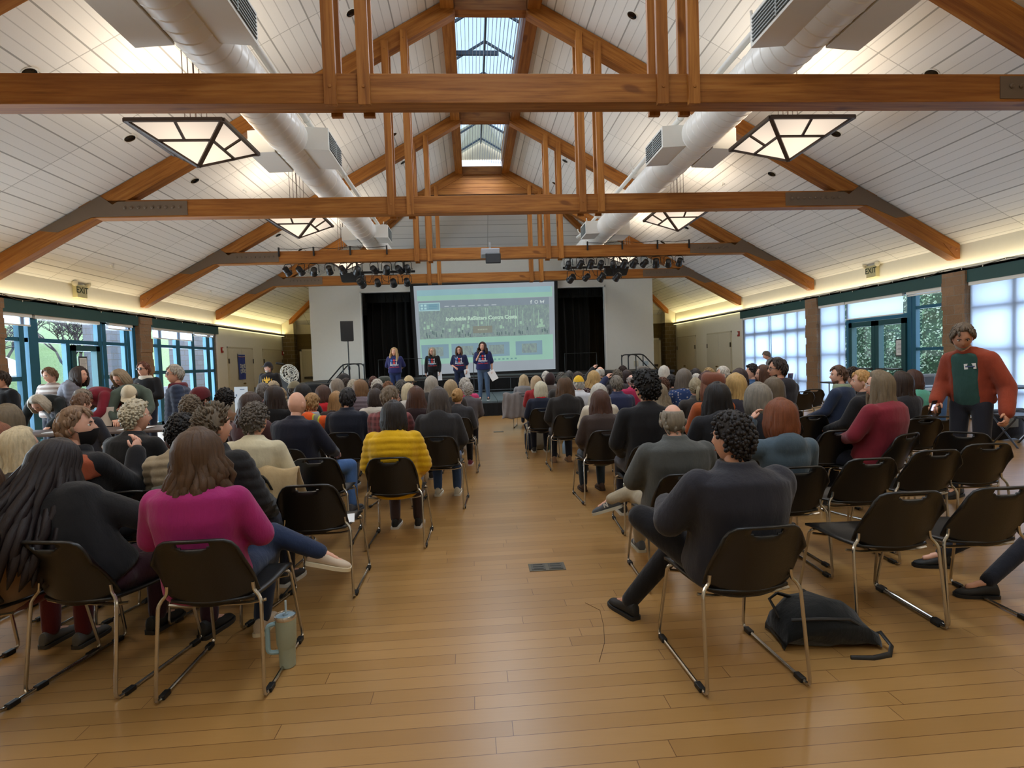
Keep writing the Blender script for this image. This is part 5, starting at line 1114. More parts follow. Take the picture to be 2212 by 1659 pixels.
def head_mesh(mb, Rm, c):
    n, k = 30, 22; vs = []
    def pt(i, j):
        ph = -PI/2+PI*i/k; th = 2*PI*j/n; p = hsurf(th, ph); x, y, z = p
        if y > 0:
            y = min(y, .091) if abs(x) < .05 else y; g = lambda cx, cz, sx, sz: math.exp(-((x-cx)/sx)**2-((z-cz)/sz)**2)
            y += .024*g(0, -.018, .012, .017)+.014*g(0, .004, .009, .02)-.011*(g(.032, .012, .016, .011)+g(-.032, .012, .016, .011))+.005*g(0, .034, .05, .01)+.006*g(0, -.060, .022, .007)-.004*g(0, -.046, .03, .005)+.007*g(0, -.098, .02, .016)
        return c+Rm @ V((x, y, z))
    base = len(mb.v); vs = [pt(i, j) for i in range(1, k) for j in range(n)]; vs += [pt(0, 0), pt(k, 0)]; B, T = len(vs)-2, len(vs)-1
    mb.add(vs, [(i*n+j, i*n+(j+1) % n, (i+1)*n+(j+1) % n, (i+1)*n+j) for i in range(k-2) for j in range(n)]+[(B, (j+1) % n, j) for j in range(n)]+[(T, (k-2)*n+j, (k-2)*n+(j+1) % n) for j in range(n)])
    for s in (-1, 1):
        mb.ell(c+Rm @ V((s*.077, -.008, -.004)), (.012, .02, .033), 10, 8, 0, Rm @ Matrix.Rotation(s*R_(-14), 3, 'Z')); mb.ell(c+Rm @ V((s*.031, .076, .012)), (.013, .011, .009), 10, 6, 2, Rm); mb.ell(c+Rm @ V((s*.031, .0835, .012)), (.006, .005, .0065), 8, 6, 3, Rm)
        mb.tube([c+Rm @ V((s*q, .093-.06*max(0, q-.02), zz)) for q, zz in ((.014, .030), (.03, .035), (.046, .030))], .0042, 5, 3)
    mb.tube([c+Rm @ V((q, .091-abs(q)*.25, -.059-(abs(q) < .01)*-.001)) for q in (-.023, -.01, 0, .01, .023)], [.002, .005, .0055, .005, .002], 6, 1)
def hand(mb, w, e, side, curl=.5, L=.095):
    d = (w-e).normalized(); up = V((0, 0, 1)) if abs(d.z) < .75 else V((side, 0, 0)); nrm = (up-d*up.dot(d)).normalized(); x = d.cross(nrm)*1.
    rot = Matrix((x, nrm, d)).transposed(); mb.ell(w+d*.048, (.041, .017, .055), 10, 8, 0, rot)
    for k, (o, l) in enumerate(((-.030, .066), (-.010, .078), (.011, .073), (.030, .056))):
        b = w+d*.088+x*o; q = [b]; a = 0
        for f in (.45, .32, .25): a += curl*.75; b = b+(d*math.cos(a)-nrm*math.sin(a))*l*f; q.append(b)
        mb.tube(q, [.0098, .0092, .0085, .006], 6)
    s = -side; t0 = w+d*.025+x*s*.03; t1 = t0+(d*.6+x*s*.75-nrm*.25).normalized()*.035; mb.tube([t0, t1, t1+(d*.9+x*s*.2-nrm*.35*curl).normalized()*.034], [.0125, .0105, .007], 6)
MC = {}
def mcache(key, fn):
    if key not in MC: MC[key] = fn()
    return MC[key]
def body_mesh(pn, hy, hp, w, cut):
    p = POSES[pn]; m = MB(); torso(m, p, w*.93, -.018); arms(m, p, w, -.012); legs(m, p, w*.93, -.014)
    hc = p['head']; m.capsule(p['neck']-V((0, 0, .05)), hc-V((0, .015, .05)), .057, .050, 12)
    for s in 'RL': m.capsule(p[s+'an'], p[s+'an']+p[s+'toe'].normalized()*.12-V((0, 0, .04)), .034, .025, 8)
    r = remesh(m, .022, 2); bm = MB(); bm.v = [tuple(v.co) for v in r.vertices]; bm.f = [tuple(f.vertices) for f in r.polygons]; bm.mi = [0]*len(bm.f)
    head_mesh(bm, Matrix.Rotation(hy, 3, 'Z') @ Matrix.Rotation(hp, 3, 'X'), hc)
    for s, q in (('R', 1), ('L', -1)): hand(bm, p[s+'wr'], p[s+'el'], q, .95 if pn in ('mic', 'grip') else .55)
    me = bm.mesh('person_body', True, 0)
    for _ in range(4): me.materials.append(None)
    return me
def top_mesh(pn, w, th, slv, style):
    p = POSES[pn]; m = MB()
    if style == 'open': torso(m, p, w, th+.022, [(t, a, b) for t, a, b in TORSO if t < 1.0]+[(1.0, .085, .085)], 22, -.3, 2, -.012, .62)
    else: torso(m, p, w, th)
    arms(m, p, w, th+(.022 if style == 'open' else .006), slv)
    if style in ('collar', 'puffer', 'open', 'hood', 'coat'):
        c = p['neck']; m.lathe([(.070+th, -.05), (.078+th, -.01), (.074+th, .03), (.066+th, .045), (.060, .03)], c, 16)
    if style == 'hood': m.ell(p['neck']+V((0, -.10, -.06)), (.13, .065, .10), 14, 10)
    return remesh(m, .0135 if style == 'puffer' else .0155, 5, .010 if style == 'puffer' else 0)
def pants_mesh(pn, w, cut): m = MB(); legs(m, POSES[pn], w, .006, cut); return remesh(m, .018, 3)
def shoe_mesh():
    m = MB(); rings = []; sole = []
    for y, w, h in ((-.078, .024, .062), (-.066, .036, .092), (-.01, .039, .10), (.05, .043, .076), (.10, .048, .058), (.15, .046, .046), (.185, .034, .036), (.20, .016, .026)):
        rings.append([(w*math.cos(a)*(1 if math.sin(a) < 0 else .92), y, .016+max(0, h*(.5+.5*math.sin(a))-.004)) for a in np.linspace(0, 2*PI, 14, endpoint=False)])
        sole.append([(x*(w+.004), y*1.03, z) for x, z in ((1, .0), (1, .024), (-1, .024), (-1, .0))])
    m.loft(rings, 0); m.loft(sole, 1); me = m.mesh('shoe', True, 50)
    for _ in range(2): me.materials.append(None)
    return me
# ---------------------------------------------------------------- hair
def line_elev(a, st):
    a = abs(math.degrees(a)); a = a if a <= 180 else 360-a; nape = {'short': -42, 'fringe': -42, 'curly': -46, 'afro': -48}.get(st, -40)
    f = np.interp(a, [0, 38, 62, 82, 95, 115, 180], [46, 44, 22, 2, -2, -30, nape]); return R_(float(f))
def hair_mesh(st, seed):
    rr = random.Random(seed*13+len(st)); m = MB(); n, k = 32, 20
    thick = {'short': .014, 'fringe': .011, 'bob': .026, 'long': .022, 'curly': .022, 'afro': .035, 'spiky': .018, 'bun': .014, 'pony': .014, 'wavy': .026}.get(st, .02)
    vs = []
    for i in range(k+1):
        ph = -PI/2+PI*i/k
        for j in range(n):
            th = 2*PI*j/n; ln = line_elev(th, st); t = max(0, min(1, (ph-ln)/R_(16)+.3)); t = t*t*(3-2*t)
            if st == 'fringe' and ph > R_(36): t *= max(0, 1-(ph-R_(36))/R_(10))
            inf = -.012+(thick+.012)*t
            if t > .2: inf += .004*noise.noise((math.cos(th)*4, math.sin(th)*4+seed, ph*4))
            vs.append(hsurf(th, ph, inf)+V((0, 0, .012*t*max(0, math.sin(ph)) if st not in ('fringe',) else 0)))
    m.add(vs, [(i*n+j, i*n+(j+1) % n, (i+1)*n+(j+1) % n, (i+1)*n+j) for i in range(k) for j in range(n)])
    if st in ('curly', 'afro'):
        for _ in range(620):
            th = rr.uniform(0, 2*PI); ph = math.asin(rr.uniform(-.72, 1))
            if ph < line_elev(th, st): continue
            p = hsurf(th, ph, thick+rr.uniform(-.003, .012)); r = rr.uniform(.008, .0135); m.ell(p, (r, r*.9, r), 6, 4)
    elif st == 'spiky':
        for _ in range(420):
            th = rr.uniform(0, 2*PI); ph = math.asin(rr.uniform(-.6, 1))
            if ph < line_elev(th, st): continue
            p = hsurf(th, ph, .008); d = (p.normalized()+V((rr.uniform(-.4, .4), rr.uniform(-.5, .3), .5))).normalized(); m.tube([p, p+d*.03, p+d*.05+V((0, 0, -.004))], [.008, .006, .002], 5)
    elif st in ('short', 'fringe'):
        for _ in range(120 if st == 'short' else 60):
            th = rr.uniform(0, 2*PI); ph = math.asin(rr.uniform(-.65, .98))
            if ph < line_elev(th, st) or (st == 'fringe' and ph > R_(36)): continue
            q = [hsurf(th+.05*rr.uniform(-1, 1)*kk, ph-kk*.13, thick+.005*(1-kk/3)) for kk in range(4)]; m.tube(q, [.008, .012, .010, .003], 5)
    elif st in ('bob', 'long', 'wavy', 'vlong'):
        zend, flare, wav = {'bob': (-.17, .012, .004), 'long': (-.37, .03, .010), 'wavy': (-.25, .045, .014), 'vlong': (-.58, .11, .022)}[st]
        for layer in range(2):
            N = 30 if layer == 0 else 24
            for q in range(N):
                a = R_(62)+R_(236)*(q+rr.uniform(-.3, .3))/(N-1); e = zend*rr.uniform(.90, 1.05)-(.02 if abs(a-PI) < 1.2 else 0); inf = thick+(.004 if layer == 0 else -.006); ph0 = R_(70 if layer == 0 else 30)
                pts = [hsurf(a, ph0+(R_(-4)-ph0)*t, inf) for t in (0, .25, .5, .75, 1)]; b = pts[-1]; out = V((b.x, b.y, 0)).normalized(); p1 = rr.uniform(0, 6)
                back = max(0, -math.cos(a))
                for t in (.2, .4, .6, .8, .93, 1.0):
                    z = b.z+(e-b.z)*t; fl = flare*math.sin(PI*min(1, t*.75)) if st != 'bob' else flare*math.sin(PI*t)-.018*t
                    fl -= back*.02*math.sin(PI*min(1, t*1.6))*(st != 'bob')
                    pts.append(V((b.x, b.y, z))+out*(fl+wav*math.sin(t*9+p1))+V((wav*.8*math.cos(t*7+p1), 0, 0)))
                m.tube(pts, [.006, .016, .021, .023, .023, .024, .024, .023, .020, .013, .003], 6, 0, False, .8)
    elif st in ('bun', 'pony'):
        for q in range(46):
            a = R_(40)+R_(280)*q/45; ph = line_elev(a, st)+.12; tgt = V((0, -.125, .035))
            s0 = hsurf(a, ph, .013); mid = (s0+tgt)/2; mm_ = mid.normalized()*(.118+.01*abs(mid.z)*0) if mid.length > .02 else mid; mm_ = hsurf(math.atan2(mid.x, mid.y), math.atan2(mid.z, math.hypot(mid.x, mid.y)), .017); m.tube([s0, mm_, tgt], [.010, .013, .012], 5)
        if st == 'bun':
            for q in range(30): a = rr.uniform(0, 2*PI); b = rr.uniform(0, 2*PI); m.tube([V((0, -.135, .035))+V((.045*math.cos(a+u), .03*math.sin(b)*.5, .045*math.sin(a+u)))*rr.uniform(.6, 1) for u in (0, .5, 1.0, 1.5)], .014, 5)
        else:
            for q in range(18): a = rr.uniform(0, 2*PI); r = .022; m.tube([V((0, -.12, .035)), V((r*math.cos(a), -.155+r*.6*math.sin(a), -.02)), V((1.5*r*math.cos(a), -.15+r*math.sin(a), -.12)), V((r*math.cos(a), -.135+r*.4*math.sin(a), -.22-rr.uniform(0, .05)))], [.012, .014, .013, .004], 5)
    me = m.mesh('hair', True, 0); me.materials.append(None); return me
def hat_mesh(st):
    m = MB(); n, k = 28, 10
    if st == 'cap':
        rings = [[hsurf(2*PI*j/n, R_(14)+(PI/2-R_(14))*i/k*.98, .024)+V((0, 0, .012)) for j in range(n)] for i in range(k)]; m.loft(rings)
        rb = []
        for a in np.linspace(-1.05, 1.05, 12): rb.append((hsurf(a, R_(14), .024)+V((0, 0, .010)), V((math.sin(a)*.105, .095+math.cos(a)*.10, .025))))
        m.v += []; b = len(m.v); m.add([tuple(x) for p in rb for x in p]+[tuple(x-V((0, 0, .006))) for p in rb for x in p], [(2*i, 2*i+2, 2*i+3, 2*i+1) for i in range(11)]+[(24+2*i, 24+2*i+1, 24+2*i+3, 24+2*i+2) for i in range(11)]+[(2*i+1, 2*i+3, 24+2*i+3, 24+2*i+1) for i in range(11)])
        m.ell(V((0, 0, HC+.035)), (.010, .010, .006), 8, 6)
    elif st in ('beanie', 'beret'):
        rings = []
        for i in range(k):
            t = i/(k-1); e = R_(8)+(PI/2-R_(8))*t*.98; inf = .030+(.012*math.sin(PI*t) if st == 'beanie' else .045*math.sin(PI*min(1, t*1.2)))
            rings.append([hsurf(2*PI*j/n, e+(.25*math.cos(2*PI*j/n)*(1-t) if True else 0), inf)+V((0, -.01 if st == 'beret' else 0, .01)) for j in range(n)])
        m.loft(rings)
    elif st == 'hood':
        rings = []
        for i in range(k+4):
            t = i/(k+3); e = R_(-42)+(PI/2-R_(-42))*t*.98; rings.append([hsurf(2*PI*j/n, e if math.cos(2*PI*j/n) < .3 else max(e, R_(40)), .03) for j in range(n)])
        m.loft(rings)
    me = m.mesh(st, True, 50); me.materials.append(None); return me
M_EYE = plain((225, 220, 212), .3); M_DARK = plain((40, 28, 22), .5)
@cached
def skinm(c):
    t = NT('skin'); c_ = lin(c); v = t.coord(); n = t.noise(v, 18, 3); t.base(t.mix(n, sc_(c_, .86), sc_(c_, 1.1))); t.set(.5, 0, .35)
    t.b.inputs['Subsurface Weight'].default_value = 0.0; return t.m
SK = dict(l=(222, 170, 146), m=(202, 148, 120), t=(160, 108, 82), p=(232, 184, 166))
def person(who, loc, rz, s, pose, hy=0, hp=0, hair=('short', (60, 50, 44)), top=('plain', (40, 40, 44)), pants=(34, 38, 52), shoe=((40, 40, 42), (210, 206, 196)), skin='l', w=1., hat=None, beard=None, kind='plain', slv=1.0, th=.012, cut=1., extra=(), label=None, full=True, under=None):
    p = POSES[pose]; hyr, hpr = R_(hy), R_(hp); wq = round(w*10)/10
    me = mcache(('body', pose, hy, hp, wq), lambda: body_mesh(pose, hyr, hpr, wq, cut))
    o = link('person', me, [skinm(SK[skin]), skinm(tuple(int(a*b) for a, b in zip(SK[skin], (.88, .66, .66)))), M_EYE, M_DARK])
    o.location = loc; o.rotation_euler = (0, 0, R_(rz)); o.scale = (s, s, s); tag(o, label or who, 'person')
    style = top[0]; tm = mcache(('top', pose, wq, round(th, 3), slv, style), lambda: top_mesh(pose, wq, th, slv, style))
    nm = {'plain': 'shirt', 'tee': 'shirt', 'open': 'jacket', 'puffer': 'puffer_jacket', 'collar': 'jacket', 'hood': 'hooded_jacket', 'coat': 'coat', 'knit': 'sweater'}[style]
    fm = lambda c, kd: MATS.setdefault(('fab', c, kd), fabric(c, kd))
    if not tm.materials: tm.materials.append(None)
    jk = link(nm, tm, [fabric(top[1], kind)], o); jk.material_slots[0].link = 'OBJECT'; jk.material_slots[0].material = fabric(top[1], kind)
    if under:
        um = mcache(('top', pose, wq, .02, .8, 'plainu'), lambda: top_mesh(pose, wq, .004, .6, 'plain'))
        if not um.materials: um.materials.append(None)
        u = link('shirt', um, [fabric(under)], o); u.material_slots[0].link = 'OBJECT'; u.material_slots[0].material = fabric(under)
    pm = mcache(('pants', pose, wq, cut), lambda: pants_mesh(pose, wq, cut))
    if not pm.materials: pm.materials.append(None)
    q = link('trousers', pm, [fabric(pants)], o); q.material_slots[0].link = 'OBJECT'; q.material_slots[0].material = fabric(pants)
    if full:
        sm = mcache(('shoe',), shoe_mesh)
        for sd in 'RL':
            h = link('shoe', sm, [plain(shoe[0], .6), plain(shoe[1], .6)], o)
            if ('shoeN',) in extra:
                nm_ = MB()
                for qx in (-1, 1): text_into(nm_, 'N', .055, lambda x, y, qx=qx: (qx*.0445, .045+qx*x, .062+y), 0, .003)
                nm_.obj('shoe_letter', plain((206, 206, 200), .5), h, False)
            t = p[sd+'toe'].normalized(); x = t.cross(V((0, 0, 1))).normalized(); z = x.cross(t)
            a = p[sd+'an']; base = a-z*.085 if a.z > .15 else V((a.x, a.y, .0))
            h.matrix_basis = Matrix(((x.x, t.x, z.x, base.x), (x.y, t.y, z.y, base.y), (x.z, t.z, z.z, base.z), (0, 0, 0, 1)))
    E_h = Euler((hpr, 0, hyr)); hc = p['head']
    def onhead(name, m_, mat):
        a = link(name, m_, [mat], o); a.location = hc; a.rotation_euler = E_h
        if m_.materials and m_.materials[0] is None: a.material_slots[0].link = 'OBJECT'; a.material_slots[0].material = mat
        return a
    if hair and hair[0] != 'bald': onhead('hair', mcache(('hair', hair[0], hash(who) % 1 if False else len(who) % 3), lambda: hair_mesh(hair[0], len(who) % 3)), hairm(hair[1]))
    if hat: onhead({'cap': 'cap', 'beanie': 'knit_hat', 'beret': 'beret', 'hood': 'hood'}[hat[0]], mcache(('hat', hat[0]), lambda: hat_mesh(hat[0])), fabric(hat[1]))
    if beard:
        def bm_():
            m = MB(); n, k = 20, 8; vs = []
            for i in range(k+1):
                for j in range(n+1):
                    th_ = R_(-78+156*j/n); ph = R_(-68+ (58-20*math.cos(th_))*i/k*.9); e = .008*math.sin(PI*i/k)*min(1, min(j, n-j)/2); vs.append(hsurf(th_, ph, -.004+e*1.6)+V((0, .004, -.008*math.cos(th_))))
            m.add(vs, [(i*(n+1)+j, i*(n+1)+j+1, (i+1)*(n+1)+j+1, (i+1)*(n+1)+j) for i in range(k) for j in range(n)]); me_ = m.mesh('beard', True, 0); me_.materials.append(None); return me_
        onhead('beard', mcache(('beard',), bm_), hairm(beard))
    for ex in extra:
        if ex[0] == 'glasses':
            def gm():
                m = MB()
                for sx in (-1, 1):
                    m.tube([V((sx*.032+.023*math.cos(a), .104-.01*abs(math.cos(a)), .010+.017*math.sin(a))) for a in np.linspace(0, 2*PI, 14, endpoint=False)], .0028, 5, 0, True); m.tube([V((sx*.055, .094, .014)), V((sx*.084, .06, .012)), V((sx*.086, -.02, .006))], .0026, 5)
                m.tube([V((-.010, .105, .012)), V((.010, .105, .012))], .0028, 5); me_ = m.mesh('glasses', True, 0); me_.materials.append(None); return me_
            onhead('glasses', mcache(('glasses',), gm), plain(ex[1], .4))
        if ex[0] == 'sunglasses':
            m = MB()
            for sx in (-1, 1): m.ell((sx*.032, .102, .010), (.027, .008, .021), 12, 8); m.tube([(sx*.055, .094, .014), (sx*.084, .06, .012), (sx*.086, -.02, .006)], .003, 5)
            m.tube([(-.012, .104, .012), (.012, .104, .012)], .003, 5); a = m.obj('sunglasses', plain((12, 12, 14), .12), o); a.location = hc; a.rotation_euler = E_h
        if ex[0] == 'mask':
            m = MB(); n, k = 16, 6; vs = [hsurf(R_(-72+144*j/n), R_(-52+42*i/k*(1.1 if 4 < j < 12 else 1)), .010+.016*math.cos(R_(-72+144*j/n))**2) for i in range(k+1) for j in range(n+1)]
            m.add(vs, [(i*(n+1)+j, i*(n+1)+j+1, (i+1)*(n+1)+j+1, (i+1)*(n+1)+j) for i in range(k) for j in range(n)])
            for sx in (-1, 1): m.tube([hsurf(sx*R_(70), R_(-12), .010), V((sx*.084, 0, .0)), V((sx*.086, -.02, -.03))], .002, 4)
            a = m.obj('face_mask', plain((14, 15, 20), .8), o, True, 0); a.location = hc; a.rotation_euler = E_h
        if ex[0] == 'scarf':
            m = MB(); c = p['neck']; m.lathe([(.10, -.08), (.115, -.04), (.11, .01), (.09, .04), (.06, .03)], c, 16)
            if len(ex) > 2: m.ell(c+V((.06, .10, -.22)), (.05, .03, .24), 10, 8); m.ell(c+V((-.07, .10, -.20)), (.06, .035, .24), 10, 8)
            a = link('scarf', remesh(m, .015, 3), [fabric(ex[1])], o)
            if not a.data.materials: a.data.materials.append(fabric(ex[1]))
        if ex[0] == 'shawl':
            m = MB(); torso(m, p, wq*1.02, .03, [(t, a, b) for t, a, b in TORSO if .55 < t < .98]); me_ = remesh(m, .016, 4); me_.materials.append(fabric(ex[1])); link('shawl', me_, [fabric(ex[1])], o)
        if ex[0] in ('tag', 'print', 'crown'):
            bq = um if under else tm; bv = BVHTree.FromPolygons([v.co for v in bq.vertices], [tuple(f.vertices) for f in bq.polygons])
            def pr(x, z, d=.004):
                h = bv.ray_cast(V((x, 1, z)), V((0, -1, 0)), 2); return (x, (h[0].y if h[0] is not None else .13)+d, z)
            cz_ = p['chest'].z
            if ex[0] == 'tag':
                x0, z0 = ex[1]; m = MB(); m.add([pr(x0-.045, z0-.022), pr(x0+.045, z0-.030), pr(x0+.047, z0+.022), pr(x0-.043, z0+.03)], [(0, 1, 2, 3)]); m.add([pr(x0-.035, z0-.006, .006), pr(x0+.035, z0-.010, .006), pr(x0+.035, z0+.002, .006), pr(x0-.035, z0+.006, .006)], [(0, 1, 2, 3)], 1)
                m.obj('name_tag', [plain((232, 232, 230), .6), plain((70, 80, 120), .6)], o, False)
            elif ex[0] == 'print':
                m = MB(); B, Rd, W_ = 0, 1, 2
                def disc(cx, cz0, r, a0, a1, k, hole=0):
                    A = np.linspace(a0, a1, 14); q = [pr(-(cx+r*math.cos(a)), cz0+r*math.sin(a)) for a in A]
                    if hole: q2 = [pr(-(cx+hole*math.cos(a)), cz0+hole*math.sin(a)) for a in A]; m.add(q+q2, [(i, i+1, 14+i+1, 14+i) for i in range(13)], k)
                    else: m.add(q, [tuple(range(14))], k)
                r = .034
                for row in (0, 1):
                    zz = cz_+.02-row*.085
                    disc(-.088, zz, r, -PI/2, PI/2, B); disc(-.0, zz, r, 0, 2*PI, Rd); disc(.085, zz, r, PI/2, PI*1.5, W_)
                    m.add([pr(.118-.0, zz-r), pr(.10, zz-r), pr(.10, zz+r), pr(.118, zz+r)], [(0, 1, 2, 3)], B if row == 0 else W_)
                text_into(m, 'INDIVISIBLE', .052, lambda x, y: pr(-x, cz_-.125+y, .005), W_, .002); text_into(m, 'ReSisters', .036, lambda x, y: pr(-x, cz_-.162+y, .005), B, .001); text_into(m, 'CONTRA COSTA', .040, lambda x, y: pr(-x, cz_-.198+y, .005), Rd, .001)
                m.obj('shirt_print', [plain((70, 132, 205), .7), plain((205, 62, 62), .7), plain((230, 232, 236), .7)], o, False)
            else:
                m = MB(); q = [(-.10, -.10), (.10, -.10), (.13, .05), (.085, .01), (.06, .085), (.03, .02), (0, .11), (-.03, .02), (-.06, .085), (-.085, .01), (-.13, .05)]
                m.add([pr(x, cz_-.03+z) for x, z in q]+[pr(0, cz_-.08, .006)], [(11, i, (i+1) % 11) for i in range(11)]); m.add([pr(x, cz_+z, .006) for x, z in ((-.085, -.20), (.085, -.20), (.085, -.165), (-.085, -.165))], [(0, 1, 2, 3)], 1)
                m.obj('shirt_print', [plain((214, 168, 52), .7), plain((214, 196, 186), .7)], o, False)
    return o
RW = ['nearest', 'second', 'third', 'fourth', 'fifth', 'sixth', 'seventh', 'eighth', 'ninth', 'tenth', 'eleventh']
def rown(Y): return RW[max(0, min(10, round((Y-2.75)/1.12)))]
def headpos(px, py, Y): return PY(px, py, Y)
def place(px, py, Y, pose, rz, zf=0., s=None):
    P = headpos(px, py, Y); p = POSES[pose]; sc = s or max(.84, min(1.14, (P.z-zf)/p['top'])); q = Matrix.Rotation(R_(rz), 3, 'Z') @ p['head']
    return (P.x-q.x*sc, Y-q.y*sc, zf), sc
def seated(who, px, py, Y, rz=0, hy=0, pose='sit', hp=0, ch=None, tail=None, root=None, off=(0, 0), **kw):
    Y -= .15; loc, s = place(px, py, Y, pose, rz)
    if root: loc = (root[0]+off[0], root[1]+off[1], 0)
    side = 'left' if px < 1050 else 'right'
    o = person(who, loc, rz, s, pose, hy, hp, label=f'{who}, {tail or side+" block, "+rown(Y)+" row"}', full=Y < 9.5 or px in (1130,), **kw)
    if ch is None: ch = Y < 9.6
    o.location.y += .13*max(0, kw.get('w', 1)-1)
    if ch: chair(loc[0]-off[0], loc[1]-off[1], R_(rz), f'black stacking chair under the {who}')
    return o, loc, s
# ---------------------------------------------------------------- the audience
BLK = (28, 27, 29); CHA = (52, 52, 55); NAV = (30, 36, 58); GRY = (104, 104, 104); CRM = (206, 196, 172); WHT = (216, 212, 206)
hBK = (26, 22, 21); hDB = (52, 38, 30); hBR = (88, 62, 44); hAU = (112, 58, 34); hBL = (190, 154, 104); hPL = (208, 192, 158); hGR = (140, 134, 126); hWH = (208, 202, 192); hDG = (86, 80, 76); hGB = (150, 130, 104)
JEAN = (58, 82, 124); J2 = (34, 48, 76); BRN = (78, 62, 50); KHA = (150, 136, 110); MAR = (108, 34, 44)
S = seated
# left block, near rows
o, lF1, sF1 = S('person in magenta sweater with crossed legs and brown hair', 425, 928, 2.95, 0, -18, 'cross_mag', root=(-1.89, 2.95), off=(-.09, 0), hair=('wavy', (84, 60, 40)), top=('knit', (158, 36, 104)), pants=J2, shoe=((196, 178, 156), (222, 210, 180)), w=1.25, th=.012)
o, lF2, sF2 = S('person with long black hair bending over a phone', 96, 972, 2.72, -12, -4, 'phone', hp=-22, root=(-2.53, 3.06), hair=('vlong', (30, 20, 22)), top=('knit', (22, 22, 25)), pants=(54, 26, 38), shoe=((20, 20, 20), (40, 38, 36)), w=1.1, th=.012)
S('person in tan fleece coat cut by the left edge', -120, 1030, 2.62, -8, 0, root=(-3.05, 3.0), hair=('bob', hBR), top=('coat', (160, 128, 98)), pants=(96, 30, 32), shoe=((92, 88, 82), (60, 56, 52)), w=1.2, th=.03)
S('person in black face mask and rust shawl looking right', 158, 876, 3.9, -14, -62, 'chin', hp=6, hair=('short', (140, 112, 88)), top=('collar', (24, 24, 28)), extra=(('mask',), ('shawl', (150, 74, 46)), ('scarf', (22, 22, 26))), w=1.15, th=.02, skin='l')
S('platinum long haired person with glasses', 42, 922, 3.85, -8, -40, hair=('long', hPL), top=('plain', (52, 48, 46)), extra=(('glasses', (90, 40, 40)),), w=1.0)
S('auburn haired person half out of the left edge', -14, 912, 4.2, 0, -10, hair=('bob', (128, 74, 44)), top=('plain', (60, 44, 40)))
S('grey-brown bob haired person at the left edge', 14, 874, 4.95, -10, -20, hair=('bob', (112, 98, 78)), top=('plain', (46, 44, 44)))
S('white curly haired person in black sweater', 288, 864, 4.9, -12, -30, hair=('curly', (206, 196, 172)), top=('plain', (20, 20, 22)), w=1.2)
S('person with short black hair in beige quilted jacket', 390, 893, 4.15, 0, 10, hair=('curly', hBK), top=('puffer', (160, 144, 118)), w=.95, skin='t')
S('person with spiky grey hair in black puffer', 458, 874, 3.75, -14, -24, 'sit2', hair=('spiky', (124, 112, 96)), top=('puffer', (30, 30, 32)), w=1.1, th=.03)
S('curly grey haired person in cream sweater', 548, 870, 4.55, -6, -5, 'sit2', hair=('curly', (104, 96, 88)), top=('knit', (204, 194, 164)), pants=(132, 150, 172), w=1.1)
S('bald person in navy sweater and jeans', 638, 842, 5.75, -14, -8, 'side_r', hair=('bald',), top=('plain', (24, 26, 42)), pants=(72, 106, 158), shoe=((70, 70, 74), (90, 90, 92)), w=1.2, skin='l')
S('person in yellow puffer jacket with black bob', 848, 866, 5.0, -2, 0, 'sit2', hair=('bob', (34, 28, 27)), top=('puffer', (214, 168, 16)), pants=(66, 52, 52), shoe=((20, 20, 22), (220, 218, 212)), w=1.15, th=.028)
S('long dark grey haired person in charcoal jacket', 946, 836, 6.2, -4, 4, 'sit2', hair=('long', (78, 70, 66)), top=('hood', (44, 44, 47)), pants=JEAN, shoe=((206, 202, 186), (222, 218, 206)), w=1.15)
# left block, middle
S('person with brown-grey hair behind the spiky head', 410, 853, 6.1, 0, 20, hair=('curly', (112, 98, 82)), top=('plain', (96, 62, 58)))
S('person in maroon knit hat', 432, 838, 7.0, -10, -15, hair=('short', hDB), hat=('beanie', (92, 28, 34)), top=('plain', (70, 40, 42)))
S('person with round black hair behind the mask person', 485, 838, 7.05, 0, 0, hair=('curly', hBK), top=('plain', (116, 84, 62)))
S('person with dark brown waves in brown top', 540, 848, 6.3, -10, -10, hair=('wavy', (62, 44, 36)), top=('plain', (86, 56, 56)))
S('person with long dark curls in black', 592, 832, 7.2, 0, 10, hair=('long', (48, 34, 28)), top=('plain', (16, 16, 18)))
S('blond person in orange reflective vest', 673, 848, 7.1, -12, -10, hair=('short', (172, 134, 88)), top=('hood', (226, 92, 36)), kind='reflect', extra=(('scarf', (156, 158, 162)),))
S('person with short dark hair in navy jacket', 749, 836, 6.9, -4, 0, 'sit2', hair=('short', (44, 42, 44)), top=('collar', (26, 30, 44)), w=1.15, pants=BLK)
S('person with grey hair, glasses and plaid shirt', 842, 832, 6.35, -12, -52, hair=('short', (126, 110, 92)), top=('collar', (92, 48, 48)), kind='plaid', extra=(('glasses', (40, 30, 28)),), w=1.1)
S('person with long brown hair in dark maroon', 898, 834, 7.2, 0, 5, hair=('long', (84, 52, 36)), top=('plain', (40, 24, 26)))
S('blond person with clipped-up hair in dark grey', 988, 838, 8.1, -4, -20, hair=('bun', (184, 142, 88)), top=('plain', (56, 56, 60)), w=1.0, pants=BLK, shoe=((120, 36, 58), (206, 190, 186)))
S('person in red jacket with brown hair', 697, 832, 8.9, -6, -8, hair=('bob', (84, 58, 46)), top=('plain', (190, 30, 40)))
S('person with long wavy blond hair', 726, 845, 8.0, 4, 10, hair=('long', (166, 128, 84)), top=('plain', (58, 48, 46)))
S('person in white knit sweater with dark hair', 810, 839, 8.2, 0, 8, hair=('bob', (56, 44, 40)), top=('knit', (204, 198, 188)))
S('person in grey-purple puffer with brown bob', 778, 820, 9.2, 0, -14, hair=('bob', (132, 98, 66)), top=('puffer', (118, 106, 114)), th=.025)
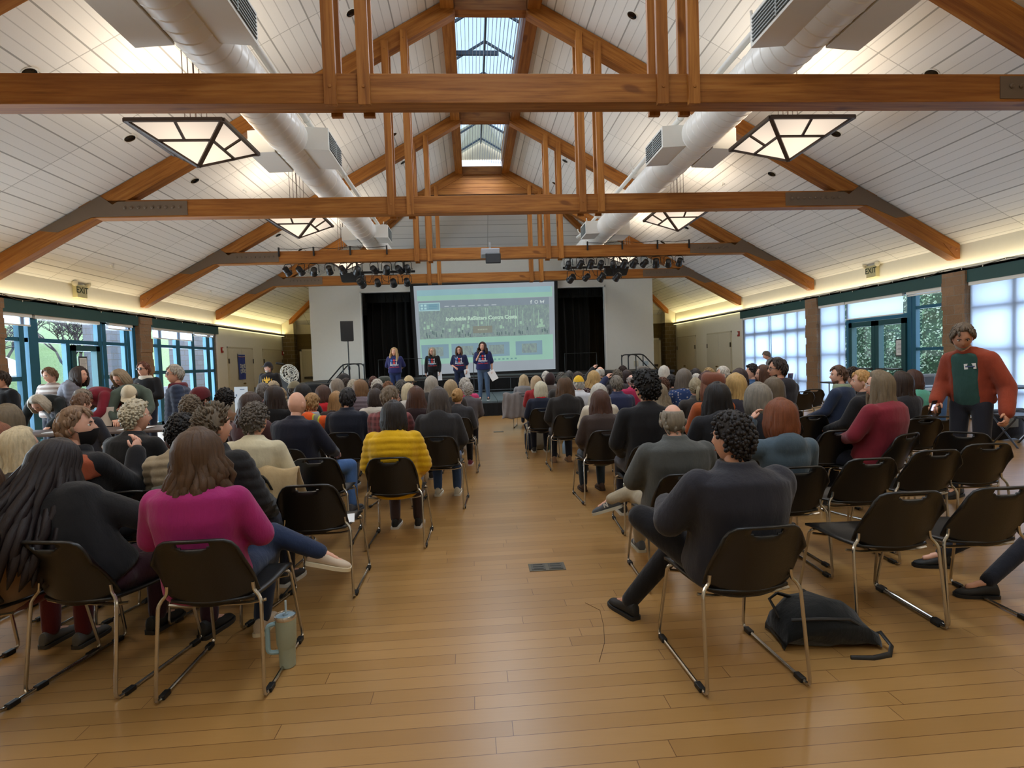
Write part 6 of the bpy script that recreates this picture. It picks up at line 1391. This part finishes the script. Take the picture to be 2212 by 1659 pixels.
S('blonde person in pale blouse', 882, 828, 9.0, 0, 20, hair=('bob', hPL), top=('plain', (196, 192, 186)))
S('grey person in maroon collar', 567, 826, 8.1, 0, -5, hair=('short', (112, 106, 102)), top=('collar', (104, 38, 56)))
S('tan haired person in beige', 603, 836, 7.9, 0, 0, hair=('short', (164, 140, 108)), top=('plain', (150, 126, 100)))
S('person in black clothes with black hair', 653, 829, 8.2, 8, 0, hair=('bob', hBK), top=('plain', BLK), ch=False)
S('person in olive flat cap', 636, 824, 9.0, -6, -30, hair=('short', hDG), hat=('cap', (122, 114, 92)), top=('plain', (126, 116, 96)), ch=False)
# left block, far rows
far = dict(ch=False)
S('person with long straight grey hair', 931, 812, 10.0, 0, -6, hair=('long', (170, 162, 150)), top=('plain', (60, 58, 58)), **far)
S('person with tan hair under a white crown', 973, 820, 9.1, 0, 0, hair=('long', (176, 152, 116)), top=('plain', (64, 60, 60)), **far)
S('white curly haired person in pink top', 1004, 816, 10.2, 0, -20, hair=('curly', hWH), top=('plain', (206, 64, 112)), **far)
S('white haired person just before the pink top', 1010, 826, 9.7, 0, 0, hair=('curly', (196, 190, 182)), top=('plain', (96, 92, 96)), **far)
S('person in beige cap', 883, 812, 11.0, 0, -30, hair=('short', hDG), hat=('cap', (200, 178, 134)), top=('plain', (64, 62, 60)), **far)
S('person with ash grey hair before the beige cap', 866, 821, 10.1, 0, 0, hair=('curly', (96, 94, 92)), top=('plain', (70, 68, 66)), **far)
S('person with dark brown hair beside the glasses person', 815, 828, 9.3, 0, 0, hair=('short', hDB), top=('plain', (150, 146, 140)), **far)
S('person in dark green beret', 830, 815, 11.2, 0, 0, hair=('short', hDG), hat=('beret', (58, 62, 54)), top=('plain', (52, 52, 52)), **far)
S('white haired person in white shirt', 814, 819, 10.3, 4, 10, hair=('curly', hWH), top=('plain', WHT), **far)
S('person with auburn curls', 838, 824, 9.8, 0, 0, hair=('curly', (130, 88, 60)), top=('plain', (66, 56, 52)), **far)
S('person with short russet hair', 806, 812, 12.1, 0, 0, hair=('short', (92, 58, 48)), top=('plain', (70, 62, 60)), **far)
S('person with long grey-blond hair looking right', 728, 818, 9.9, -10, -35, hair=('long', (142, 130, 116)), top=('plain', (110, 94, 76)), **far)
S('person with long black hair at the stage side', 743, 807, 12.0, -10, -30, hair=('bob', hBK), top=('plain', (32, 30, 34)), **far)
S('dark haired person looking right before the tripod', 748, 816, 11.0, -10, -50, hair=('short', hDB), top=('plain', (44, 42, 44)), **far)
S('pale grey haired person by the brown bob', 763, 820, 10.2, 0, 0, hair=('curly', (188, 178, 160)), top=('plain', (90, 86, 86)), **far)
S('sandy haired person in light top', 590, 822, 9.6, 0, 0, hair=('short', (176, 158, 130)), top=('plain', (160, 140, 112)), **far)
# right block, near rows
S('curly dark haired person in black quilted coat', 1638, 889, 2.72, 2, 32, 'cross_navy', root=(.62, 2.70), hair=('curly', (40, 36, 36)), top=('collar', (38, 38, 46)), pants=(24, 24, 28), shoe=((20, 20, 21), (26, 26, 26)), w=1.3, th=.028, skin='m')
S('balding person in grey fleece jacket', 1457, 868, 3.85, -2, -10, 'cross_grey', hair=('fringe', (142, 132, 116)), top=('collar', (74, 76, 74)), pants=(164, 152, 128), shoe=((74, 80, 88), (186, 182, 164)), extra=(('shoeN',),), w=1.3, th=.02, skin='l')
S('auburn bob person in slate blue jacket', 1687, 861, 3.9, -4, 6, 'ear', hair=('bob', (124, 66, 34)), top=('hood', (74, 90, 102)), w=1.05)
S('big black afro haired person in black', 1394, 801, 5.0, -4, 28, 'sit2', hair=('afro', (20, 18, 18)), top=('plain', (22, 22, 26)), w=1.05, skin='m')
S('long black haired person in black parka', 1549, 825, 4.95, -3, 0, 'sit2', hair=('long', (24, 20, 21)), top=('hood', (34, 35, 40)), w=1.0)
S('person in maroon sweater with long ash hair', 1902, 800, 5.0, 22, 38, 'sit_wide', hair=('long', (122, 106, 84)), top=('knit', (124, 34, 48)), extra=(('glasses', (200, 196, 196)),), w=1.2)
S('person in brown jacket with long chestnut hair', 1297, 842, 6.1, 2, 6, 'sit2', hair=('long', (82, 52, 40)), top=('coat', (62, 50, 46)), pants=(38, 52, 66), shoe=((66, 46, 36), (50, 36, 30)), w=1.15)
S('person in rust sweater and auburn hat', 1538, 809, 6.1, 0, 10, hair=('bob', (120, 70, 44)), hat=('beret', (112, 62, 42)), top=('knit', (164, 82, 40)))
S('straight blonde person in dark navy', 1589, 806, 6.15, 0, -4, hair=('long', (196, 160, 100)), top=('plain', (44, 42, 52)))
S('grey bob haired person with black collar', 1637, 827, 5.0, 2, 6, hair=('bob', (138, 130, 118)), top=('plain', (34, 34, 40)))
S('person with brown-grey hair behind the grey bob', 1671, 815, 6.1, 0, -10, hair=('bob', (106, 92, 74)), top=('plain', (46, 44, 46)))
S('blonde person in black looking left', 1862, 798, 6.15, 28, 40, hair=('short', (196, 152, 96)), top=('plain', (26, 26, 30)), w=1.1)
S('person with long dark curls beside maroon sweater', 1946, 802, 6.15, 14, 18, hair=('long', (52, 38, 32)), top=('plain', (40, 40, 46)))
S('person in aqua shirt with brown bob', 1972, 799, 7.2, 14, 18, hair=('bob', (74, 46, 36)), top=('plain', (96, 178, 158)))
S('white bob haired person in navy over red', 1168, 824, 9.0, -2, -4, 'sit2', hair=('bob', (212, 204, 178)), top=('plain', (28, 34, 52)), pants=(30, 34, 48), extra=(('scarf', (196, 30, 40)),), w=1.1)
S('person in dark olive cap and black leather jacket', 1220, 813, 7.95, 0, 0, 'sit2', hair=('long', (92, 66, 44)), hat=('cap', (60, 60, 46)), top=('hood', (40, 38, 38)), pants=(40, 46, 62), shoe=((150, 118, 92), (120, 96, 76)), w=1.15)
S('white curly haired person in cream cardigan', 1294, 829, 7.2, 0, 0, 'sit2', hair=('wavy', (200, 194, 184)), top=('knit', (204, 194, 176)), w=1.15)
S('grey haired person in navy polo', 1332, 810, 8.1, 0, 10, 'headhand', hair=('short', (128, 120, 110)), top=('collar', (42, 48, 78)), w=1.15)
S('grey-blond person with low ponytail', 1502, 815, 7.2, 0, -6, hair=('pony', (160, 146, 118)), top=('collar', (58, 54, 52)))
S('long grey haired person in blue floral top', 1477, 796, 8.1, 0, -6, hair=('long', (112, 102, 92)), top=('plain', (44, 66, 112)), kind='floral')
S('bearded person with glasses and maroon hood', 1680, 771, 7.1, 20, 62, hair=('short', (54, 44, 38)), top=('hood', (44, 42, 48)), beard=(62, 46, 36), extra=(('glasses', (24, 24, 26)), ('scarf', (92, 34, 42))), w=1.05, skin='m')
S('person with brown hair in profile', 1648, 788, 8.1, 20, 58, hair=('long', (86, 56, 40)), top=('plain', (140, 106, 84)))
S('dark curly haired person in blue jacket', 1624, 786, 9.0, 18, 55, hair=('curly', (42, 36, 34)), top=('collar', (46, 78, 118)))
S('person in blue jacket with sage green hood', 1812, 788, 7.2, 30, 48, hair=('short', (98, 72, 56)), top=('collar', (44, 56, 82)), beard=(110, 80, 60), extra=(('scarf', (150, 164, 136)),), w=1.05)
S('dark haired person behind the sage hood', 1842, 793, 8.1, 16, 10, hair=('curly', hDB), top=('plain', (36, 36, 40)))
# right block, far rows
S('blonde person in grey coat on the aisle', 1131, 809, 13.0, -12, 20, 'chin', hair=('long', (188, 164, 126)), top=('coat', (128, 126, 128)), ch=True)
S('blond person in red scarf', 1158, 812, 11.0, 0, 0, hair=('bob', (186, 158, 122)), top=('plain', (150, 40, 44)), extra=(('scarf', (160, 42, 46)),), **far)
S('person in brown knit hood', 1188, 805, 11.0, 0, 0, hair=None, hat=('hood', (54, 36, 36)), top=('plain', (92, 84, 80)), **far)
S('white haired head behind the brown hood', 1179, 801, 12.4, 0, 0, hair=('short', hWH), top=('plain', (130, 128, 128)), **far)
S('person in yellow cap and white shirt', 1250, 812, 9.2, 0, 0, hair=('short', hWH), hat=('cap', (230, 182, 40)), top=('collar', (206, 208, 214)), w=1.1, **far)
S('grey curly haired person above the olive cap', 1213, 805, 10.2, 0, 0, hair=('curly', (98, 94, 88)), top=('plain', (60, 58, 56)), **far)
S('dark grey haired person left of the yellow cap', 1229, 800, 11.4, 0, 0, hair=('short', (72, 70, 68)), top=('plain', (56, 56, 58)), **far)
S('dark brown haired person behind the yellow cap', 1248, 803, 11.0, 0, 0, hair=('bob', hDB), top=('plain', (60, 44, 40)), **far)
S('blonde person in dark floral blouse', 1282, 801, 10.1, 0, 4, hair=('wavy', (188, 152, 96)), top=('plain', (56, 34, 34)), kind='floral', **far)
S('balding white haired person raising a hand', 1296, 790, 12.0, 0, 20, 'headhand', hair=('fringe', hWH), top=('plain', (40, 40, 42)), **far)
S('person with salt and pepper hair before the handrail', 1333, 798, 11.1, 0, 10, hair=('curly', (112, 102, 90)), top=('plain', (60, 58, 60)), **far)
S('person with dark curly updo', 1345, 790, 12.2, 0, 0, hair=('curly', (54, 36, 28)), top=('plain', (52, 40, 40)), **far)
S('person with dark long hair before the wall panel', 1354, 799, 11.3, 0, 0, hair=('bob', (46, 28, 26)), top=('plain', (60, 34, 40)), **far)
S('person with thin grey hair and magenta top', 1364, 807, 10.2, 0, 10, hair=('fringe', (170, 160, 156)), top=('plain', (170, 44, 84)), skin='p', **far)
S('person in grey felt hat', 1388, 793, 11.3, 0, 0, hair=('short', hDG), hat=('beret', (94, 88, 80)), top=('plain', (56, 56, 58)), **far)
S('person with curly brown bob behind the afro', 1431, 815, 8.2, 0, 10, hair=('curly', (98, 64, 46)), top=('plain', (66, 52, 50)), **far)
S('person with grey long hair beside the afro', 1423, 828, 7.0, 0, 0, hair=('wavy', (134, 120, 98)), top=('plain', (84, 78, 72)), **far)
S('person with black hair by the blue floral top', 1451, 808, 9.2, 0, 0, hair=('short', (30, 24, 24)), top=('plain', (48, 46, 50)), **far)
S('white haired person before the fire extinguisher', 1434, 790, 12.2, 0, 0, hair=('bob', hWH), top=('plain', (120, 116, 112)), **far)
S('dark haired person with sunglasses on the head', 1502, 795, 9.3, 0, 0, hair=('short', (44, 36, 36)), top=('plain', (60, 58, 62)), **far)
S('white short haired person under dark heads', 1504, 806, 8.2, 0, 0, hair=('short', hWH), top=('plain', (130, 128, 126)), **far)
S('person with dark auburn hair', 1527, 802, 7.4, 0, 0, hair=('bob', (72, 40, 34)), top=('plain', (70, 46, 40)), **far)
S('person with blond curls before the closet doors', 1531, 795, 9.6, 0, 0, hair=('curly', (182, 152, 104)), top=('plain', (90, 84, 76)), **far)
S('white haired person in profile before the doors', 1561, 790, 9.1, 26, 52, hair=('short', (214, 208, 198)), top=('plain', (72, 66, 64)), **far)
S('person with dark plum hair before the windows', 1597, 796, 8.1, 0, 0, hair=('bob', (52, 34, 36)), top=('plain', (50, 46, 52)), **far)
S('person in black with one leg stretched into the row', 2395, 985, 3.35, 75, 30, 'rel_legs', hair=('short', hDB), top=('collar', (24, 26, 34)), pants=(22, 25, 36), shoe=((16, 17, 20), (22, 22, 24)), w=1.1, ch=True)
# ---------------------------------------------------------------- standing people
def standing(who, label, px, py, Y, rz, pose, hy=0, hp=0, zf=0., s=None, **kw):
    loc, sc = place(px, py, Y, pose, rz, zf, s); o = person(who, loc, rz, sc, pose, hy, hp, label=label, **kw); return o, loc, sc
T = standing
o, lm, sm_ = T('m', 'bearded person in open rust jacket and green polo leaning on a chair', 2079, 697, 5.2, 112, 'grip', 30, -32, hair=('short', (112, 98, 84)), top=('open', (140, 58, 36)), under=(44, 78, 72), pants=(34, 36, 46), shoe=((30, 30, 32), (40, 40, 40)), beard=(176, 166, 154), w=.88, skin='m', extra=(('tag', (-.055, 1.28)),), th=.004)
o2, l4, s4 = T('w', 'person with dark wavy hair and jeans speaking into a microphone on stage', 1042, 738.5, 16.3, 176, 'mic', -14, 4, .42, hair=('wavy', (56, 34, 28)), top=('tee', (30, 36, 84)), slv=.42, pants=(70, 92, 120), shoe=((24, 24, 26), (210, 208, 204)), w=1.25, extra=(('print',),))
T('w', 'person with brown bob and glasses in navy print shirt on stage', 991, 748, 17.7, 178, 'bent', 0, 4, .42, hair=('bob', (96, 68, 48)), top=('tee', (26, 34, 70)), slv=.4, pants=(28, 38, 64), w=1.15, extra=(('print',), ('tag', (.09, 1.37)), ('glasses', (60, 50, 46))))
T('w', 'person with short silver hair in black printed sweatshirt on stage', 933, 750.5, 18.6, 176, 'stand', -24, 8, .42, hair=('bob', (170, 156, 132)), top=('collar', (18, 19, 22)), pants=(24, 24, 28), w=.95, extra=(('print',), ('glasses', (60, 44, 40))))
T('w', 'person with long blond hair and hands behind back on stage', 851, 750.5, 17.4, 180, 'behind', -12, 6, .42, hair=('long', (192, 158, 112)), top=('tee', (40, 44, 96)), slv=.45, pants=(36, 52, 96), w=1.25, extra=(('print',), ('tag', (-.1, 1.38))))
T('m', 'person in black cap and black shirt with yellow crown print', 579, 782, 14.6, 176, 'stand', -34, 2, hair=('short', (60, 50, 44)), hat=('cap', (26, 26, 34)), top=('tee', (16, 15, 18)), slv=.5, pants=(36, 36, 40), beard=(200, 190, 180), w=1.2, skin='p', extra=(('crown',),))
T('w', 'person in grey and white striped sweater standing at left glass door', 107, 792, 9.5, 172, 'fold', -8, -14, hair=('short', (120, 92, 66)), top=('knit', (206, 200, 196)), kind='stripe', w=1.1)
T('w', 'dark haired person in silver-grey puffer looking right by the glass door', 171, 793, 9.5, -60, 'stoop', -30, 0, hair=('bob', (58, 44, 38)), top=('puffer', (120, 122, 134)), w=1.0, th=.02)
T('w', 'person with sandy grey bob and black floral vest looking down', 258, 798, 9.4, 170, 'stoop', 0, -38, hair=('bob', (150, 130, 104)), top=('plain', (34, 32, 38)), kind='floral', w=1.0)
T('w', 'person in sunglasses, black coat and white turtleneck', 309, 780, 10.4, 176, 'fold', -10, 2, hair=('short', (108, 62, 44)), top=('coat', (26, 26, 30)), extra=(('sunglasses',), ('scarf', (210, 202, 186))), w=1.05)
T('w', 'grey haired person in burgundy jacket and navy quilted vest', 376, 786, 7.55, 110, 'stand', 24, 2, hair=('short', (178, 168, 154)), top=('puffer', (52, 62, 84)), pants=(90, 104, 130), extra=(('scarf', (104, 44, 52), 1), ('glasses', (60, 60, 66))), w=1.1, th=.02)
T('p', 'grey haired person in maroon jacket bending over the sign-up table', 180, 838, 9.1, 160, 'lean', 0, -48, hair=('short', (140, 128, 116)), top=('collar', (118, 28, 44)), w=1.1)
T('p', 'person in cream cap and grey-green jacket bending over the table', 278, 832, 9.2, -158, 'lean', 0, -40, hair=('short', hGR), hat=('cap', (206, 192, 164)), top=('collar', (74, 86, 78)), w=1.1)
T('w', 'silver-blond person in black bending to write at the table', 82, 853, 8.95, 186, 'lean', 0, -50, hair=('bob', (196, 186, 168)), top=('plain', (28, 34, 36)), w=1.0)
T('p', 'person in black top with name tag at far left edge', 1, 800, 8.4, 150, 'stand', 0, 0, hair=('short', hDB), top=('plain', (22, 23, 30)), extra=(('tag', (-.09, 1.33)),), w=1.15)
T('p', 'short brown haired person beyond the mask person near the table', 176, 872, 7.2, 0, 'sit', -30, 0, s=.98, hair=('short', (116, 88, 70)), top=('plain', (44, 46, 56)))
T('m', 'grey shirted person bending beside the far right window', 1656, 758, 15.6, 70, 'stoop', 10, -26, hair=('short', (120, 106, 92)), top=('plain', (112, 116, 122)), w=1.15)
# ---------------------------------------------------------------- held things
def wpt(loc, rz, s, v): q = Matrix.Rotation(R_(rz), 3, 'Z') @ V(v); return V(loc)+q*s
def flat(name, c, ax, ay, w, h, mat, label, cat, th=.002):
    ax, ay = V(ax).normalized(), V(ay); ay = (ay-ax*ay.dot(ax)).normalized(); m = MB(); m.obox(c, (ax, ay, ax.cross(ay)), (w/2, h/2, th)); o = m.obj(name, mat, None, False, 40, .0); return tag(o, label, cat)
c = wpt(l4, 176, s4, (.09, .20, 1.455)); t = thing('microphone', 'black handheld microphone held by the speaking person', 'microphone', c); m = MB(); m.capsule((0, 0, -.16), (0, -.0, -.03), .013, .017, 10); m.obj('handle', M_BLACK, t); m = MB(); m.ell((0, 0, 0), (.027, .027, .030), 12, 9); m.obj('mesh_head', plain((60, 60, 62), .4, .6), t)
t.rotation_euler = (R_(35), R_(10), 0)
c = wpt(l4, 176, s4, (-.28, .09, .74)); flat('paper_sheet', c, (1, .35, .5), (-.3, .1, 1), .21, .30, M_PAPER, 'white paper held low by the speaking person', 'paper')
l3 = place(991, 748, 17.7, 'bent', 178, .42); c = wpt(l3[0], 178, l3[1], (-.25, .13, .82)); flat('paper_sheet', c, (1, .2, .2), (0, .1, 1), .16, .28, M_PAPER, 'white paper held by the brown bob person on stage', 'paper')
l2 = place(933, 750.5, 18.6, 'stand', 176, .42); c = wpt(l2[0], 176, l2[1], (-.25, .12, .74)); flat('paper_sheet', c, (1, .3, 0), (0, .1, 1), .14, .28, M_PAPER, 'folded white paper held by the silver haired person on stage', 'paper')
c = wpt(lF2, -12, sF2, (-.02, .42, .80)); flat('tablet', c, (1, .2, .2), (-.2, .6, .75), .17, .24, plain((64, 72, 66), .4), 'grey-green tablet held by the black haired person', 'tablet', .004)
c = wpt(lF2, -12, sF2, (.22, .26, .665)); flat('leaflet', c, (1, -.4, .1), (.3, 1, -.35), .15, .22, plain((150, 160, 172), .6), 'pale leaflet on the lap beside the magenta sweater', 'leaflet')
c = wpt(lm, 112, sm_, (.19, .27, .89)); t = thing('phone', 'lit smartphone in the rust jacket person\'s lowered hand', 'phone', c); m = MB(); m.obox((0, 0, 0), ((1, .3, 0), (.1, -.3, 1), (0, 1, .3)), (.038, .075, .005)); m.obj('phone_case', M_BLACK, t, False, 40, .003); m = MB(); m.obox((.0, -.007, .0), ((1, .3, 0), (.1, -.3, 1), (0, 1, .3)), (.02, .03, .003)); m.obj('phone_light', emit((190, 200, 255), 3.), t, False)
c = PZ(232, 1052, .68); t = thing('drink_bottle', 'clear drink bottle with orange cap and blue label in the left block', 'bottle', c); t.rotation_euler = (R_(-30), R_(28), 0); m = MB(); m.lathe([(.03, -.10), (.034, -.09), (.034, .04), (.018, .075), (.016, .08)], (0, 0, 0), 16); m.obj('bottle_body', plain((150, 166, 176), .15), t); m = MB(); m.lathe([(.0345, -.07), (.0345, .0)], (0, 0, 0), 16); m.obj('bottle_label', plain((40, 140, 180), .4), t); m = MB(); m.lathe([(.022, .078), (.022, .115), (.018, .118)], (0, 0, 0), 14); m.obj('bottle_cap', plain((220, 104, 44), .4), t)
# papers on the sign-up table
for k, (x, w_, lab) in enumerate(((-6.6, .3, 'white sign-up sheets at the left end of the long table'), (-5.6, .28, 'white sign-up sheets in the middle of the long table'), (-4.85, .3, 'white flyers toward the right end of the long table'))):
    m = MB(); m.box(x, x+w_, TBL_Y+.12, TBL_Y+.42, .762, .768); m.box(x+.05, x+w_+.06, TBL_Y+.15, TBL_Y+.45, .7685, .773); o = m.obj('sign_up_sheets', M_PAPER, None, False); tag(o, lab, 'papers')
p = PZ(378, 905, .5); m = MB(); v0 = PY(96, 965, TBL_Y-.02); m.prism([(v0.x-.12, TBL_Y-.03, .28), (v0.x+.05, TBL_Y-.03, .28), (v0.x+.0, TBL_Y-.03, .70), (v0.x-.02, TBL_Y-.03, .70)], (0, -.02, 0)); o = m.obj('blue_bag', fabric((96, 160, 190)), None, False); tag(o, 'light blue cloth bag hanging at the table front', 'bag')
p = PY(217, 848, 9.0); flat('literature_stand', (p.x, 9.05, .90), (1, 0, 0), (0, .3, 1), .26, .30, plain((206, 196, 186), .6), 'printed card stand on the table by the glass door', 'sign')
# letter on the sneaker of the balding person

# coat draped over a chair back in the third left row
def draped(px, py, Y, col, label, w=.30):
    p = PY(px, py, Y); m = MB(); n, k = 14, 12; rr = random.Random(3); prof = [(.10, .52), (.03, .66), (-.04, .79), (-.09, .835), (-.14, .79), (-.17, .62), (-.18, .45), (-.20, .30), (-.19, .24)]
    vs = []
    for j, (y, z) in enumerate(prof):
        for i in range(n+1):
            u = -1+2*i/n; sp_ = 1+.25*max(0, j-4)/4; vs.append((u*w*sp_+.02*math.sin(j*2+i), y-.03*math.sin(i*1.9+j*.6)*(j > 3)+.05*u*u, z+.02*math.sin(i*.9)))
    N_ = n+1; m.v = vs; m.f = [(j*N_+i, j*N_+i+1, (j+1)*N_+i+1, (j+1)*N_+i) for j in range(len(prof)-1) for i in range(n)]; m.mi = [0]*len(m.f)
    o = m.obj('draped_coat', fabric(col), None, True, 0); o.location = (p.x, Y, 0); sd = o.modifiers.new('t', 'SOLIDIFY'); sd.thickness = .03; ss = o.modifiers.new('s', 'SUBSURF'); ss.levels = 1; ss.render_levels = 1
    tag(o, label, 'coat')
draped(560, 1000, 4.33, (176, 152, 112), 'tan quilted coat draped over the chair of the cream sweater person')
draped(1112, 880, 12.72, (120, 114, 112), 'grey coat hanging over the farthest right aisle chair', .26)
